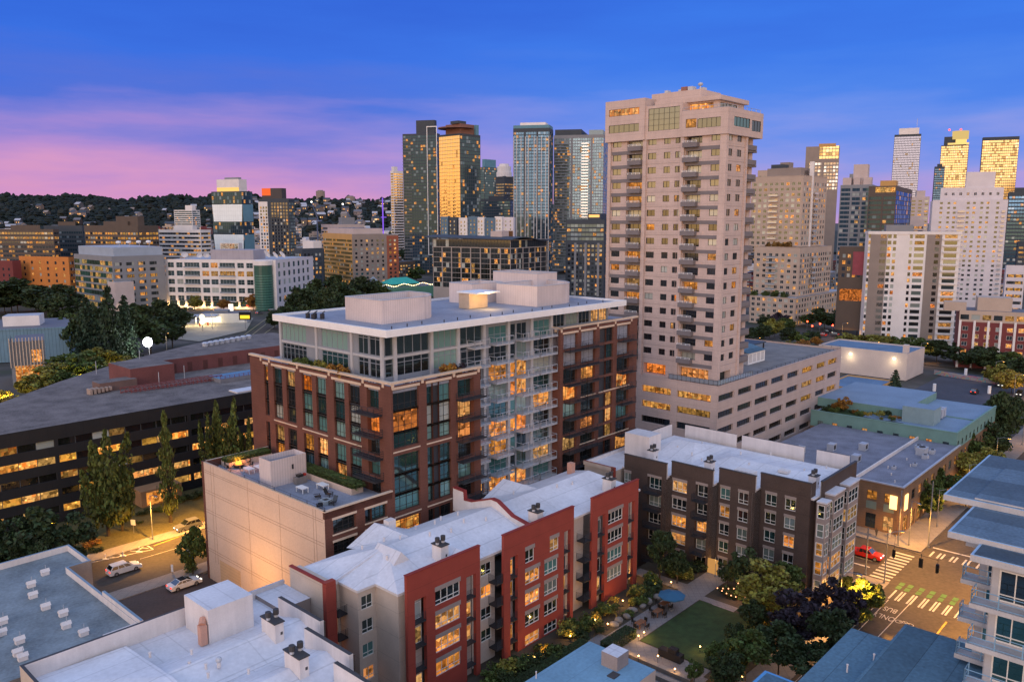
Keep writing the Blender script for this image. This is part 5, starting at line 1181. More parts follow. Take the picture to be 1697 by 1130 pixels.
    for k,(a,c,t) in enumerate(xs):
        m={'b':dkc('blue_clad',(.10,.17,.24)),'s':slate,'w':whitec,'l':lilac}[t]
        b=corner_box('townhouse',['blue narrow block, first in the row below the golden tower','slate grey narrow block second in the row below the golden tower','white narrow block with small dark windows beside the slate one','blue narrow block between two white ones in the row','thin white block in the middle of the blue and white row','wide blue block in the blue and white row','thin white block near the right end of the blue and white row','lilac grey block closing the right end of the row'][k],c,359+(k%3),640,a,c+3,R(15),m,roofw,group='blue and white blocks in a row'); L,Rr=faces(b,m); grid(L,b.h-14,b.h-1,3.0,2,.9,1.5,g_small,.12,margin=.6); b.finish()
skyline_centre()
def glass_block():
    b=corner_box('apartment_building','dark glass apartment block with a wavy overhanging black roof',846,398,480,717,906,R(32),slate,roofd,group=None); H=b.h; fr_=dkc('concrete_frame',(.33,.29,.27)); gl=GL('glass_block_glass',.12,(.014,.018,.018),.06,cell=2.4,refl=.14,power=1.4,warm=(1.0,.5,.12),mull=.16)
    L,Rr=faces(b,fr_)
    for F_ in (L,Rr):
        n=max(2,int(F_.W/6.5)); st=F_.W/n
        for k in range(8):
            z=H-5-3.1*(k+1)+.1
            for i in range(n): F_.win(i*st+.35,(i+1)*st-.35,z,z+2.85,4,1,gl,dkframe,.35)
        F_.win(.3,F_.W-.3,H-4.6,H-.3,int(F_.W/1.8),2,g_pale,ggf,.1) if 0 else F_.win(.3,F_.W-.3,H-4.6,H-.3,int(F_.W/2.2),2,gl,dkframe,.2)
    q=MB(); n=14; W=b.WR+5; D=b.WL+5
    for k in range(n):
        x0=-2.5+W*k/n; x1=-2.5+W*(k+1)/n; z0=H+1.2*math.sin(k/n*5.5); z1=H+1.2*math.sin((k+1)/n*5.5)
        q.poly([(x0,-2.5,z0),(x1,-2.5,z1),(x1,D,z1+.8),(x0,D,z0+.8)],slate); q.poly([(x0,-2.5,z0+.5),(x1,-2.5,z1+.5),(x1,D,z1+1.3),(x0,D,z0+1.3)],slate); q.poly([(x0,-2.5,z0),(x1,-2.5,z1),(x1,-2.5,z1+.5),(x0,-2.5,z0+.5)],slate)
    q.poly([(-2.5,-2.5,H),(-2.5,D,H+.8),(-2.5,D,H+1.3),(-2.5,-2.5,H+.5)],slate)
    q.build('roof',b.root); topbox(b,6,14,10,18,5,pinkw); q=MB(); q.box(15,22,12,18,H,H+5,M('rust_hedge',(.20,.09,.03),.9,.4,1)); q.build('roof_hedge',b.root); b.finish()
glass_block()
def right_group():
    # small and tall ones behind, far first
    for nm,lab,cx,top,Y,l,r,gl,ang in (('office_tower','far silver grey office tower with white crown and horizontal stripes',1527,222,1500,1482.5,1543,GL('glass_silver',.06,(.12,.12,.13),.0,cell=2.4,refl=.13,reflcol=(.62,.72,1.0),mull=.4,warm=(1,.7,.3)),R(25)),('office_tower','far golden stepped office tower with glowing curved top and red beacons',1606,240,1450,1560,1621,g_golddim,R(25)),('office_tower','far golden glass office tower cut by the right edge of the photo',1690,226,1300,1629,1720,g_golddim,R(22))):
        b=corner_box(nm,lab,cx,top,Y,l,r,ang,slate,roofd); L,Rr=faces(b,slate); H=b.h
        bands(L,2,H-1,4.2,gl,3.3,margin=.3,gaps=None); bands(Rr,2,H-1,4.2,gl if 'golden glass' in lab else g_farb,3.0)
        if 'silver' in lab: q=MB(); q.box(1,b.WR-2,4,b.WL-7,H-.6,H+11,whitec); q.build('crown',b.root); q=MB(); q.tube((8,8,H+10),(8,8,H+28),.35,alum,5); q.build('mast',b.root)
        if 'stepped' in lab:
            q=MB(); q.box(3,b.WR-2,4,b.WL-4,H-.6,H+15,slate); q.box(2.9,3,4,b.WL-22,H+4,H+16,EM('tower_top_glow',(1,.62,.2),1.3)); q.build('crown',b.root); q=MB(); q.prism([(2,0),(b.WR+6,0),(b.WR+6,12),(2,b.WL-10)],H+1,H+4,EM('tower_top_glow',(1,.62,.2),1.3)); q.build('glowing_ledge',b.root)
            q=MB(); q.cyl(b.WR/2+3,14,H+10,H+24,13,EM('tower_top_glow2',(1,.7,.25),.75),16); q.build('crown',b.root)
            for y in (14,32): q=MB(); q.ball((6,y,H+27),1.6,EM('red_beacon',(1,.05,.03),6),8,5); q.build('red_beacon',b.root)
        b.finish()
    b=corner_box('office_tower','small dark wedge topped tower behind the grey apartment blocks',1424,274,1200,1417,1437,A,slate,roofd); b.Lf(0,0,b.WL,0,b.h,slate); b.Rf(0,0,b.WR,0,b.h,slate); b.finish()
    b=corner_box('hotel_tower','tower with a lit glass crown rising behind the beige terraced tower',1392,242,760,1336,1404.5,R(20),taupec,roofd); L,Rr=faces(b,taupec); H=b.h; bands(L,H-40,H-13,3.2,GL('glass_warm_far',.55,(.05,.045,.03),.3,cell=2.6,refl=.2,power=1.0,mull=.5,warm=(1,.6,.2)),2.0,gaps=[(.5,b.WL*.45),(b.WL*.52,b.WL*.9)]); bands(L,H-12,H,3.0,g_golddim,2.4,gaps=[(.5,b.WL*.6)]); bands(Rr,H-50,H,3.2,g_golddim,2.0)
    q=MB(); L.slab(b.WL*.12,b.WL*.62,-.1,1,H-.5,H+2.4,tanc,q); q.build('crown_sign_band',b.root); q=MB(); q.box(3,9,b.WL*.62,b.WL*.78,H-6,H-.0,redb); q.build('red_roof_box',b.root); b.finish()
    # beige terraced tower, three tiers
    def tier(b,x0,y0,xw,yw,z0,z1,fl,nl,nr,lit=g_small,wall=beigec):
        f=b.Lf(x0,y0,yw,z0,z1,wall); grid(f,z0,z1-.5,fl,nl,1.9,1.75,lit,.2,wframe,.6,nxm=2); g=b.Rf(x0,y0,xw,z0,z1,wall); grid(g,z0,z1-.5,fl,nr,1.8,1.75,lit,.2,None,.6)
        c=MB(); c.box(x0+1.1,x0+xw,y0+1.1,y0+yw,z0,z1-.2,wall,top=roofw); c.box(x0,x0+1.1,y0,y0+yw,z1-.4,z1-.2,wall); c.box(x0,x0+xw,y0,y0+1.1,z1-.402,z1-.2,wall); c.build('tier_core',b.root); return f,g
    P=G(1316,541,-4); b=Bld('apartment_tower','beige terraced apartment tower with planted setbacks and stacked balconies',P,GA)
    zt=zat(P,1313,494)+4; h2=zat(P,1338,417)+4; h1=zat(P,1345,291)+4
    u0=ext(Vector((P.x,P.y,zt)),CV.x,CV.y,1243); ur=ext(Vector((P.x,P.y,zt)),CU.x,CU.y,1404)
    u0=min(u0,42); ur=min(ur,75)
    tier(b,0,0,ur,u0,0,zt,3.05,8,20); f,g=tier(b,8.5,2.5,46,27,zt,h2+2,3.05,7,14); f1,g1=tier(b,14,5,34,31,h2+2,h1+1,3.05,9,9)
    for k in range(12):
        for F_,a in ((f1,13.5),(f1,24 if 0 else 13.5)):
            pass
    balconies(b,f1,14,19.5,h2+6,h1-6,3.05,1.6,whitec); balconies(b,f,13.5,19,zt+3,h2+1,3.05,1.6,whitec); balconies(b,g1,14,19,h2+4,h1-4,3.05,1.4,beigec); balconies(b,g,15,20,zt+3,h2+1,3.05,1.4,beigec)
    q=MB(); g1.slab(11.5,13,-.6,1.5,h2+2,h1+9,whitec,q); q.build('spire_fin',b.root)
    q=MB(); q.box(17,30,8,28,h1+.5,h1+5.5,taupec); q.build('roof_plant',b.root); q=MB(); q.box(22,40,8,14,h1+.5,h1+4,taupec); q.build('roof_plant',b.root)
    for x,y,z,s in ((3,8,zt,1.6),(4,14,zt,2.0),(5,20,zt,1.7),(3,26,zt,1.5),(10,10,h2+2,1.8),(11,14,h2+2,1.5),(11,18,h2+2,1.7),(10,22,h2+2,1.4)):
        q=MB(); rr_=random.Random(int(x*31+y)); 
        for _ in range(60): 
            c=Vector((rr_.gauss(0,.5),rr_.gauss(0,.5),abs(rr_.gauss(.6,.4))))*s; a=Vector((rr_.uniform(-1,1),rr_.uniform(-1,1),rr_.uniform(-1,1))).normalized()*.45*s; d=a.cross(Vector((rr_.uniform(-1,1),rr_.uniform(-1,1),rr_.uniform(-1,1))).normalized()).normalized()*.4*s; q.poly([c-a-d,c+a-d,c+a+d,c-a+d],M('autumn_leaf',(.17,.09,.02),.9,.4,2) if z>zt+5 else M('terrace_leaf',(.05,.075,.02),.9,.4,2))
        q.build('terrace_plant',b.root,(x,y,z-.2))
    b.finish()
    # strip behind its left edge and roofs further back
    b=corner_box('apartment_tower','tower slice with grey roofs showing behind the beige terraced tower',1300,281,620,1256,1335,A,beigec,roofd); L,Rr=faces(b,beigec); grid(L,b.h-75,b.h-3,3.1,6,1.6,1.6,g_small,.15,margin=.5); topbox(b,3,12,2,12,4,slate); topbox(b,12,20,2,9,6,taupec); b.finish()
    # grey blue apartment blocks
    b=corner_box('apartment_tower','grey and blue glass apartment tower with pale roof boxes',1446,306,560,1393,1470,R(30),greyc,roofd); L,Rr=faces(b,greyc); bands(L,2,b.h-1,3.1,g_farb,2.0,gaps=[(1,b.WL*.3),(b.WL*.36,b.WL*.62),(b.WL*.68,b.WL-.6)]); bands(Rr,2,b.h-1,3.1,g_far,2.0)
    for t0,t1 in ((.05,.3),(.4,.6),(.68,.95)): topbox(b,2,9,b.WL*t0,b.WL*t1,5,pinkw,'roof_box')
    topbox(b,5,14,b.WL*.2,b.WL*.65,14,pinkw,'roof_plant'); b.finish()
    b=corner_box('apartment_tower','dark apartment tower with orange lit top floor and blue glass side',1486,308,540,1440,1512,R(32),brownc,roofd); L,Rr=faces(b,brownc); bands(L,2,b.h-5,3.1,g_far,2.0,gaps=[(.5,b.WL*.45),(b.WL*.5,b.WL-.5)]); bands(Rr,2,b.h-1,3.1,g_farb,2.6); L.win(.6,b.WL*.75,b.h-4.2,b.h-.8,6,1,GL('glass_lit_top',1.0,refl=.06,power=1.3,warm=(1,.6,.15),cell=3),None,.4); topbox(b,.5,10,.5,b.WL*.6,3.5,tanc,'roof_lounge'); b.finish()
    b=corner_box('office_building','small pale office block with rows of black windows between towers',1541,326,820,1509,1549,R(18),pinkw,roofw); L,Rr=faces(b,pinkw); bands(L,b.h-40,b.h-2,3.4,g_small,1.6,gaps=[(1+b.WL*k/3,b.WL*(k+.72)/3) for k in range(3)]); topbox(b,2,8,4,12,6,pinkw); b.finish()
    # wide white tower
    b=corner_box('apartment_tower','wide lilac white apartment tower with stepped top and small square windows',1671,331,500,1546,1687,R(15),lilac,roofw); H=b.h; L,Rr=faces(b,lilac); bal=b.WL*.62
    n=int((H-2)/2.95)
    for k in range(n):
        z=H-2.6-2.95*k
        if z<1: break
        for t in (.13,.26,.34,.44,.52,.70,.78,.88): L.win(b.WL*t-.8,b.WL*t+.8,z,z+1.3,1,1,g_small,None,.15)
        for t in (.2,.5,.8): Rr.win(b.WR*t-.6,b.WR*t+.6,z,z+1.2,1,1,g_small,None,.15)
    balconies(b,L,b.WL*.56,b.WL*.66,6,H-2,2.95,1.3,lilac); balconies(b,L,b.WL*.03,b.WL*.08,6,H-2,2.95,1.0,lilac)
    q=MB(); q.box(3,b.WR,2,b.WL*.86,H-.6,H+7.5,lilac,top=roofw); q.box(4,b.WR,7,b.WL*.55,H+7.5,H+17,lilac,top=roofw); q.build('stepped_top',b.root)
    f2=b.Lf(2.95,2,b.WL*.84,H,H+7.4,lilac); grid(f2,H+2,H+5.4,3,8,1.5,1.6,g_small,.1); b.finish()
    # white and taupe tower
    P=G(1578,573,-4); b=Bld('apartment_tower','white and taupe striped apartment tower with lit balcony column',P,R(90)-R(16)); h=zat(P,1587,384)+4; H=h
    vx,vy=-math.cos(R(16)),math.sin(R(16)); WL=ext(Vector((P.x,P.y,h)),vx,vy,1441); WR=11
    f=b.Lf(0,0,WL,0,H,whitec); g=b.Rf(0,0,WR,0,H,lilac); n=int(H/2.95)
    q=MB(); f.slab(WL*.20,WL*.36,-.12,0,0,H-1.5,taupec,q); f.slab(WL*.79,WL*.975,-.12,0,0,H-1.5,taupec,q); q.build('taupe_panel',b.root)
    for k in range(n):
        z=H-3.2-2.95*k
        if z<1: break
        for t0,t1,nm in ((.035,.17,3),(.225,.27,1),(.385,.49,3),(.515,.545,1),(.69,.725,1),(.745,.785,2),(.80,.865,2),(.975,.998,1)):
            ins=(.225<=t0<.36) or (.79<t0<.97)
            f.win(WL*t0,WL*t1,z,z+1.75,nm,1,g_lit2 if (k*7+int(t0*50)*3)%11==0 else (g_small if t1-t0<.06 else g_mix),None,.2,hole=not ins)
        q=MB(); f.slab(WL*.02,WL*.19,-.9,0,z-.7,z-.4,whitec,q); f.slab(WL*.02,WL*.19,-.9,-.85,z-.4,z+.1,whitec,q); q.build('balcony',b.root); q=MB(); g.slab(2,9,-1.2,0,z-.7,z-.1,lilac,q); q.build('balcony',b.root)
    q=MB(); q.box(.8,WR,.8,WL,0,H-.3,whitec,top=roofd); q.box(-.3,WR,-.3,WL+.3,H-1.3,H,whitec,top=roofd); q.build('roof',b.root); topbox(b,3,9,WL*.5,WL*.8,3,greyc,z=H); q=MB(); q.box(4,9,6,12,H,H+4,M('roof_shrub',(.035,.05,.02),.9,.4,1.5)); b.finish()
    # red brick with white fins
    P=G(1697,612,-4); P2=G(1593,577,-4); b=Bld('brick_building','dark red brick block with white vertical fins and beige top storey',G(1740,618,-4),R(90)-R(25)); Q=G(1740,618,-4); h=zat(Q,1740,520)+4; vx,vy=-math.cos(R(25)),math.sin(R(25)); WL=ext(Vector((Q.x,Q.y,h)),vx,vy,1592)
    f=b.Lf(0,0,WL,0,h-4.5,redb); f3=b.Lf(0,0,WL,h-4.5,h,beigec); g=b.Rf(0,0,18,0,h,beigec)
    for k in range(5):
        for i in range(8): f.win(2+WL/8.4*i,4+WL/8.4*i,h-8-3.1*k,h-6.3-3.1*k,2,1,g_lity if i==5 else g_small,wframe,.15) if h-8-3.1*k>0 else None
    for i in range(8): f3.win(2+WL/8.4*i,5+WL/8.4*i,h-3.6,h-1.6,2,1,(g_lity if i in(0,1,3,5) else g_small),None,.2)
    for t in (.02,.12,.27,.40,.55,.68,.83,.985): q=MB(); f.slab(WL*t-.4,WL*t+.4,-.6,0,0,h-4,whitec,q); q.build('white_fin',b.root)
    q=MB(); q.box(.8,18,.8,WL,0,h-.3,redb,top=roofd); q.build('wall_core',b.root); topbox(b,5,14,14,26,5,beigec,z=h); topbox(b,3,8,30,38,3,beigec,z=h); b.finish()
    # dark block with the red banner, lit bar below
    b=corner_box('hotel_building','dark block with a tall plain red banner and a glowing bar at its foot',1443,409,400,1392,1452,R(20),brownc,roofd); L,Rr=faces(b,brownc); H=b.h; grid(L,H-16,H-2,3.2,5,1.4,1.8,g_small,.15); L.win(1,b.WL-1,H-27,H-21,6,2,g_lit2,dkframe,.5); q=MB(); L.slab(b.WL*.12,b.WL*.55,-.3,0,H-14,H-2.5,M('red_banner',(.28,.06,.08),.7),q); q.build('banner',b.root); b.finish()
    b=corner_box('office_building','curved pale low building with lit strips at the right edge',1700,440,430,1668,1740,R(25),lilac,roofw); L,Rr=faces(b,lilac); bands(L,2,b.h-1,3.6,g_litfar,1.6); b.finish()
    b=corner_box('office_building','tower base slab behind the white tower at the right edge',1712,400,600,1687,1760,R(25),slate,roofd); L,Rr=faces(b,slate); bands(L,2,b.h,3.4,g_off,1.5); b.finish()
right_group()
def left_group():
    # white office by the square
    a=R(10); P=G(460,514,0); h=zat(P,460,431); b=Bld('office_building','white office block with grid windows, green glass cylinder and roof dishes',P,R(90)-a)
    vx,vy=-math.cos(a),math.sin(a); WL=ext(Vector((P.x,P.y,h)),vx,vy,273); WR=55
    f=b.Lf(0,0,WL,0,h,whitec); g=b.Rf(0,0,WR,0,h,lilac); H=h
    cy0=WL*.18
    fl=(H-1.5)/5.65; cols=[]
    # windows: measured along the facade from the right corner
    def t(px): return WL*(460-px)/(460-273)
    gg=GL('glass_office_teal',.03,(.02,.04,.045),.1,refl=.22,reflcol=(.6,.85,.9)); gy=g_lity
    for k in range(5):
        z1=H-2.0-fl*k; z0=z1-fl*.62
        for p0,p1,n in ((277,288,2),(292,303,2),(306,332,5),(336,348,2),(351,363,2),(366,392,5),(396,407,2),(411,422,2)):
            f.win(t(p1),t(p0),z0,z1,n,2,gy if (k==1 and p0>310) else gg,wframe,.35)
            if n==5: q=MB(); f.slab(t(p1),t(p0),-1.2,0,z0-.3,z0,whitec,q); f.slab(t(p1),t(p0),-1.2,-1.1,z0,z0+.8,balg,q); q.build('balcony',b.root)
        for i in range(7): g.win(3+7*i,6+7*i,z0,z1,1,1,gg,None,.3)
    for p0,p1 in ((277,290),(294,304),(308,333),(338,348),(352,365),(368,395),(398,420)): f.win(t(p1),t(p0),1.5,fl*.95,3,2,gg,dkframe,.5)
    q=MB(); q.cyl(-1.5,t(441),0,H-3,t(427)-t(441),M('green_glass_core',(.03,.10,.08),.3),20); 
    for k in range(14): q.cyl(-1.5,t(441),1+k*1.55,1.35+k*1.55,t(427)-t(441)+.25,M('green_fin',(.10,.26,.21),.4),20)
    q.cyl(-1.5,t(441),H-3,H-.2,t(427)-t(441)+.3,whitec,20); q.build('glass_cylinder',b.root)
    q=MB(); q.box(1.5,WR,.8,WL,0,H-.4,whitec,top=roofw); q.build('wall_core',b.root)
    q=MB(); q.box(-.1,1.4,WL,WL+6,0,H-2*fl-1,whitec); q.build('low_wing',b.root)
    q=MB(); q.box(8,24,t(413),t(340),H-.5,H+5.6,M('plant_screen',(.36,.33,.36),.7,.1,.2,.1,lines=[((0,1,0),4,.15,.3)])); q.build('roof_plant',b.root)
    for px,s in ((292,2.2),(318,1.8),(330,2),(430,2.8),(444,2.3),(456,2.6)):
        q=MB(); n=10
        for i in range(n):
            t0,t1=2*math.pi*i/n,2*math.pi*(i+1)/n; q.poly([(0,0,0),(-.5,math.cos(t0)*s,math.sin(t0)*s),(-.5,math.cos(t1)*s,math.sin(t1)*s)],whitem)
        q.tube((.2,0,0),(1.5,0,-s*1.2),.2,greyc,5); o=q.build('satellite_dish',b.root,(10 if px<340 else 14,t(px),H+s*1.2)); o.rotation_euler=(0,-.6,.5 if px<400 else -.6)
    for p in (275,290.5,304.5,320,334.5,349,394,408):
        l=MB(); l.box(-.35,-.05,-.4,.4,0,.5,EM('lamp_warm',(1,.55,.15),7)); l.build('wall_lamp',b.root,(0,t(p),.9))
        ld=bpy.data.lights.new('wall_lamp_light','POINT'); ld.energy=700; ld.color=(1,.55,.18); ld.shadow_soft_size=.2; lo=bpy.data.objects.new('wall_lamp_light',ld); COL.objects.link(lo); lo.parent=b.root; lo.location=(-1.2,t(p),1.8)
    b.finish()
    # green glass curved office to its left
    b=corner_box('office_building','curved green glass office joined to a pale stepped wing',185,425,480,122,272,R(42),greyc,roofw); L,Rr=faces(b,greyc); H=b.h; gcur=GL('glass_green_curve',.42,(.02,.06,.04),.1,cell=4,refl=.22,reflcol=(.5,.9,.7),power=1.0,mull=.3,warm=(1,.70,.2)); bands(L,1,H-2,3.7,gcur,2.6,margin=.2); bands(Rr,1,H-2,3.7,g_off,1.9,gaps=[(1+7*k,5.5+7*k) for k in range(8)])
    q=MB(); q.box(2,b.WR,2,b.WL-3,H-.6,H+5,dkc('pale_blue_plant',(.32,.38,.46)),top=roofw); q.build('roof_plant',b.root)
    for k in range(4): q=MB(); q.tube((6+6*k,4,H+5),(7.5+6*k,4,H+9),.15,alum,5); q.ball((6+6*k,4,H+8),1.6,whitem,8,5,.6); q.build('satellite_dish',b.root)
    q=MB(); q.box(-1,10,-4,6,0,H*.55,pinkw,top=roofw); q.build('stepped_wing',b.root); b.finish()
    b=corner_box('office_building','bright orange lit brick block with small square windows',113,426,520,31,125,R(20),orangec,roofd,minL=20); f,g=faces(b,orangec); grid(f,2,b.h-1,3.9,6,1.7,1.9,g_small,.2); grid(g,2,b.h-1,3.9,3,1.5,1.9,g_small,.2); b.finish()
    b=corner_box('office_building','reddish low block at the left edge beside the orange one',20,432,520,-30,31,R(20),redb,roofw); f,g=faces(b,redb); grid(f,2,b.h-1,3.9,5,1.5,1.8,g_small,.2); b.finish()
    for lab,cx,top,Y,l,r,ang,wall,gl,fl in (('long dark office block with dim windows at the left edge',88,380,720,-20,97,R(12),brownc,g_off,4.0),('dark glass office with a pale stepped roof behind the orange block',136,374,760,72,142,R(12),slate,g_far,4.0),('brown office block glowing with rows of yellow windows',228,374,700,139,262,R(28),brownc,g_litfar,4.0),('white low office with long dark ribbon windows',332,381,760,262,349,R(18),whitec,g_off,3.9)):
        b=corner_box('office_building',lab,cx,top,Y,l,r,ang,wall,roofd); f,g=faces(b,wall); bands(f,1,b.h-1,fl,gl,1.9,name='window_band'); bands(g,1,b.h-1,fl,gl,1.9); topbox(b,4,b.WR*.7,b.WL*.25,b.WL*.7,3.5,brownc if wall!=whitec else whitec)
        if wall==brownc and cx>200: topbox(b,6,b.WR*.6,b.WL*.1,b.WL*.5,8,brownc)
        b.finish()
    # stacked tilted glass tower
    b=corner_box('glass_tower','faceted glass tower with two slanted painted sky-sheen panels and a pale lit crown',400,317,820,350,418,R(26),slate,roofd); H=b.h; f,g=faces(b,slate); W=b.WL
    bands(f,0,H,3.7,g_far,3.2,margin=.1); bands(g,0,H,3.7,g_farb,3.2,margin=.1)
    for z0,z1 in ((H-30,H-13),(H-60,H-43)):
        q=MB(); d=-.25; q.poly([f.P(.5,d,z1),f.P(W+.5,d,z1),f.P(W-.8,d,z0),f.P(1.8,d,z0)],M('painted_sky_sheen',(.84,.92,.92),.4,.06,.15,.06,lines=[((0,1,0),3,.15,.25),((0,0,1),4.2,.2,.25)])); q.poly([g.P(.4,d,z1),g.P(b.WR,d,z1),g.P(b.WR-.5,d,z0),g.P(1.2 if 0 else .6,d,z0)],dkc('sky_panel',(.16,.33,.42))); q.build('sky_sheen_panel',b.root)  # pale panel colour stands in for the bright sky the glass reflects
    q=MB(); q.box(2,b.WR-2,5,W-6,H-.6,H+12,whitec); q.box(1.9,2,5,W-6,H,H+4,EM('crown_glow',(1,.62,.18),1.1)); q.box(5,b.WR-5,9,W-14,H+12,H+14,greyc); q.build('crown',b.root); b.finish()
    b=corner_box('office_building','white lit low facade at the foot of the faceted glass tower',395,403,640,364,400,R(10),whitec,roofw); f,g=faces(b,whitec); f.win(.5,b.WL-.5,b.h-5,b.h-.5,6,1,GL('glass_white_lit',1.0,refl=.1,power=.9,warm=(1,.9,.75),cell=4),whitem,.2); b.finish()
    b=corner_box('residential_tower','dark tower with white gridded edge and red lit crown',478,329,800,428,488,R(16),slate,roofd); H=b.h; W=b.WL; f,g=faces(b,slate); bands(f,1,H-1,3.2,GL('glass_spotty',.25,(.015,.02,.03),.1,cell=3.2,refl=.14,power=1.6,mull=1.4,warm=(1,.6,.2)),2.2,gaps=[(1,W*.62)]); bands(g,1,H-1,3.2,g_farp,2.2)
    q=MB(); f.slab(W*.70,W,-.3,0,0,H-3,whitec,q); q.build('white_grid_wall',b.root)
    for k in range(int((H-5)/3.2)): 
        for i in range(3): f.win(W*.715+W*.09*i,W*.715+W*.09*i+W*.055,1.2+3.2*k,3.4+3.2*k,1,1,g_small,None,.0,hole=False) if 0 else f.b.wins.append((1,win_mesh(W*.055,2.2,1,1,None,g_small),f.P(f.W-(W*.715+W*.09*i+W*.055),-.38,1.2+3.2*k),f.a,'window'))
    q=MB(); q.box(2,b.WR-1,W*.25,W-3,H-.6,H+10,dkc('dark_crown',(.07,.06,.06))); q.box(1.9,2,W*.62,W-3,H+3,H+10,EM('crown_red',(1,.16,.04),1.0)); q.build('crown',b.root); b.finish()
    b=corner_box('residential_tower','small far tower with white balconies left of the faceted glass tower',318,348,1250,288,331,R(28),whitec,roofd); f,g=faces(b,whitec); bands(f,1,b.h-1,3.2,g_far,1.8); bands(g,1,b.h-1,3.2,g_farb,2); topbox(b,3,10,3,18,7,whitec); b.finish()
    # orange, grey and red apartment block
    b=corner_box('apartment_building','apartment block split into an orange lit left end, brown middle and red right end',583,388,600,535,660,R(58),taupec,roofd); H=b.h; f=b.Lf(0,0,b.WL,0,H,tanc); bands(f,1,H-1,3.05,g_golddim,1.6)
    g=b.Rf(0,0,b.WR*.74,0,H,taupec); grid(g,1,H-1,3.05,6,1.7,1.6,g_small,.2); g=b.Rf(b.WR*.74,0,b.WR*.26,0,H-1.5,dkc('brick_orange_red',(.30,.09,.05))); grid(g,1,H-3,3.05,2,1.8,1.6,g_small,.2); q=MB(); q.box(3,b.WR*.7,4,b.WL-3,H-.6,H+4,pinkw,top=roofd); q.build('roof_plant',b.root); b.finish()
    b=corner_box('apartment_building','white and dark low block left of the orange apartment building',518,413,600,500,537,A,slate,roofw); f,g=faces(b,slate); grid(g,1,b.h-6,3.1,4,1.6,1.8,g_small,.2); q=MB(); q.box(1,b.WR-2,0,b.WL,b.h-.5,b.h+6,whitec,top=roofw); q.build('white_top',b.root); b.finish()
    for cx,top,Y,l,r,lab in ((462,408,560,487,536,'dark apartment block right behind the white office'),):
        b=corner_box('apartment_building',lab,500,top+4,Y,487,535,A,slate,roofd); f,g=faces(b,slate); grid(f,1,b.h-1,3.1,3,1.7,1.8,g_small,.2); grid(g,1,b.h-1,3.1,5,1.7,1.8,g_small,.2); b.finish()
    b=corner_box('office_building','pale office block behind the orange apartment building',560,372,820,532,604,R(55),pinkw,roofw); f,g=faces(b,pinkw); bands(f,1,b.h-1,3.6,g_off,1.6); bands(g,1,b.h-1,3.6,g_off,1.6); topbox(b,6,20,4,12,7,greyc); b.finish()
    # green building with teal roof and string of bulbs
    P=G(640,497,0); b=Bld('restaurant_building','green walled building with a teal hipped roof and strings of bulbs',P,R(90)-R(50)); gw=dkc('green_wall',(.10,.26,.19)); tr_=M('teal_roof',(.03,.38,.31),.7,.12,.3,.1)
    w=MB(); w.box(0,44,0,26,0,8,gw,top=roofd); w.box(8,30,5,20,8,10,gw)
    for (p,q_,r_,s_) in (((7,4,10),(31,4,10),(25,12.5,14),(13,12.5,14)),((7,21,10),(31,21,10),(25,12.5,14),(13,12.5,14))): w.poly([p,q_,r_,s_],tr_)
    w.poly([(7,4,10),(7,21,10),(13,12.5,14)],tr_); w.poly([(31,4,10),(31,21,10),(25,12.5,14)],tr_); w.build('wall',b.root)
    t_=MB(); t_.box(-7,-1,6,14,0,11,greyc); 
    for a0,a1 in (((-7.5,5.5),(-.5,5.5)),((-.5,5.5),(-.5,14.5)),((-.5,14.5),(-7.5,14.5)),((-7.5,14.5),(-7.5,5.5))): t_.poly([(*a0,11),(*a1,11),(-4,10,16)],dkc('grey_hip_roof',(.26,.31,.36)))
    t_.build('corner_turret',b.root)
    for k in range(34): q=MB(); q.ball((0,0,0),.26,EM('bulb',(1,.72,.4),9),6,4); q.build('bulb',b.root,(-1+1.35*k,-.6,9.6+.8*math.cos(k*.55)))
    q=MB(); q.box(-.4,-.1,1,9,8.2,10,EM('white_sign',(.9,.95,1),2.2)); q.build('lit_sign',b.root); f=b.Rf(0,-.02,44,0,8,gw); grid(f,0,7.5,3.6,8,2,1.9,g_lity,.25); b.finish()
    # theatre hall and pavilion at the far left
    P=G(112,578,0); b=Bld('theatre_building','blue corrugated hall with flat dark roof at the left edge',G(20,600,0),R(90)-R(70)); Q=G(20,600,0); h=zat(Q,20,545); cw=M('blue_corrugated',(.14,.25,.33),.6,.15,.3,.1,streak=.1,lines=[((1,0,0),1.2,.2,.35)])
    w=MB(); ux,uy=math.sin(R(70)),math.cos(R(70)); W=ext(Vector((Q.x,Q.y,h)),ux,uy,112); w.box(-18,W,0,40,0,h-.6,cw,top=roofd); w.box(-18,W,-.2,.2,h-.6,h,cw); w.box(-5,8,14,24,h-.6,h+3.5,whitec,top=roofw); w.build('wall',b.root); b.finish()
    Q=G(22,640,0); b=Bld('pavilion_building','lit glass pavilion with pale fins and illuminated walls at the left edge',Q,R(90)-R(60)); h=zat(Q,30,566)
    f=b.Lf(0,0,20,0,h,greyc); f.win(3,18,1,h*.5,5,1,g_lity,alum,.5); f.win(3,8.5,h*.55,h-1,1,2,GL('glass_cream',1.0,refl=.1,power=.55,warm=(1,.85,.5)),alum,.3); f.win(9.5,18,h*.55,h-1,2,2,GL('glass_cream',1.0,refl=.1,power=.55,warm=(1,.85,.5)),alum,.3); g=b.Rf(0,0,10,0,h,greyc); g.win(1,9,.5,h*.45,4,1,g_lity,alum,.4); g.win(6,9,h*.5,h-3,2,1,g_lit,alum,.3)
    for k in range(11): q=MB(); q.box(-.2+.95*k,.05+.95*k,-.5,-.1,h*.42,h+1.2,limest); q.build('fin',b.root)
    w=MB(); w.box(1.2,10,1.2,20,0,h-.3,greyc,top=roofd); w.build('wall_core',b.root); b.finish()
left_group()

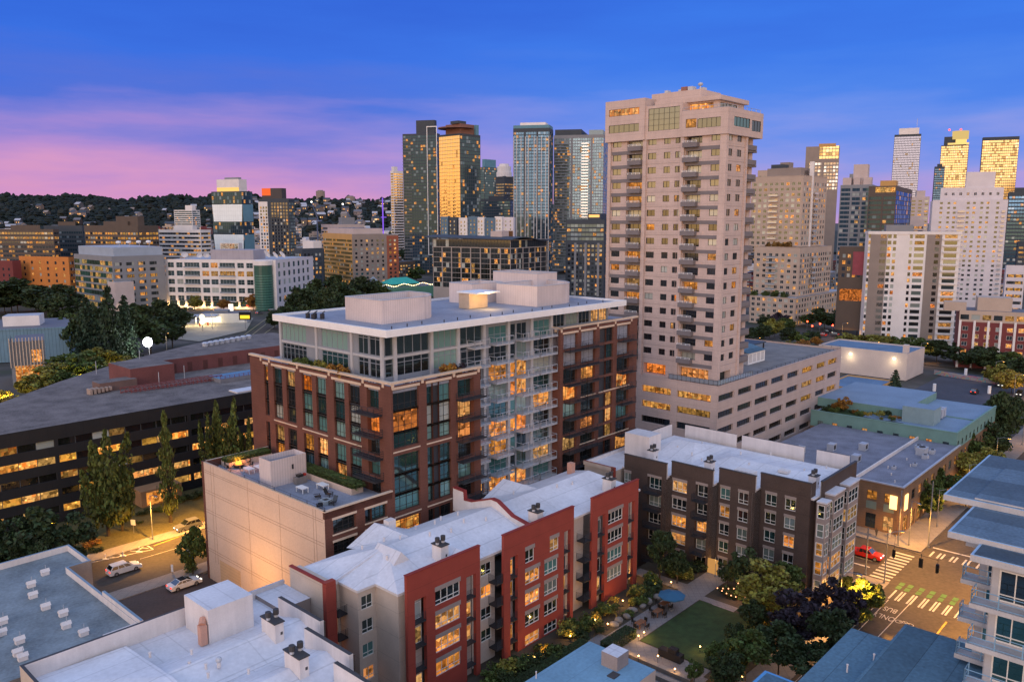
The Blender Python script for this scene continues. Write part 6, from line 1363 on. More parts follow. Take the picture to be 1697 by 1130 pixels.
def gap_fillers():
    rows=[('residential_tower','grey far tower filling the gap right of the hotel tower with the glass crown',1434,288,980,1408,1444,greyc,g_far),('office_tower','narrow slate tower beside the golden stepped tower',1566,276,1250,1549,1574,slate,g_far),('office_tower','broad dusky tower behind the wide white tower at the right',1640,322,900,1590,1652,taupec,g_off),('office_tower','dark blue tower below the golden glass tower at the right edge',1712,318,760,1672,1730,slate,g_farb),('residential_tower','beige far tower just right of the tall pink tower',1268,318,900,1248,1280,beigec,g_far),('office_tower','low slate tower between the beige terraced tower and the grey blocks',1412,352,760,1392,1424,slate,g_farb),('apartment_tower','pinkish far block behind the striped white and taupe tower',1532,366,700,1500,1552,pinkw,g_off),('office_tower','teal far tower between the golden tower and the fin striped tower',846,330,980,796,858,slate,g_farb)]
    for nm,lab,cx,top,Y,l,r,wall,gl in rows:
        b=corner_box(nm,lab,cx,top,Y,l,r,R(24),wall,roofd); L,Rr=faces(b,wall); bands(L,2,b.h-2,3.4,gl,2.0,margin=.6); bands(Rr,2,b.h-2,3.4,gl,2.0,margin=.6); topbox(b,2,max(3,b.WR*.6),b.WL*.25,b.WL*.75,4,wall); b.finish()
gap_fillers()
# ================================================================== HILL, FAR CITY, TREES
def leafmat(name,col,var=.5,spec=.25):
    if name in _M: return _M[name]
    m,t=mat_base(name); g=nn(t,'ShaderNodeNewGeometry'); oi=nn(t,'ShaderNodeObjectInfo'); tc=nn(t,'ShaderNodeTexCoord')
    n=nn(t,'ShaderNodeTexNoise'); n.inputs['Scale'].default_value=5; t.links.new(tc.outputs['Object'],n.inputs[0])
    v=mth(t,'ADD',1-var,mth(t,'MULTIPLY',g.outputs['Random Per Island'],var*2)); v=mth(t,'MULTIPLY',v,mth(t,'ADD',.45,mth(t,'MULTIPLY',n.outputs[0],1.1))); v=mth(t,'MULTIPLY',v,mth(t,'ADD',.8,mth(t,'MULTIPLY',oi.outputs['Random'],.4)))
    hs=nn(t,'ShaderNodeHueSaturation'); hs.inputs['Color'].default_value=(*col,1); inp(t,hs,0,mth(t,'ADD',.47,mth(t,'MULTIPLY',g.outputs['Random Per Island'],.06))); 
    sc=nn(t,'ShaderNodeVectorMath',operation='SCALE'); t.links.new(hs.outputs[0],sc.inputs[0]); inp(t,sc,3,v)
    b=nn(t,'ShaderNodeBsdfPrincipled'); t.links.new(sc.outputs[0],b.inputs[0]); b.inputs['Roughness'].default_value=.7; b.inputs['Specular IOR Level'].default_value=spec
    o=nn(t,'ShaderNodeOutputMaterial'); t.links.new(b.outputs[0],o.inputs[0]); _M[name]=m; return m
LEAF={'dark':leafmat('leaf_dark',(.036,.054,.020)),'mid':leafmat('leaf_mid',(.075,.105,.026)),'olive':leafmat('leaf_olive',(.19,.175,.035)),'poplar':leafmat('leaf_poplar',(.105,.125,.030)),'purple':leafmat('leaf_purple',(.035,.026,.036)),'autumn':leafmat('leaf_autumn',(.26,.12,.025)),'gold':leafmat('leaf_gold_lit',(.30,.22,.04)),'blue':leafmat('leaf_conifer',(.035,.060,.032))}  # gold: lamplight on foliage is put into the leaf colour
barkm=M('bark',(.06,.045,.035),.95,.2,2,.3)
def quads(cent,size,rng,aspect=.7):
    n=len(cent); a=rng.normal(size=(n,3)); a/=np.linalg.norm(a,axis=1)[:,None]; r=rng.normal(size=(n,3)); b=np.cross(a,r); b/=np.linalg.norm(b,axis=1)[:,None]
    s=size*(.6+.8*rng.random((n,1))); a=a*s; b=b*s*aspect
    return np.stack([cent-a-b*.3,cent-a*.1-b,cent+a,cent-a*.1+b],1).reshape(-1,3)
def quadmesh(name,V,m):
    n=len(V)//4; me=bpy.data.meshes.new(name); me.vertices.add(len(V)); me.vertices.foreach_set('co',V.astype(np.float32).ravel()); me.loops.add(len(V)); me.loops.foreach_set('vertex_index',np.arange(len(V),dtype=np.int32)); me.polygons.add(n); me.polygons.foreach_set('loop_start',np.arange(0,len(V),4,dtype=np.int32)); me.polygons.foreach_set('loop_total',np.full(n,4,dtype=np.int32)); me.materials.append(m); me.update(calc_edges=True); return me
_C={}
def crown_mesh(kind,leaf,var):
    key=(kind,leaf,var)
    if key in _C: return _C[key]
    rng=np.random.default_rng(hash((kind,var))%9999 if 0 else sum(map(ord,kind))*7+var*13)
    P=[]; sz=.035
    if kind in('broad','wide'):
        k=36
        for i in range(k):
            d=rng.normal(size=3); d/=np.linalg.norm(d); rr=rng.random()**.4*.41; c=d*rr*np.array([1,1,.95])+np.array([0,0,.52]); c[2]=max(.12,c[2]); r=.06+.085*rng.random()
            q=rng.normal(size=(110,3)); q/=np.linalg.norm(q,axis=1)[:,None]; P.append(c+q*r*(.55+.5*rng.random((110,1)))*np.array([1.1,1.1,.8]))
    elif kind=='poplar':
        for i in range(8):
            x,y=rng.normal(size=2)*.20; x,y=np.clip([x,y],-.34,.34); top=.55+.45*rng.random() if i else 1.0; w=.19+.10*rng.random()
            t=rng.random(420)**.8; z=.06+t*(top-.06); rad=w*np.clip(np.minimum(t*5,1.0)*(1-t)**.55,.05,1); th=rng.random(420)*6.283; rr=rad*np.sqrt(rng.random(420))
            P.append(np.stack([x*(.55+.6*t)+rr*np.cos(th),y*(.55+.6*t)+rr*np.sin(th),z],1))
        sz=.030
    elif kind=='column':
        t=rng.random(2200)**.85; z=.02+t*.98; rad=.47*np.minimum(t*4+.25,1)*np.clip(1-t,.02,1)**.6*(.8+.35*np.sin(z*37+rng.random()*6)); th=rng.random(2200)*6.283; rr=rad*np.sqrt(rng.random(2200)); P.append(np.stack([rr*np.cos(th),rr*np.sin(th),z],1)); sz=.028
    elif kind=='conifer':
        for i in range(13):
            z=.06+.92*i/13; R_=.48*(1-z)**.85+.015; n=int(40+260*(1-z)); th=rng.random(n)*6.283; rr=R_*rng.random(n)**.5*(.72+.28*np.cos(th*6+i)); P.append(np.stack([rr*np.cos(th),rr*np.sin(th),z+.05-.16*rr/ max(R_,.01)*R_+rng.normal(size=n)*.012],1))
        sz=.032
    elif kind=='shrub':
        for i in range(9):
            c=np.array([*rng.normal(size=2)*.22,.25+.3*rng.random()]); q=rng.normal(size=(70,3)); q/=np.linalg.norm(q,axis=1)[:,None]; P.append(c+q*(.16+.12*rng.random())*(.5+.5*rng.random((70,1))))
        sz=.06
    elif kind=='hedge':
        q=rng.random((5200,3)); k=rng.integers(0,3,5200); 
        q[:,2]=np.where(k==0,.96+.06*rng.random(5200),q[:,2]); q[:,1]=np.where(k==1,np.round(q[:,1])+.04*rng.normal(size=5200),q[:,1]); q[:,0]=np.where(k==2,np.round(q[:,0])+.01*rng.normal(size=5200),q[:,0]); P.append(q-np.array([.5,.5,0])); sz=.035
    elif kind=='frond':
        for i in range(16):
            th=rng.random()*6.283; t=np.linspace(0,1,14); L=.5; x=L*t*np.cos(th); y=L*t*np.sin(th); z=.2+.75*t-.62*t*t*(1+rng.random()*.5); P.append(np.stack([x,y,z],1)+rng.normal(size=(14,3))*.02)
        sz=.07
    V=quads(np.concatenate(P),sz,rng); me=quadmesh('crown',V,LEAF[leaf]); _C[key]=me; return me
_T={}
def trunk_mesh(kind):
    if kind in _T: return _T[kind]
    b=MB(); b.tube((0,0,-.1),(.0,.0,.55),.028,barkm,8,.016)
    if kind!='conifer':
        rr=random.Random(4)
        for i in range(9):
            a=rr.uniform(0,6.28); z=.22+.05*i; b.tube((0,0,z),(math.cos(a)*.22*(.5 if kind in('poplar','column') else 1),math.sin(a)*.22*(.5 if kind in('poplar','column') else 1),z+.26),.010,barkm,5,.004)
    else: b.tube((0,0,.5),(0,0,.95),.016,barkm,6,.004)
    _T[kind]=b.mesh('trunk'); return _T[kind]
_tn=[0]
def tree(label,P,h,w,kind='broad',leaf='mid',name=None,cat='tree',group=None,clear=.12):
    _tn[0]+=1; i=_tn[0]
    t=thing(name or {'conifer':'conifer_tree','poplar':'poplar_tree','column':'poplar_tree'}.get(kind,'broadleaf_tree'),label,cat,P,(i*2.399)%6.283,group)
    c=bpy.data.objects.new('crown',crown_mesh(kind,leaf,i%3)); COL.objects.link(c); c.parent=t; c.scale=(w*1.02,w*1.02,h*(1-clear)); c.location=(0,0,h*clear)
    k=bpy.data.objects.new('trunk',trunk_mesh(kind)); COL.objects.link(k); k.parent=t; k.scale=(h*.62,h*.62,h*.9)
    return t
def shrub(label,P,h,w,leaf='mid',kind='shrub',group=None,name='shrub',cat='shrub'):
    _tn[0]+=1; o=bpy.data.objects.new(name,crown_mesh(kind,leaf,_tn[0]%3)); COL.objects.link(o); o.location=P; o.scale=(w,w,h); o.rotation_euler=(0,0,(_tn[0]*1.7)%6.28); tag(o,label,cat,group); return o
ORD=['first','second','third','fourth','fifth','sixth','seventh','eighth','ninth','tenth','eleventh','twelfth','thirteenth','fourteenth','fifteenth','sixteenth','seventeenth','eighteenth','nineteenth','twentieth']
def ordn(k):
    
    if k<20: return ORD[k]
    k+=1; tens=['','','twenty','thirty','forty','fifty','sixty'][k//10]
    return tens+('th' if 0 else '')+('-'+ORD[k%10-1] if k%10 else '') if k%10 else tens[:-1]+'ieth'
def ptree(px,py,ptop,pw,label,kind='broad',leaf='mid',z=None,group=None,clear=.12):
    P=onground(px,py) if z is None else G(px,py,z)
    h=zat(P,px,ptop)-P.z; d=math.hypot(P.x,P.y); w=pw*d/FPX*1.05
    return tree(label,P,h,w,kind,leaf,group=group,clear=clear)
def grove(lst,desc,group,z=None,clear=.08):
    words={'poplar':'bright green','dark':'dark green','mid':'green','olive':'yellow green','purple':'dark purple','autumn':'orange brown','gold':'golden lit','blue':'dark blue green'}
    for k,a in enumerate(sorted(lst)):
        px,py,pt,pw,kind,leaf=a
        ptree(px,py,pt,pw,'%s %s, %s from the left %s'%(words[leaf],{'conifer':'conifer','poplar':'poplar','column':'slim poplar'}.get(kind,'tree'),ordn(k),desc),kind,leaf,z,group,clear)
# ---- far hill
def hz(x,y):
    e=sstep(1500,3100,y)
    px=848.5+FPX*x/max(y,1)
    ridge=127+6*math.sin(px*.021)+5*math.sin(px*.047+1)+3*math.sin(px*.11)
    ridge*=1-.10*sstep(380,700,px); ridge*=1-sstep(900,1500,px)
    return -1+ridge*e
def hill():
    hm=M('hill_ground',(.020,.030,.020),.95,.3,.004,.2); xs=list(range(-3400,1900,110)); ys=[1400,1550,1700,1850,2000,2150,2300,2450,2600,2750,2900,3050,3200,3500]
    mb=MB(); k=mb.mi(hm); nv=len(ys)
    for x in xs:
        for y in ys: mb.v.append((x,y,hz(x,y)-(60 if y>3300 else 0)))
    for i in range(len(xs)-1):
        for j in range(nv-1): a=i*nv+j; mb.f.append((a,a+nv,a+nv+1,a+1)); mb.m.append(k)
    o=mb.build('hill'); o['kind']='structure'
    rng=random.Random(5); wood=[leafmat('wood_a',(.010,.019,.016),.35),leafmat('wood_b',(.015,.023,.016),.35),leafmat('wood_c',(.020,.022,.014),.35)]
    w=MB()
    for m_ in wood: w.mi(m_)
    def lump(x,y,z,r,h,mi):
        i=len(w.v); n=6
        for a in range(1,4):
            th=math.pi*a/4.4
            for b in range(n):
                ph=2*math.pi*b/n+a*.5; rr=r*math.sin(th)*(.75+.5*rng.random()); w.v.append((x+rr*math.cos(ph),y+rr*math.sin(ph),z+h*(.5+.5*math.cos(th))*(.9+.2*rng.random())))
        w.v.append((x,y,z+h*(.95+.25*rng.random())))
        for a in range(2):
            for b in range(n): j=(b+1)%n; w.f.append((i+a*n+b,i+a*n+j,i+(a+1)*n+j,i+(a+1)*n+b)); w.m.append(mi)
        for b in range(n): w.f.append((i+b,i+(b+1)%n,i+3*n)); w.m.append(mi)
    for _ in range(8200):
        y=1500+1600*rng.random()**.75; px=rng.uniform(-60,900)
        if px>390 and rng.random()<.45: continue
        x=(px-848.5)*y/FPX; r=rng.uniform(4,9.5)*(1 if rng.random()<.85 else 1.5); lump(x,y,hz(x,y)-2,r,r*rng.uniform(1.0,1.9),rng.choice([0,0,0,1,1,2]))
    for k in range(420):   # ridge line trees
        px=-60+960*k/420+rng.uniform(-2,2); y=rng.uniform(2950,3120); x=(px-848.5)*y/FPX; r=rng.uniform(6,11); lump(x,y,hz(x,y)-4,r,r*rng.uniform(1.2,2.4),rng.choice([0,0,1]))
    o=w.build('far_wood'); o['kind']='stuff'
    # houses among the trees
    walls=[M('hill_house_%d'%i,c,.8) for i,c in enumerate(((.30,.26,.25),(.20,.15,.12),(.12,.10,.09),(.10,.10,.11),(.07,.05,.04),(.24,.19,.18),(.26,.24,.23)))]
    lit=[EM('house_glow_a',(1,.55,.16),1.5),EM('house_glow_b',(1,.72,.36),1.6),EM('house_glow_c',(1,.42,.10),1.2)]
    rfs=[roofd,slate,taupec,roofw]
    protos=[]
    for k in range(14):
        hb=MB(); a=rng.uniform(9,15); d=rng.uniform(9,13); h=rng.uniform(6,10); wl=walls[k%7]; rf=rfs[k%4]; hb.box(-a/2,a/2,-d/2,d/2,-3,h,wl)
        hb.poly([(-a/2-.5,-d/2-.5,h),(a/2+.5,-d/2-.5,h),(a/2+.5,0,h+3.5),(-a/2-.5,0,h+3.5)],rf); hb.poly([(-a/2-.5,d/2+.5,h),(a/2+.5,d/2+.5,h),(a/2+.5,0,h+3.5),(-a/2-.5,0,h+3.5)],rf)
        for s in (-1,1): hb.poly([(s*a/2,-d/2,h),(s*a/2,d/2,h),(s*a/2,0,h+3.5)],wl)
        for i in range(4):
            for j in range(2):
                if rng.random()<.6: x=-a/2+1+i*(a-2)/4; hb.poly([(x,-d/2-.05,1.2+j*3.2),(x+1.6,-d/2-.05,1.2+j*3.2),(x+1.6,-d/2-.05,3+j*3.2),(x,-d/2-.05,3+j*3.2)],lit[rng.randrange(3)] if rng.random()<.5 else slate)
        protos.append(hb.mesh('hill_house'))
    for k in range(230):
        px=rng.uniform(395,660) if rng.random()<.62 else rng.uniform(-20,420); y=rng.uniform(1650,2900) if px>390 else rng.uniform(1550,2500)
        x=(px-848.5)*y/FPX; o=bpy.data.objects.new('hill_house',protos[k%14]); COL.objects.link(o); s=rng.uniform(.8,1.5); o.location=(x,y,hz(x,y)+1); o.scale=(s*1.15,s,s*1.25); o.rotation_euler=(0,0,rng.uniform(-.6,.6)); tag(o,'tiny far house with lit windows among the trees on the wooded hillside','house','houses on the far hillside')
    # far mid-rise blocks below the hill
    gls=[GL('glass_city_a',.30,(.02,.022,.026),.2,cell=3.4,cellz=3.3,refl=.12,power=1.5,mull=1.2,warm=(1,.58,.18)),GL('glass_city_b',.16,(.03,.036,.045),.3,cell=3.0,cellz=3.3,refl=.2,power=1.4,mull=1.0,warm=(1,.66,.28))]
    cw=[beigec,taupec,brownc,greyc,pinkw,slate,whitec,redb]
    cps=[]
    for k in range(16):
        c=MB(); a=rng.uniform(18,42); d=rng.uniform(14,26); h=rng.uniform(12,26); wl=cw[k%8]; c.box(-a/2,a/2,-d/2,d/2,-3,h,wl,top=roofd); c.box(-a*.3,a*.1,-d*.3,d*.2,h,h+3.5,wl,top=roofw); gl=gls[k%2]
        n=int(h/3.3)
        for j in range(n):
            z=.9+3.3*j; c.poly([(-a/2+.6,-d/2-.06,z),(a/2-.6,-d/2-.06,z),(a/2-.6,-d/2-.06,z+1.7),(-a/2+.6,-d/2-.06,z+1.7)],gl); c.poly([(-a/2-.06,-d/2+.6,z),(-a/2-.06,d/2-.6,z),(-a/2-.06,d/2-.6,z+1.7),(-a/2-.06,-d/2+.6,z+1.7)],gl); c.poly([(a/2+.06,-d/2+.6,z),(a/2+.06,d/2-.6,z),(a/2+.06,d/2-.6,z+1.7),(a/2+.06,-d/2+.6,z+1.7)],gl)
        cps.append(c.mesh('city_block'))
    k=0; tries=0; placed=[]
    while k<120 and tries<4000:
        tries+=1; px=rng.uniform(-30,670); y=rng.uniform(850,1900) 
        x=(px-848.5)*y/FPX
        if any((x-a)**2+(y-b)**2<36**2 for a,b in placed): continue
        if y<1150 and px<360 : continue
        placed.append((x,y)); o=bpy.data.objects.new('city_block',cps[k%16]); COL.objects.link(o); o.location=(x,y,max(0,hz(x,y)) if y>1500 else 0); s=.75+.4*rng.random(); o.scale=(s,s,s*(1.0 if y<1300 else 1.1)); o.rotation_euler=(0,0,rng.choice([.3,.83,-.74,.15])); tag(o,'small far block with scattered lit windows in the low city below the hill','building','low blocks in the far city'); k+=1
    k=0; tries=0   # blocks filling the streets behind the right-hand towers
    while k<26 and tries<2000:
        tries+=1; px=rng.uniform(1240,1700); y=rng.uniform(560,1000); x=(px-848.5)*y/FPX
        if any((x-a)**2+(y-b)**2<44**2 for a,b in placed): continue
        placed.append((x,y)); o=bpy.data.objects.new('city_block',cps[(k*3)%16]); COL.objects.link(o); o.location=(x,y,-4); o.rotation_euler=(0,0,rng.choice([.83,-.74])); o.scale=(1,1,.8); tag(o,'low block with lit windows half hidden behind the downtown towers','building','low blocks behind the right towers'); k+=1
    k=0; tries=0
    while k<54 and tries<4000:
        tries+=1; px=rng.uniform(640,1330); y=rng.uniform(640,1500); x=(px-848.5)*y/FPX
        if any((x-a)**2+(y-b)**2<46**2 for a,b in placed) or (y<900 and 660<px<1015): continue
        placed.append((x,y)); o=bpy.data.objects.new('city_block',cps[(k*5)%16]); COL.objects.link(o); o.location=(x,y,-4); o.rotation_euler=(0,0,rng.choice([.83,-.74,.2])); o.scale=(1,1,.9); tag(o,'low block with lit windows glimpsed between the central towers','building','low blocks behind the central towers'); k+=1
    # long mid-rise on the hill crest and cranes
    for px,y,h,lab in ((536,2950,38,'round grey block standing on the far ridge line'),(585,2900,22,'pale block on the far ridge right of the round one')):
        x=(px-848.5)*y/FPX; q=MB(); q.cyl(0,0,-5,h,16,taupec,14); q.cyl(0,0,h,h+3,10,greyc,14); o=q.build('ridge_building',None,(x,y,hz(x,y))); tag(o,lab,'building')
    cr=dkc('crane_steel',(.10,.13,.22))
    for px,y,h,tilt,lab in ((529,1500,78,-.35,'leaning construction crane left of centre on the far skyline'),(587,1500,72,-.65,'construction crane with raised jib right of the other crane')):
        x=(px-848.5)*y/FPX; q=MB(); q.tube((0,0,0),(0,0,h*.72),1.1,cr,4); o=thing('construction_crane',lab,'crane',(x,y,0)); q.build('mast',o); q=MB(); q.tube((3,0,h*.66),(tilt*26,0,h*.66+34),.9,cr,4); q.tube((3,0,h*.66),(9,0,h*.66+1),1.6,cr,4); q.build('jib',o); q=MB(); q.ball((tilt*26,0,h*.66+35),1.8,EM('crane_lamp',(1,.9,.8),3),6,4); q.build('lamp',o)
    x=(637-848.5)*1200/FPX; q=MB(); q.tube((0,0,0),(0,0,86),.9,EM('violet_glow',(.28,.12,.9),1.1),5); o=thing('lit_mast','thin mast lit violet rising right of the low city','mast',(x,1200,0)); q.build('pole',o); q=MB(); q.tube((-3,0,58),(5,0,58),.5,EM('violet_glow',(.28,.12,.9),1.1),4); q.build('crossarm',o)
hill()
# ---- tree groups
grove([(30,522,458,95,'broad','dark'),(88,525,468,80,'broad','dark'),(8,518,470,80,'broad','dark'),(60,516,474,60,'broad','mid'),(118,575,515,40,'broad','mid'),(150,605,492,60,'conifer','blue'),(187,612,474,62,'conifer','blue'),(212,605,488,50,'conifer','blue'),(138,600,508,50,'broad','dark'),(250,585,500,85,'broad','dark'),(286,575,510,50,'broad','dark'),(228,560,498,60,'broad','dark'),(265,560,490,60,'broad','dark'),(20,520,455,50,'broad','dark'),(105,545,480,60,'broad','dark'),(168,570,495,50,'broad','dark'),(300,545,505,40,'broad','dark')],'in the dark grove behind the dark office','trees behind the dark office')
grove([(92,650,600,70,'wide','olive'),(130,640,578,85,'wide','mid'),(172,622,572,75,'wide','olive'),(62,672,612,60,'wide','olive'),(12,700,655,60,'wide','gold'),(205,612,580,45,'wide','mid'),(50,695,650,55,'wide','olive'),(110,665,610,60,'wide','mid'),(-6,690,640,40,'wide','gold'),(145,640,596,60,'wide','mid')],'along the office roof edge beside the pavilion','trees beside the pavilion')
grove([(478,545,498,42,'broad','dark'),(500,540,470,60,'broad','dark'),(535,532,458,75,'broad','dark'),(570,528,450,75,'broad','dark'),(600,520,452,55,'broad','dark'),(628,512,462,44,'broad','mid'),(520,560,500,55,'broad','dark'),(560,555,490,60,'broad','dark'),(600,545,485,55,'broad','mid'),(455,545,512,30,'broad','dark'),(545,545,470,60,'broad','dark')],'in the park right of the white office','trees right of the white office')
grove([(323,514,487,26,'broad','olive'),(371,515,494,22,'broad','autumn'),(420,514,484,28,'broad','autumn'),(296,549,534,24,'broad','gold'),(405,512,492,18,'broad','mid')],'in front of the white office','small trees in front of the white office')
grove([(655,412,380,22,'broad','dark'),(680,440,408,40,'broad','dark'),(700,430,410,26,'broad','mid'),(690,468,440,34,'broad','mid')],'behind the teal roofed restaurant','trees behind the restaurant')
grove([(1292,548,516,38,'broad','purple'),(1275,560,528,40,'broad','dark'),(1300,556,524,40,'broad','mid'),(1366,545,508,52,'broad','dark'),(1395,548,512,46,'broad','dark'),(1420,555,500,64,'broad','dark'),(1408,585,548,52,'broad','olive'),(1450,590,552,62,'broad','olive'),(1487,590,554,50,'broad','mid'),(1520,592,556,52,'broad','mid'),(1552,600,560,52,'broad','dark'),(1585,605,562,40,'broad','dark'),(1610,612,570,60,'broad','dark'),(1640,618,572,60,'broad','dark'),(1668,622,580,48,'broad','mid'),(1690,630,590,40,'broad','dark'),(1650,640,600,40,'broad','olive'),(1676,652,610,46,'broad','gold'),(1340,540,520,30,'broad','mid'),(1250,575,540,40,'broad','dark'),(1690,450,412,40,'broad','dark')],'in the street row below the right towers','street trees below the right towers')
ptree(1481,668,612,34,'lone dark conifer behind the teal storeyed building','conifer','blue',clear=.04)
grove([(1655,742,640,58,'broad','dark'),(1672,720,650,44,'broad','dark'),(1640,760,690,62,'broad','dark'),(1612,780,712,60,'broad','mid'),(1588,805,742,58,'broad','olive'),(1560,838,772,56,'broad','mid'),(1540,860,790,50,'broad','mid'),(1630,800,735,50,'broad','olive'),(1600,840,790,40,'broad','mid')],'along the street beside the tan brick building','street trees beside the tan building')
grove([(180,888,706,78,'poplar','poplar'),(203,880,748,46,'poplar','poplar'),(283,866,682,44,'column','poplar'),(352,828,664,46,'poplar','poplar'),(385,822,658,56,'poplar','poplar'),(408,815,690,36,'poplar','poplar')],'in the poplar row before the dark office','poplars before the dark office',clear=.05)
grove([(50,962,832,105,'broad','dark'),(118,950,846,82,'broad','dark'),(10,968,850,80,'broad','dark'),(320,952,868,46,'broad','mid'),(84,975,880,60,'broad','dark')],'beside the left avenue','trees beside the left avenue')
grove([(1270,545,520,30,'broad','dark'),(1283,556,526,36,'broad','olive'),(1306,570,540,34,'broad','dark'),(1325,572,548,32,'broad','mid'),(1345,566,546,34,'broad','dark'),(1310,588,562,24,'broad','olive'),(1328,585,560,24,'broad','autumn'),(1265,565,535,34,'broad','dark'),(1352,575,556,20,'broad','autumn')],'in the garden on the parking roof','trees on the parking roof',z=16.3)
# courtyard trees (the courtyard is level with zero)
grove([(1093,962,872,52,'broad','dark'),(1122,966,905,40,'broad','dark'),(1232,985,905,62,'broad','dark'),(1205,975,925,36,'broad','dark'),(1270,1030,930,110,'broad','olive'),(1300,1000,925,70,'broad','mid'),(1330,1075,975,110,'broad','purple'),(1385,1060,952,84,'broad','purple'),(1372,1105,1000,90,'broad','dark'),(1290,1110,1030,90,'broad','dark'),(1235,1120,1040,80,'broad','mid'),(1330,1125,1060,80,'broad','dark'),(1200,1150,1075,70,'broad','dark'),(1185,1118,1062,46,'broad','mid'),(1222,1090,1030,50,'broad','dark'),(1150,1135,1090,34,'broad','mid'),(1250,1060,990,52,'broad','dark')],'in the courtyard garden','courtyard trees',z=0.0,clear=.14)
grove([(1425,1040,952,62,'broad','mid'),(1442,1015,958,44,'broad','gold'),(1410,1010,950,50,'broad','dark')],'on the pavement by the crossing','trees by the crossing')
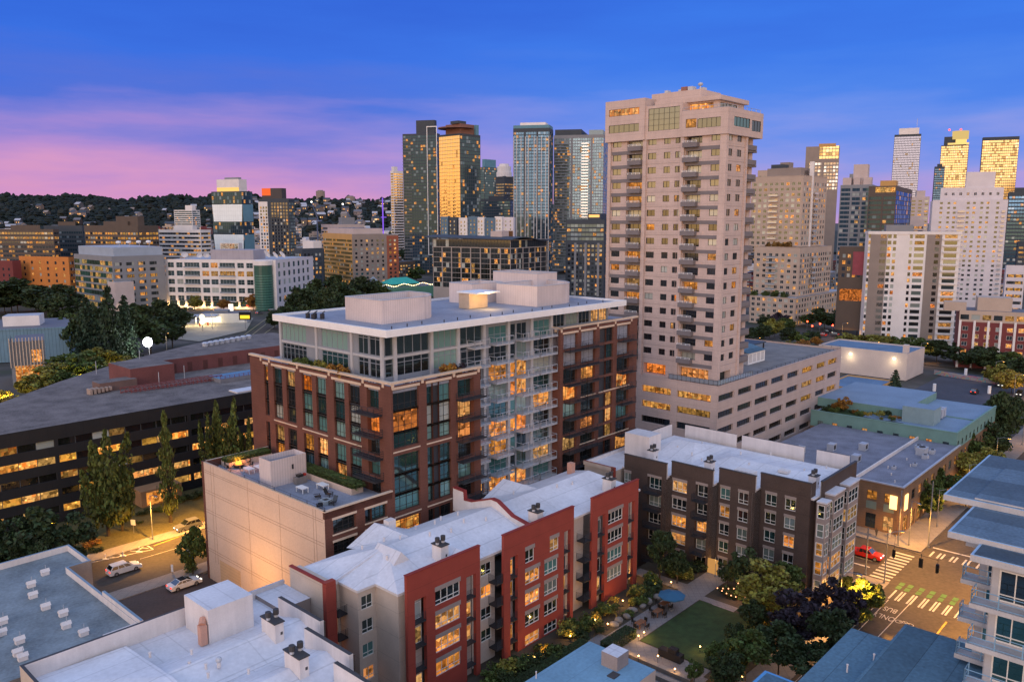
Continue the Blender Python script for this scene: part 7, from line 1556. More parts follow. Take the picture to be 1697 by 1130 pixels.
# ================================================================== VEHICLES, LAMPS, FURNITURE
tyrem=M('tyre_rubber',(.015,.015,.016),.8,.1); rimm=M('wheel_rim',(.30,.30,.32),.35,.1,metal=.6); carglass=GL('car_glass',.0,(.012,.014,.016),.0,refl=.22)
headl=EM('headlight_glow',(1,.93,.8),3); taill=EM('taillight_glow',(1,.05,.02),3)
def car(name,label,P,rot,paintm,L=4.7,W=1.86,kind='suv',roofm=None,lights=True,cat='car',group=None):
    t=thing(name,label,cat,P,rot,group); b=MB(); h=L/2
    if kind=='suv': low=[(-h,.45),(-h+.05,.95),(-h+.15,1.05),(h-1.15,1.05),(h-.25,.90),(h-.03,.70),(h,.40)]; cab=[(-h+.12,1.05),(-h+.55,1.66),(h-2.2,1.70),(h-1.25,1.05)]; ins=.17
    elif kind=='sedan': low=[(-h,.42),(-h+.05,.82),(-h+.3,.95),(h-1.3,.93),(h-.3,.78),(h-.03,.62),(h,.36)]; cab=[(-h+.55,.94),(-h+1.5,1.40),(h-2.25,1.44),(h-1.25,.93)]; ins=.22
    else: low=[(-h,.55),(-h+.03,1.1),(-h+1.9,1.1),(h-1.25,1.12),(h-.25,1.02),(h,.8),(h,.45)]; cab=[(-h+1.75,1.1),(-h+1.95,1.78),(h-2.2,1.80),(h-1.4,1.12)]; ins=.16
    zb=.28 if kind!='pickup' else .42
    def side(y,prof,k): return [(x,y,z) for x,z in prof]
    pr=[(low[0][0],zb)]+low+[(low[-1][0],zb)]
    n=len(pr)
    for s in (-1,1):
        b.poly([(x,s*W/2,z) for x,z in pr][::s],paintm)
    for i in range(n):
        a,c=pr[i],pr[(i+1)%n]; b.poly([(a[0],-W/2,a[1]),(c[0],-W/2,c[1]),(c[0],W/2,c[1]),(a[0],W/2,a[1])],paintm)
    wi=W/2-ins; wl=W/2-.03; cz=[wl,wi,wi,wl]
    for i in (0,1,2):
        a,c=cab[i],cab[i+1]; b.poly([(a[0],-cz[i],a[1]),(c[0],-cz[i+1],c[1]),(c[0],cz[i+1],c[1]),(a[0],cz[i],a[1])],(roofm or paintm) if i==1 else paintm)
    for s in (-1,1): b.poly([(x,s*cz[i],z) for i,(x,z) in enumerate(cab)],paintm)
    for s in (-1,1):
        for x in (-h+.95,h-.9): b.cyl(x,0,0,0,.0,paintm,3) if 0 else None
    b.build('body',t)
    def mix(p,q,k): return p+(q-p)*k
    g=MB()
    for i,(k0,k1) in ((0,(.12,.92)),(2,(.08,.90))):
        a,c=cab[i],cab[i+1]; off=-.012 if i==0 else .012
        A=(mix(a[0],c[0],k0)+off,mix(a[1],c[1],k0)+.012); B_=(mix(a[0],c[0],k1)+off,mix(a[1],c[1],k1)+.012); wa=mix(cz[i],cz[i+1],k0)-.08; wb=mix(cz[i],cz[i+1],k1)-.08
        g.poly([(A[0],-wa,A[1]),(B_[0],-wb,B_[1]),(B_[0],wb,B_[1]),(A[0],wa,A[1])],carglass)
    g.build('windscreen',t)
    for s in (-1,1):
        g=MB(); lo_z=cab[0][1]+.06; hi_z=cab[1][1]-.08; 
        def yx(z): k=(z-cab[0][1])/(cab[1][1]-cab[0][1]); return s*(mix(wl,wi,k)+.012)
        xb=lambda z:mix(cab[0][0],cab[1][0],(z-cab[0][1])/(cab[1][1]-cab[0][1]))+.12; xf=lambda z:mix(cab[3][0],cab[2][0],(z-cab[3][1])/(cab[2][1]-cab[3][1]))-.14
        x0l,x0h,x1l,x1h=xb(lo_z),xb(hi_z),xf(lo_z),xf(hi_z); cuts=[0,.34,.38,.68,.72,1]
        for k0,k1 in ((0,.32),(.36,.66),(.70,1)): g.poly([(mix(x0l,x1l,k0),yx(lo_z),lo_z),(mix(x0l,x1l,k1),yx(lo_z),lo_z),(mix(x0h,x1h,k1),yx(hi_z),hi_z),(mix(x0h,x1h,k0),yx(hi_z),hi_z)],carglass)
        g.build('side_window',t)
    wr=.34 if kind!='pickup' else .40
    for x in (-h+.95,h-.95):
        for s in (-1,1):
            w=MB(); n=14
            y0,y1=s*(W/2-.2),s*(W/2+.02)
            for k in range(n):
                a0,a1=2*math.pi*k/n,2*math.pi*(k+1)/n
                w.poly([(math.cos(a0)*wr,y0,math.sin(a0)*wr),(math.cos(a1)*wr,y0,math.sin(a1)*wr),(math.cos(a1)*wr,y1,math.sin(a1)*wr),(math.cos(a0)*wr,y1,math.sin(a0)*wr)],tyrem)
                w.poly([(math.cos(a0)*wr,y1,math.sin(a0)*wr),(math.cos(a1)*wr,y1,math.sin(a1)*wr),(math.cos(a1)*wr*.62,y1,math.sin(a1)*wr*.62),(math.cos(a0)*wr*.62,y1,math.sin(a0)*wr*.62)],tyrem)
            w.poly([(math.cos(2*math.pi*k/n)*wr*.62,y1+s*.005,math.sin(2*math.pi*k/n)*wr*.62) for k in range(n)],rimm)
            w.build('wheel',t,(x,0,wr))
    for s in (-1,1):
        q=MB(); z=.72 if kind!='pickup' else .95; q.box(h-.12,h+.015,s*W/2*.62-.22,s*W/2*.62+.22,z-.14,z,headl if lights else whitem); q.build('headlight',t)
        q=MB(); z=.95 if kind!='sedan' else .84; q.box(-h-.015,-h+.1,s*W/2*.72-.2,s*W/2*.72+.2,z-.16,z,taill); q.build('taillight',t)
    return t
wcar=M('white_car_paint',(.70,.70,.70),.25,.03,spec=.6); rcar=M('red_car_paint',(.42,.02,.015),.25,.05,spec=.6); gcar=M('grey_car_paint',(.12,.125,.13),.3,.05,spec=.6); bcar=M('dark_car_paint',(.03,.032,.036),.25,.05,spec=.6); blk=M('black_roof',(.02,.02,.022),.2,.05)
Pm=(onground(178,957)+onground(238,941))/2; car('parked_car','white estate car driving along the left avenue',Pm+Vector((CV.x,CV.y,0))*.6,GA,wcar,4.9,kind='suv')
Pm=(onground(281,982)+onground(336,966))/2; car('parked_car','white saloon with black roof parked beside the windowless beige wall',Pm+Vector((CV.x,CV.y,0))*.6+Vector((0,0,.03)),GA,wcar,4.8,1.86,'sedan',blk)
Pm=WV(142.4,45.6,-4.0); car('pickup_truck','red pickup waiting at the crossing beside the brown block',Pm,GA-R(90),rcar,5.6,1.98,'pickup')
P=onground(312,876); car('parked_car','pale car with its lights on half hidden behind the beige block',P+Vector((0,0,.02)),GA+R(180),gcar,4.6)
for k,(px,py,m,l) in enumerate(((294,514.5,wcar,'pale car left end of the row below the white office'),(305,521,gcar,'grey car in the square before the white office'),(318,514,bcar,'dark car third in the row below the white office'),(430,520,gcar,'car with headlights right of the fuel station'),(452,516,bcar,'dark car on the avenue beside the park trees'),(365,516,wcar,'white car parked before the office entrance'))):
    car('parked_car',l,onground(px,py)+Vector((0,0,.03)),.2+.9*(k%2),m,4.6,group='cars on the far square')
for k,(px,py,m,l) in enumerate(((1615,652,bcar,'dark car near the graffiti wall in the blue lot'),(1660,640,gcar,'grey car at the far corner of the blue lot'),(1362,557,rcar,'car with red tail lights left in the far street'),(1372,552,bcar,'dark car with tail lights in the far street'),(1382,556,gcar,'grey car right end of the tail light row'),(1690,655,bcar,'dark car at the right edge behind the street trees'))):
    car('parked_car',l,onground(px,py)+Vector((0,0,.05)),GA+(R(180) if k%2 else 0)+(R(90) if k in(2,3,4) else 0),m,4.6,group='cars on the far right')
# ---- lamps
def plight(P,e,col,parent=None,r=.15,name='lamp_light'):
    ld=bpy.data.lights.new(name,'POINT'); ld.energy=e; ld.color=col; ld.shadow_soft_size=r; lo=bpy.data.objects.new(name,ld); COL.objects.link(lo); lo.location=P
    if parent: lo.parent=parent
    return lo
polem=M('pole_grey',(.26,.27,.28),.5,.1,metal=.4)
WARM=(1.0,.44,.06)
def street_lamp(label,P,h,dirv,e,arm=2.2,col=WARM,group='street lamps',glow=14):
    t=thing('street_lamp',label,'street lamp',P,math.atan2(dirv[1],dirv[0]),group)
    q=MB(); q.tube((0,0,0),(0,0,h),.10,polem,8,.06); q.cyl(0,0,0,.5,.16,polem,8); q.build('pole',t)
    q=MB(); q.tube((0,0,h-.15),(arm*.5,0,h+.30),.05,polem,6); q.tube((arm*.5,0,h+.30),(arm,0,h+.32),.045,polem,6); q.build('arm',t)
    q=MB(); q.box(arm-.2,arm+.55,-.16,.16,h+.24,h+.40,polem); q.box(arm-.1,arm+.45,-.12,.12,h+.20,h+.238,EM('sodium_glow',col,glow)); q.build('lamp_head',t)
    if e:
        lo=plight((arm+.2,0,h-.1),e,col,t,.2); ld=lo.data; ld.type='SPOT'; ld=lo.data; ld.spot_size=2.55; ld.spot_blend=.6
    return t
n_=(-CV.x,-CV.y); p_=(CV.x,CV.y)
street_lamp('street lamp standing behind the windowless beige block',WV(69.5,136.4,.1),8.5,n_,22000)
street_lamp('street lamp on the far kerb of the left avenue by the hatched bay',WV(56.5,136.2,.1),8.0,n_,22000)
street_lamp('street lamp at the near end of the left avenue',WV(40.0,136.2,.1),8.5,n_,30000)
street_lamp('street lamp on the far pavement behind the poplars',WV(90.0,136.2,.1),8.5,n_,19000)
plight(WV(48.5,98,6.0),3600,(1,.50,.14)).name='parking_lamp_light'
q=MB(); q.tube((0,0,0),(0,0,7.2),.08,polem,6); q.box(-.25,.25,-.25,.25,7.1,7.3,polem); q.box(-.2,.2,-.2,.2,7.05,7.1,EM('sodium_glow',WARM,14)); o=q.build('parking_lamp',None,WV(44.0,97,0)); tag(o,'lamp post in the parking lot beside the beige wall','street lamp')
street_lamp('street lamp on the corner by the brown block and the crossing',WV(133.6,39.6,-3.9),8.5,(n_[0]*.7+CU.x*.7,n_[1]*.7+CU.y*.7),11000)
street_lamp('street lamp along the right street before the dark purple tree',WV(114,39.6,-3.9),8.5,n_,17000)
street_lamp('street lamp on the condo side of the right street',WV(124,21.4,-3.9),8.5,p_,17000)
street_lamp('street lamp on the condo corner of the crossing',WV(140,21.2,-3.9),8.5,p_,17000)
street_lamp('street lamp at the tan brick corner facing the crossing',WV(152.6,41.5,-3.9),8.5,(n_[0]*.7-CU.x*.7,n_[1]*.7-CU.y*.7),13000)
street_lamp('street lamp under the trees at the tan brick corner',WV(166,40.4,-3.9),7.5,n_,4200)
street_lamp('street lamp among the trees further up the right street',WV(188,40.4,-3.9),7.5,n_,5200)
street_lamp('street lamp near the teal storeyed building',WV(214,40.6,-3.9),8,n_,2600)
street_lamp('street lamp on the far corner beyond the teal storeyed building',WV(244,40.6,-3.9),8,n_,2600)
for k,(px,py) in enumerate(((1395,562),(1250,590),(1600,600),(1648,635),(1680,660),(1525,600),(1445,598))):
    P=onground(px,py); street_lamp('lamp glowing between the trees below the right towers, %s from the left'%ordn([1250,1395,1445,1525,1600,1648,1680].index(px)),P,8,(.7,-.7),2600,group='far street lamps right')
for k,(px,py) in enumerate(((277,590),(205,520),(352,545),(398,500),(450,505),(470,500))):
    P=onground(px,py); street_lamp('lamp post around the far square, %s from the left'%ordn([205,277,352,398,450,470].index(px)),P,9.5,(.7,-.7),2600,col=(1,.72,.36),group='lamps on the far square')
for k,(u,v,e) in enumerate(((62,175,0),)): pass
# warm glow inside the tree line beside the pavilion
for k,(px,py) in enumerate(((12,690),(150,648),(205,628))):
    P=onground(px,py); t=thing('garden_lamp','low garden lamp under the trees beside the pavilion, %s from the left'%ordn(k),'lamp',P,0,'lamps beside the pavilion'); q=MB(); q.tube((0,0,0),(0,0,3.2),.06,polem,6); q.build('pole',t); q=MB(); q.ball((0,0,3.4),.25,EM('lamp_warm2',(1,.72,.25),12),8,6); q.build('globe',t); plight((0,0,4.4),2600,(1,.72,.2),t)
# floodlight beyond the office roof
P=onground(249,606); z=zat(P,249,567); t=thing('flood_light','dazzling white floodlight on a mast behind the dark office roof','floodlight',P); q=MB(); q.tube((0,0,0),(0,0,z-.3),.18,polem,8); q.build('mast',t); q=MB(); q.box(-1.3,1.3,-.3,.5,z-1.3,z+1.6,polem); q.build('housing',t)
q=MB(); q.ball((0,-.9,z+.15),1.55,EM('flood_glow',(.95,.93,1),40),14,8,1.15); q.build('lens',t); plight((0,-2.2,z),9000,(.95,.93,1),t,.6)
# ---- fuel station
def station():
    P=onground(318,540); b=thing('fuel_station','brightly lit fuel station with a white canopy across the square','fuel station',P,R(8))
    cm=M('canopy_white',(.75,.73,.68),.6,.05); q=MB(); q.box(-9,13,-4,5,4.7,5.5,cm,top=roofw); q.box(-8.6,12.6,-3.6,4.6,4.66,4.7,EM('canopy_glow',(1,.80,.48),3.2)); q.build('canopy',b)
    for x in (-6,2,10): q=MB(); q.box(x-.25,x+.25,.3,.8,0,4.7,cm); q.build('column',b)
    for x in (-4,4,8): q=MB(); q.box(x-.4,x+.4,-.3,.3,0,1.7,M('pump_red',(.5,.12,.06),.5)); q.build('fuel_pump',b)
    q=MB(); q.box(2,26,9,22,0,5.2,cm,top=roofd); q.box(2.5,13,8.95,9,.6,3.6,EM('kiosk_glow',(1,.80,.46),2.4)); q.box(8,16,12,18,5.2,6.6,greyc); q.build('kiosk',b)
    for x in (-4,3,9): plight((x,-.5,4.2),1500,(1,.78,.42),b)
    s=thing('pole_sign','tall pole with two round lit discs before the fuel station','sign',onground(336,549)); q=MB(); q.tube((0,0,0),(0,0,6),.12,polem,6); q.build('pole',s)
    for z in (4.6,7.2): 
        q=MB(); n=16; q.prism([(math.cos(2*math.pi*k/n)*1.25,math.sin(2*math.pi*k/n)*1.25) for k in range(n)],-.15,.15,EM('disc_glow',(1,.75,.42),3)); o=q.build('lit_disc',s,(0,0,z)); o.rotation_euler=(R(90),0,R(12))
    s=thing('billboard_sign','black sign with a glowing yellow panel right of the fuel station','sign',onground(407,545)); z=zat(s.location,407,524); q=MB(); q.tube((0,0,0),(0,0,z),.15,polem,6); q.build('pole',s); q=MB(); q.box(-3,3,-.25,.25,z-1.9,z+2.2,blk); q.build('board',s); q=MB(); q.box(-2.4,2.4,-.3,-.26,z-1.2,z+.5,EM('yellow_sign',(1,.62,.04),1.6)); q.build('lit_panel',s)
    mb=MB(); gpoly(mb,[(240,556),(300,530),(420,527),(408,548),(330,566)],M('forecourt',(.30,.27,.22),.85,.2,.1,.2),.03); mb.build('forecourt')['kind']='structure'
    mb=MB(); gpoly(mb,[(400,560),(480,512),(520,505),(470,575)],asph,.04); mb.build('road')['kind']='structure'
    mb=MB()
    for a,c in (((385,570),(448,523)),((395,573),(455,526)),((420,566),(470,530))): gstroke(mb,a,c,.4,M('lane_pale',(.34,.28,.16),.8),.06)
    mb.build('lane_line')['kind']='structure'
    kb=MB(); kb.box(-1.3,1.3,-.4,.4,0,4.8,EM('kiosk_white',(1,.92,.8),1.6)); o=kb.build('lit_kiosk',None,onground(383,517)); tag(o,'small bright white kiosk below the white office','kiosk')
    for k,(px,py) in enumerate(((412,514),(425,508),(441,512),(446,505))):
        kb=MB(); kb.box(-1.2,1.2,-.2,.2,2.2,3.4,EM('red_sign_glow',(1,.12,.06),2.2)); kb.tube((0,0,0),(0,0,2.2),.06,polem,5); o=kb.build('red_sign',None,onground(px,py)); tag(o,'small red lit sign by the avenue, %s from the left'%ordn([412,425,441,446].index(px)),'sign','red lit signs by the avenue')
station()
# red glow of brake lights and signals in the far right street
for k,(px,py) in enumerate(((1345,556),(1358,552),(1379,555),(1390,556),(1337,548))):
    s=MB(); s.tube((0,0,0),(0,0,5.2),.08,polem,5); s.ball((0,-.2,5.0),.42,EM('signal_red',(1,.05,.02),14),7,5); o=s.build('traffic_light',None,onground(px,py)); tag(o,'red traffic light in the far street below the beige tower, %s from the left'%ordn([1337,1345,1358,1379,1390].index(px)),'traffic light','far red traffic lights')
# ---- intersection furniture
def pole(label,P,h,name='utility_pole',cat='pole',r=.14):
    q=MB(); q.tube((0,0,0),(0,0,h),r,polem,8,r*.7); q.cyl(0,0,0,.35,r*1.7,polem,8); o=q.build(name,None,P); return tag(o,label,cat)
pa=onground(1488,904); pb=onground(1538,907); pc=onground(1434,952); pd=WV(151.8,20.8,-4)
pole('pale steel pole on the corner by the tan brick building',pa,10.5); pole('tall pale pole among the pavement trees at the tan corner',pb,12.5); pole('grey pole at the kerb beside the red pickup',pc,8.2); pole('steel pole on the condo corner of the crossing',pd,9)
sig=M('signal_black',(.012,.012,.012),.5,.1)
def signal(label,P,rot,lit=None):
    t=thing('traffic_signal',label,'traffic signal',P,rot,'signals above the crossing'); q=MB(); q.box(-.22,.22,-.2,.2,-1.3,0,sig); q.box(-.3,.3,-.03,.03,-1.4,.1,sig); q.tube((0,0,0),(0,0,.9),.03,sig,5); q.build('housing',t)
    for k,c in enumerate(((1,.05,.03),(1,.5,.05),(.1,1,.3))):
        q=MB(); q.prism([(math.cos(a*.628)*.14,math.sin(a*.628)*.14) for a in range(10)],-.02,.02,EM('signal_lit_%d'%k,c,8) if k==lit else M('signal_lens_%d'%k,tuple(.08*x for x in c),.4,.05)); o=q.build('lens',t,(0,-.23,-.25-.4*k)); o.rotation_euler=(R(90),0,0)
    return t
for k,(px,py,l) in enumerate(((1482,910,'black traffic signal hanging left over the striped crossing'),(1526.5,926,'black traffic signal hanging over the middle of the junction'),(1554,935,'black traffic signal hanging beside the condo balcony'))): signal(l,G(px,py,3.0),GA+R(90)*(k%2))
q=MB(); A_=Vector((pa.x,pa.y,5.6)); B_=G(1554,928,4.0); pts=[A_,G(1482,905,3.8),G(1526.5,920,3.9),B_,Vector((pd.x,pd.y,4.5))]
for a,c in zip(pts,pts[1:]): q.tube(a,c,.025,sig,4)
tag(q.build('span_wire'),'thin span wire carrying the signals over the junction','wire')
s=MB(); s.ball((0,0,0),.2,EM('signal_red2',(1,.06,.02),12),8,6); s.box(-.22,.22,.1,.3,-.9,.3,sig); s.tube((0,.2,-4),(0,.2,-.9),.06,polem,5); o=s.build('pedestrian_signal',None,onground(1484,885)+Vector((0,0,3.6))); tag(o,'red lit pedestrian signal before the tan brick corner','traffic light')
for k,(px,py,l) in enumerate(((1452,890,'person in dark clothes walking past the tan building'),(1474,892,'person in white standing by the kerb of the tan corner'))):
    P=onground(px,py); verts=[(0,0,.92),(0,0,1.18),(0,0,1.42),(0,.01,1.55),(0,.02,1.68),(.10,0,.88),(.11,.06,.48),(.11,.02,.06),(-.10,0,.88),(-.11,-.08,.48),(-.11,-.14,.07),(.19,0,1.40),(.23,.02,1.12),(.22,.08,.88),(-.19,0,1.40),(-.23,-.02,1.12),(-.22,.05,.88)]
    rad=[.15,.14,.16,.06,.11,.09,.065,.045,.09,.065,.045,.065,.05,.04,.065,.05,.04]; ed=[(0,1),(1,2),(2,3),(3,4),(0,5),(5,6),(6,7),(0,8),(8,9),(9,10),(2,11),(11,12),(12,13),(2,14),(14,15),(15,16)]
    me=bpy.data.meshes.new('person'); me.from_pydata(verts,ed,[]); me.materials.append(M('clothes_%d'%k,(.03,.03,.04) if k==0 else (.55,.53,.50),.8,.2,3)); o=bpy.data.objects.new('person',me); COL.objects.link(o); mod=o.modifiers.new('Skin','SKIN'); me.skin_vertices
    for v,r_ in zip(me.skin_vertices[0].data,rad): v.radius=(r_,r_*.8)
    me.skin_vertices[0].data[0].use_root=True; sb=o.modifiers.new('Sub','SUBSURF'); sb.levels=1; sb.render_levels=1; o.location=P+Vector((0,0,.14)); tag(o,l,'person')
# signs on the left avenue
def post_sign(label,P,h,w,hh,m,col2=None,rot=0.0):
    t=thing('street_sign',label,'sign',P,rot); q=MB(); q.tube((0,0,0),(0,0,h),.04,polem,6); q.build('post',t); q=MB(); q.box(-w/2,w/2,-.05,-.01,h-hh,h,m); 
    if col2: q.box(-w/2*.7,w/2*.7,-.07,-.052,h-hh*.62,h-hh*.15,col2)
    q.build('plate',t)
blu=M('blue_sign',(.04,.14,.42),.5,.05)
post_sign('blue and white sign on a post beside the beige block',onground(317,952),4.6,1.0,1.9,blu,whitem,-.1); post_sign('small white sign on a post in the verge below the poplars',onground(222,884),2.6,.9,1.0,whitem,None,-.2); post_sign('thin white sign post on the near kerb of the left avenue',onground(286,951),1.6,.35,1.2,whitem,None,-.1)
for k,(px,py) in enumerate(((175,926),(204,921),(231,914))): 
    q=MB(); q.cyl(0,0,0,.9,.07,whitem,8); q.box(-.5,.5,-.12,.12,0,.06,whitem); o=q.build('lane_post',None,onground(px,py)); tag(o,'white flexible post in the hatched bay, %s from the left'%ordn(k),'bollard','posts in the hatched bay')
for k,(px,py) in enumerate(((1548,648),(1639,652),(1600,622))):
    q=MB(); q.cyl(0,0,0,2.6,.55,whitem,8); o=q.build('lot_bollard',None,onground(px,py)+Vector((0,0,.02))); tag(o,'thick white bollard in the blue parking lot, %s from the left'%ordn([1548,1600,1639].index(px)),'bollard','white bollards in the lot')
# verge shrubs
for k,(px,py,w,h,l) in enumerate(((300,830,2.6,1.6,'mid'),(320,826,3,1.8,'dark'),(262,848,2.2,1.2,'mid'),(240,852,2.4,1.3,'dark'),(335,822,2,1.5,'mid'),(150,905,3.2,1.5,'autumn'),(160,915,2.4,1.2,'dark'),(232,868,1.2,.8,'dark'),(330,905,2.2,2.4,'mid'),(316,948,2.6,2.0,'mid'))): shrub('bush on the verge of the left avenue, %s from the left'%ordn([150,160,232,240,262,300,316,320,330,335].index(px)),onground(px,py),h,w,l,group='bushes along the left avenue')
# ================================================================== COURTYARD AND TERRACES
def cy(px,py,z=0.03): return G(px,py,z)
LW=(1.0,.50,.12)
def path_light(label,P,e=55,h=.55,group='garden lights'):
    t=thing('garden_light',label,'garden light',P,0,group); q=MB(); q.tube((0,0,0),(0,0,h),.03,sig,5); q.build('stem',t); q=MB(); q.ball((0,0,h+.08),.09,EM('garden_glow',(1,.50,.14),16),8,6); q.build('globe',t); plight((0,0,h+.3),e,LW,t,.08); return t
gl_=[(1053,960),(1085,976),(1128,949.5),(986,1035),(1007,1042),(906,1085),(1058,1062),(1067,1056),(1060,985) if 0 else (1112,972),(1194,1098),(1253,1042),(1278,1023),(1010,1012),(1032,1003),(945,1062),(886,1098),(1160,1080),(1240,1072),(1330,1030),(1300,1085),(1205,1120),(1230,1130)]
for k,p in enumerate(sorted(gl_)): path_light('small glowing garden light in the courtyard, %s from the left'%ordn(k),cy(*p),(80 if k%3 else 140),.7)
# planting strip between the path and the red panelled block
rr=random.Random(11); lst=[]
for k in range(46):
    u=62+rr.random()*40; v=59.8+rr.random()*3.9
    if 101.0<u<104.6: continue
    lst.append((u,v))
lst+= [(104.8+rr.random()*3.2,59.5+rr.random()*5) for _ in range(10)]+[(108.3+rr.random()*2.5,60+rr.random()*4) for _ in range(4)]
for k,(u,v) in enumerate(sorted(lst)):
    w=1.3+rr.random()*1.7; shrub('leafy shrub in the bed below the red panels, %s from the near end'%ordn(k),WV(u,v,-.05),w*(.65+.4*rr.random()),w,rr.choice(['dark','dark','mid','mid','olive']),group='shrubs in the long bed')
for k,u in enumerate((63,66.5,70,73.5,77)): o=shrub('clipped hedge block along the near end of the path, %s from the near end'%ordn(k),WV(u,59.3,0),1.1,1,'dark','hedge',group='clipped hedge blocks',name='hedge',cat='hedge'); o.scale=(3.3,1.3,1.2); o.rotation_euler=(0,0,GA)
o=shrub('clipped oval hedge beside the path at the terrace corner',WV(82.5,56.6,0),1.1,1,'dark','hedge',name='hedge',cat='hedge'); o.scale=(5.6,1.7,1.25); o.rotation_euler=(0,0,GA)
for k,(px,py) in enumerate(((1083,970),(1048,987),(1018,1000),(985,1026),(900,1078),(1010,1020),(1126,953))): shrub('spiky lit grass clump beside a garden light, %s from the left'%ordn([900,985,1010,1018,1048,1083,1126].index(px)),cy(px,py),1.9,2.0,'gold','frond',group='lit grass clumps',name='ornamental_grass',cat='plant')
bould=M('boulder',(.22,.20,.18),.9,.25,1.2,.25)
for k,(u,v) in enumerate(((86,59.8),(87.3,60.0),(89,59.8),(91,60.2),(93.2,59.8),(95,60.1),(97,59.9))):
    q=MB(); q.ball((0,0,.25),.5+.2*rr.random(),bould,8,5,.65); o=q.build('boulder',None,WV(u,v,0)); o.rotation_euler=(.2,.1,k); o.scale=(1.2,.9,1); tag(o,'grey boulder edging the path, %s from the near end'%ordn(k),'rock','boulders along the path')
# blue umbrella with table, chairs and two more table sets
P=WV(95.2,56.4,.03); t=thing('garden_umbrella','open blue umbrella over a table on the paved path','umbrella',P); q=MB(); q.tube((0,0,0),(0,0,2.7),.04,polem,6); q.cyl(0,0,0,.12,.35,polem,10); q.build('pole',t); q=MB(); bl=M('blue_canvas',(.03,.12,.22),.8,.1,1,.1)
n=8
for k in range(n):
    a,b_=2*math.pi*k/n,2*math.pi*(k+1)/n; A_=(math.cos(a)*1.95,math.sin(a)*1.95,2.25); B_=(math.cos(b_)*1.95,math.sin(b_)*1.95,2.25); q.poly([(0,0,2.85),A_,B_],bl); q.poly([A_,B_,(B_[0],B_[1],2.1),(A_[0],A_[1],2.1)],bl)
q.build('canopy',t)
wood=M('table_wood',(.22,.095,.045),.7,.2,2,.2)
def table(label,P,rot=0.0,w=1.5,d=.9,m=None,name='garden_table',h=.74,th=.06):
    m=m or wood; t=thing(name,label,'table',P,rot); q=MB(); q.box(-w/2,w/2,-d/2,d/2,h-th,h,m); q.build('table_top',t)
    for x in (-w/2+.08,w/2-.08):
        for y in (-d/2+.08,d/2-.08): q=MB(); q.box(x-.05,x+.05,y-.05,y+.05,0,h-th,m); q.build('leg',t)
    return t
def chair(label,P,rot,m=None,group=None):
    m=m or sig; t=thing('garden_chair',label,'chair',P,rot,group); q=MB(); q.box(-.24,.24,-.24,.24,.40,.46,m); q.build('seat',t); q=MB(); q.box(-.24,.24,.20,.25,.46,.92,m); q.build('backrest',t)
    for x in (-.21,.21):
        for y in (-.21,.21): q=MB(); q.box(x-.02,x+.02,y-.02,y+.02,0,.40,m); q.build('leg',t)
    return t
tabs=[('round the umbrella',WV(95.2,57.6,.03)),('in the middle of the path',WV(92.6,57.0,.03)),('nearest the terrace steps',WV(88.2,57.0,.03))]
for s_,P in tabs:
    table('brown garden table %s'%('under the blue umbrella' if 'umb' in s_ else s_),P,GA)
    for k in range(4): a=GA+k*math.pi/2; chair('dark chair at the brown table %s, %s side'%('by the umbrella' if 'umb' in s_ else s_,('near street','garden','entrance','red panel')[k]),P+Vector((math.sin(a)*1.1,-math.cos(a)*1.0,0)),a+math.pi,group='chairs at the garden tables')
# terrace steps, benches and grill by the lawn
for k,(u0,u1) in enumerate(((80.4,81.2),(78.6,79.4),(76.8,77.6))): 
    q=MB(); q.box(0,u1-u0,0,9.5,0,.55,conc); o=q.build('seat_wall',None,WV(u0,44.8,.02),GA); tag(o,'long low concrete seat wall at the lawn end, %s from the lawn'%ordn(k),'seat wall','seat walls')
q=MB(); q.box(-1.6,1.6,-.5,.5,0,1.0,blk); q.box(-.9,.2,-.45,.45,1.0,1.5,blk); o=q.build('grill_station',None,WV(84.0,49.6,.03),GA+R(90)); tag(o,'dark outdoor grill counter on the terrace by the lawn','grill')
for k,(px,py) in enumerate(((1040,1092),(1058,1098),(1090,1098),(1112,1087),(1118,1120))): path_light('table lantern glowing on the seating terrace, %s from the left'%ordn(k),cy(px,py),60,.9,'table lanterns')
# strings of bulbs
bulb=EM('string_bulb',(1,.36,.16),4.5)
for (a,b_,n,desc) in (((1189,974),(1270,962),9,'back'),((1189,974),(1243,990),7,'front'),((1243,990),(1272,975),5,'right'),((1221,955),(1232,985),4,'post')):
    A_=G(*a,2.6);B_=G(*b_,2.6); t=thing('string_lights','string of glowing bulbs over the garden corner, %s run'%desc,'string lights',(0,0,0),0,'string lights'); q=MB(); pts=[]
    for i in range(n+1):
        k=i/n; p=A_.lerp(B_,k); p.z-= .5*math.sin(math.pi*k); pts.append(p)
    for p,r_ in zip(pts,pts[1:]): q.tube(p,r_,.012,sig,4)
    q.build('cable',t)
    for p in pts: q=MB(); q.ball((0,0,0),.085,bulb,6,5); q.build('bulb',t,tuple(p))
for k,(px,py) in enumerate(((1189,974),(1270,962),(1243,990),(1185,955))): pole('thin dark post holding the garden bulbs, %s from the left'%ordn(sorted([1189,1270,1243,1185]).index(px)),cy(px,py),3.2,'light_post','post',.05)
plight(G(1225,975,2.2),260,(1,.5,.25)).name='string_light'
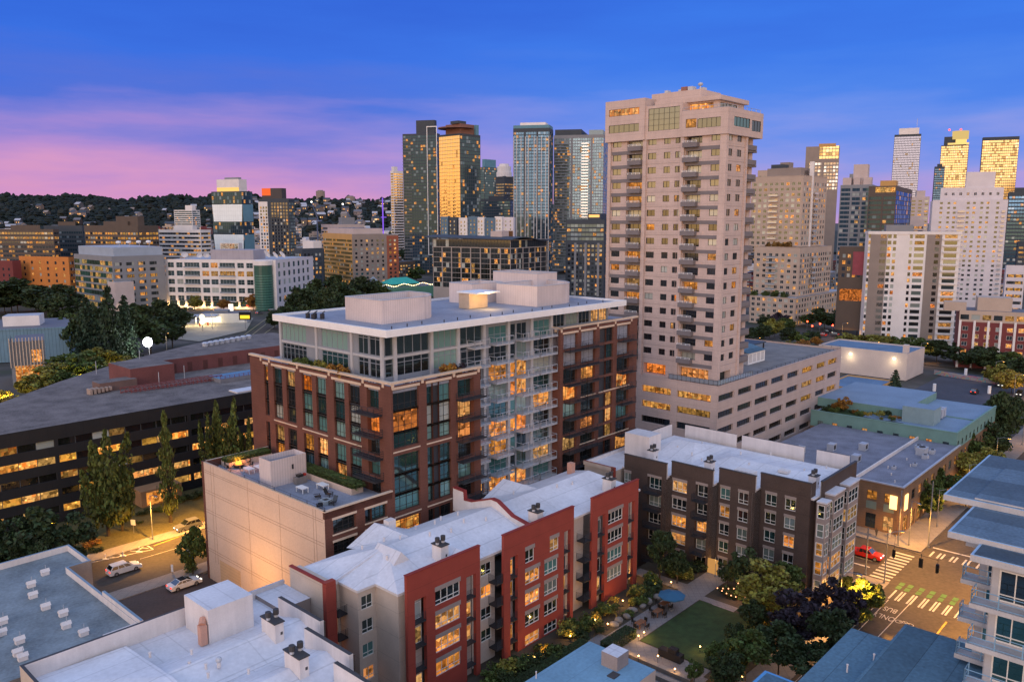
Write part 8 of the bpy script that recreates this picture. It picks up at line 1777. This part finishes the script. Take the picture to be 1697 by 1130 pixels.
# small shrubs around the lawn
rr=random.Random(23)
edge=[(85+rr.random()*16,43.9+rr.random()*1.0) for _ in range(9)]+[(101.5+rr.random()*6,44.5+rr.random()*10) for _ in range(16)]+[(63+rr.random()*16,44+rr.random()*3) for _ in range(10)]+[(108+rr.random()*5,46+rr.random()*7) for _ in range(8)]
for k,(u,v) in enumerate(sorted(edge)): w=1.2+rr.random()*1.8; shrub('low bush around the lawn edge, %s from the near end'%ordn(k),WV(u,v,0),w*.7,w,rr.choice(['dark','mid','dark','purple','autumn']),group='bushes around the lawn')
# brown block entrance
q=MB(); q.box(-.1,.0,-.9,.9,0,2.4,EM('door_glow',(1,.48,.14),.55)); o=q.build('lit_doorway',None,WV(110.05,58.0,.03),GA); tag(o,'warm lit doorway at the end of the garden path','door'); plight(WV(109.0,57.6,2.6),130,LW).name='door_light'
# ---- roof terrace of the windowless wing (floor at 17.6)
zf=17.62
for k,(px,py) in enumerate(((413,783),(430,780),(501,815),(535,810))): table('white slatted table on the roof terrace, %s from the left'%ordn(k),G(px,py,zf),GA+R(90),1.7,1.0,whitem,'patio_table',.75,.12)
q=MB(); q.box(-.7,.7,-.7,.7,0,.55,M('fire_table_stone',(.30,.34,.36),.8,.1)); q.box(-.35,.35,-.35,.35,.55,.57,darkcop); o=q.build('fire_table',None,G(540,834,zf),GA); tag(o,'square grey fire table between dark lounge chairs','fire pit')
for k,(px,py,a) in enumerate(((526,826,1.2),(552,836,-1.2),(545,822,.3),(530,842,2.6))):
    t=thing('lounge_chair','dark slanted lounge chair round the grey fire table, %s from the left'%ordn([526,530,545,552].index(px)),'chair',G(px,py,zf),GA+a,'dark lounge chairs'); q=MB(); q.box(-.35,.35,-.4,.35,.30,.38,bcar); q.build('seat',t); q=MB(); q.poly([(-.35,.3,.36),(.35,.3,.36),(.30,.75,1.05),(-.30,.75,1.05)],bcar); q.poly([(-.35,.36,.36),(.35,.36,.36),(.30,.81,1.05),(-.30,.81,1.05)],bcar); q.build('backrest',t)
    for x in (-.38,.38): q=MB(); q.box(x-.05,x+.05,-.45,.4,.52,.57,bcar); q.box(x-.04,x+.04,-.42,-.34,0,.52,bcar); q.build('armrest',t)
P=G(396,774,zf); t=thing('fire_bowl','round fire bowl burning orange on the roof terrace','fire bowl',P); q=MB(); q.cyl(0,0,0,.5,.6,darkcop,14,.85); q.build('bowl',t); q=MB(); 
for k in range(9): a=k*.7; q.cyl(math.cos(a)*.35,math.sin(a)*.35,.5,.85+.25*(k%3),.16,EM('flame_glow',(1,.30,.04),3.2),6,.02)
q.build('flame',t); plight((0,0,1.5),500,(1,.32,.07),t,.3)
for k in range(6): a=k*1.05; chair('dark chair round the burning fire bowl, %s clockwise'%ordn(k),P+Vector((math.cos(a)*1.9,math.sin(a)*1.9,0)),a-math.pi/2,group='chairs round the fire bowl')
q=MB(); q.box(-.9,.9,-.4,.4,0,1.0,M('grill_steel',(.22,.20,.19),.5,.2)); q.box(-.5,.3,-.35,.35,1.0,1.35,blk); q.box(.55,.9,-.2,.2,1.0,1.3,M('red_canister',(.45,.03,.02),.5)); o=q.build('grill',None,G(498,800,zf),GA); tag(o,'steel grill with a red can beside the ribbed stair screen','grill')
o=shrub('long clipped hedge in the roof terrace planter',WV(66.94-2.2,83.22+11.5,18.45),1,1,'mid','hedge',name='hedge',cat='hedge'); o.scale=(1.8,12.6,.75); o.rotation_euler=(0,0,GA)
o=shrub('short hedge at the far end of the roof terrace',WV(66.94-4.9,83.22+29.6,18.45),1,1,'mid','hedge',name='hedge',cat='hedge'); o.scale=(7.0,2.0,.6); o.rotation_euler=(0,0,GA)
# penthouse terrace plants
for k,(u,v,w,h,l,d) in enumerate(((1.4,23.0,2.2,1.9,'mid','green bush on the left penthouse terrace'),(1.4,20.6,2.3,2.0,'mid','second green bush on the left penthouse terrace'),(1.4,18.6,1.8,1.8,'olive','third bush on the left penthouse terrace'),(1.4,14.6,2.2,1.9,'autumn','brown bush on the left penthouse terrace'),(1.4,12.4,2.3,1.9,'autumn','second brown bush on the left penthouse terrace'),(1.4,25.5,1.2,1.2,'mid','small plant at the far end of the left terrace'),(12.6,2.2,2.6,1.9,'autumn','orange bush beside the balcony column of the loft block'),(14.9,2.2,1.9,1.6,'purple','dark bush at the end of the right penthouse terrace'),(13.8,1.6,1.4,.9,'autumn','low orange plant on the right penthouse terrace'))):
    P=WV(66.94+u,83.22+v,32.2); shrub(d,P,h+.8,w*1.2,l)
for k,(u,v) in enumerate(((4.0,1.6),(7.6,1.8),(10,1.5),(1.2,4.0),(1.3,8.0))): chair('dark patio chair on the penthouse terrace, %s from the corner'%ordn(k),WV(66.94+u,83.22+v,32.32),GA+k,group='penthouse terrace chairs')
for k,(u,v) in enumerate(((5.6,1.6),(1.3,6.0))): table('low white table on the penthouse terrace %s'%('facing the courtyard' if k==0 else 'facing the avenue'),WV(66.94+u,83.22+v,32.32),GA,1.2,.8,whitem,'patio_table')
plight(WV(66.94+31,83.22+11.5,42.0),500,(1,.62,.25)).name='roof_pavilion_light'
# plants and furniture on the teal building's roof garden
rr=random.Random(9)
for k in range(18):
    v=46+13+rr.random()*20; u=196+1.0+rr.random()*6.5; w=1.0+rr.random()*1.4; shrub('plant in the teal building roof garden, %s from the near end'%ordn(k),WV(u,v,7.6),w*.9,w,rr.choice(['mid','autumn','gold','dark','olive']),group='roof garden plants')
tree('small orange tree in the roof garden of the teal storeyed building',WV(201,72,7.4),4.2,4.6,'broad','autumn',group=None)
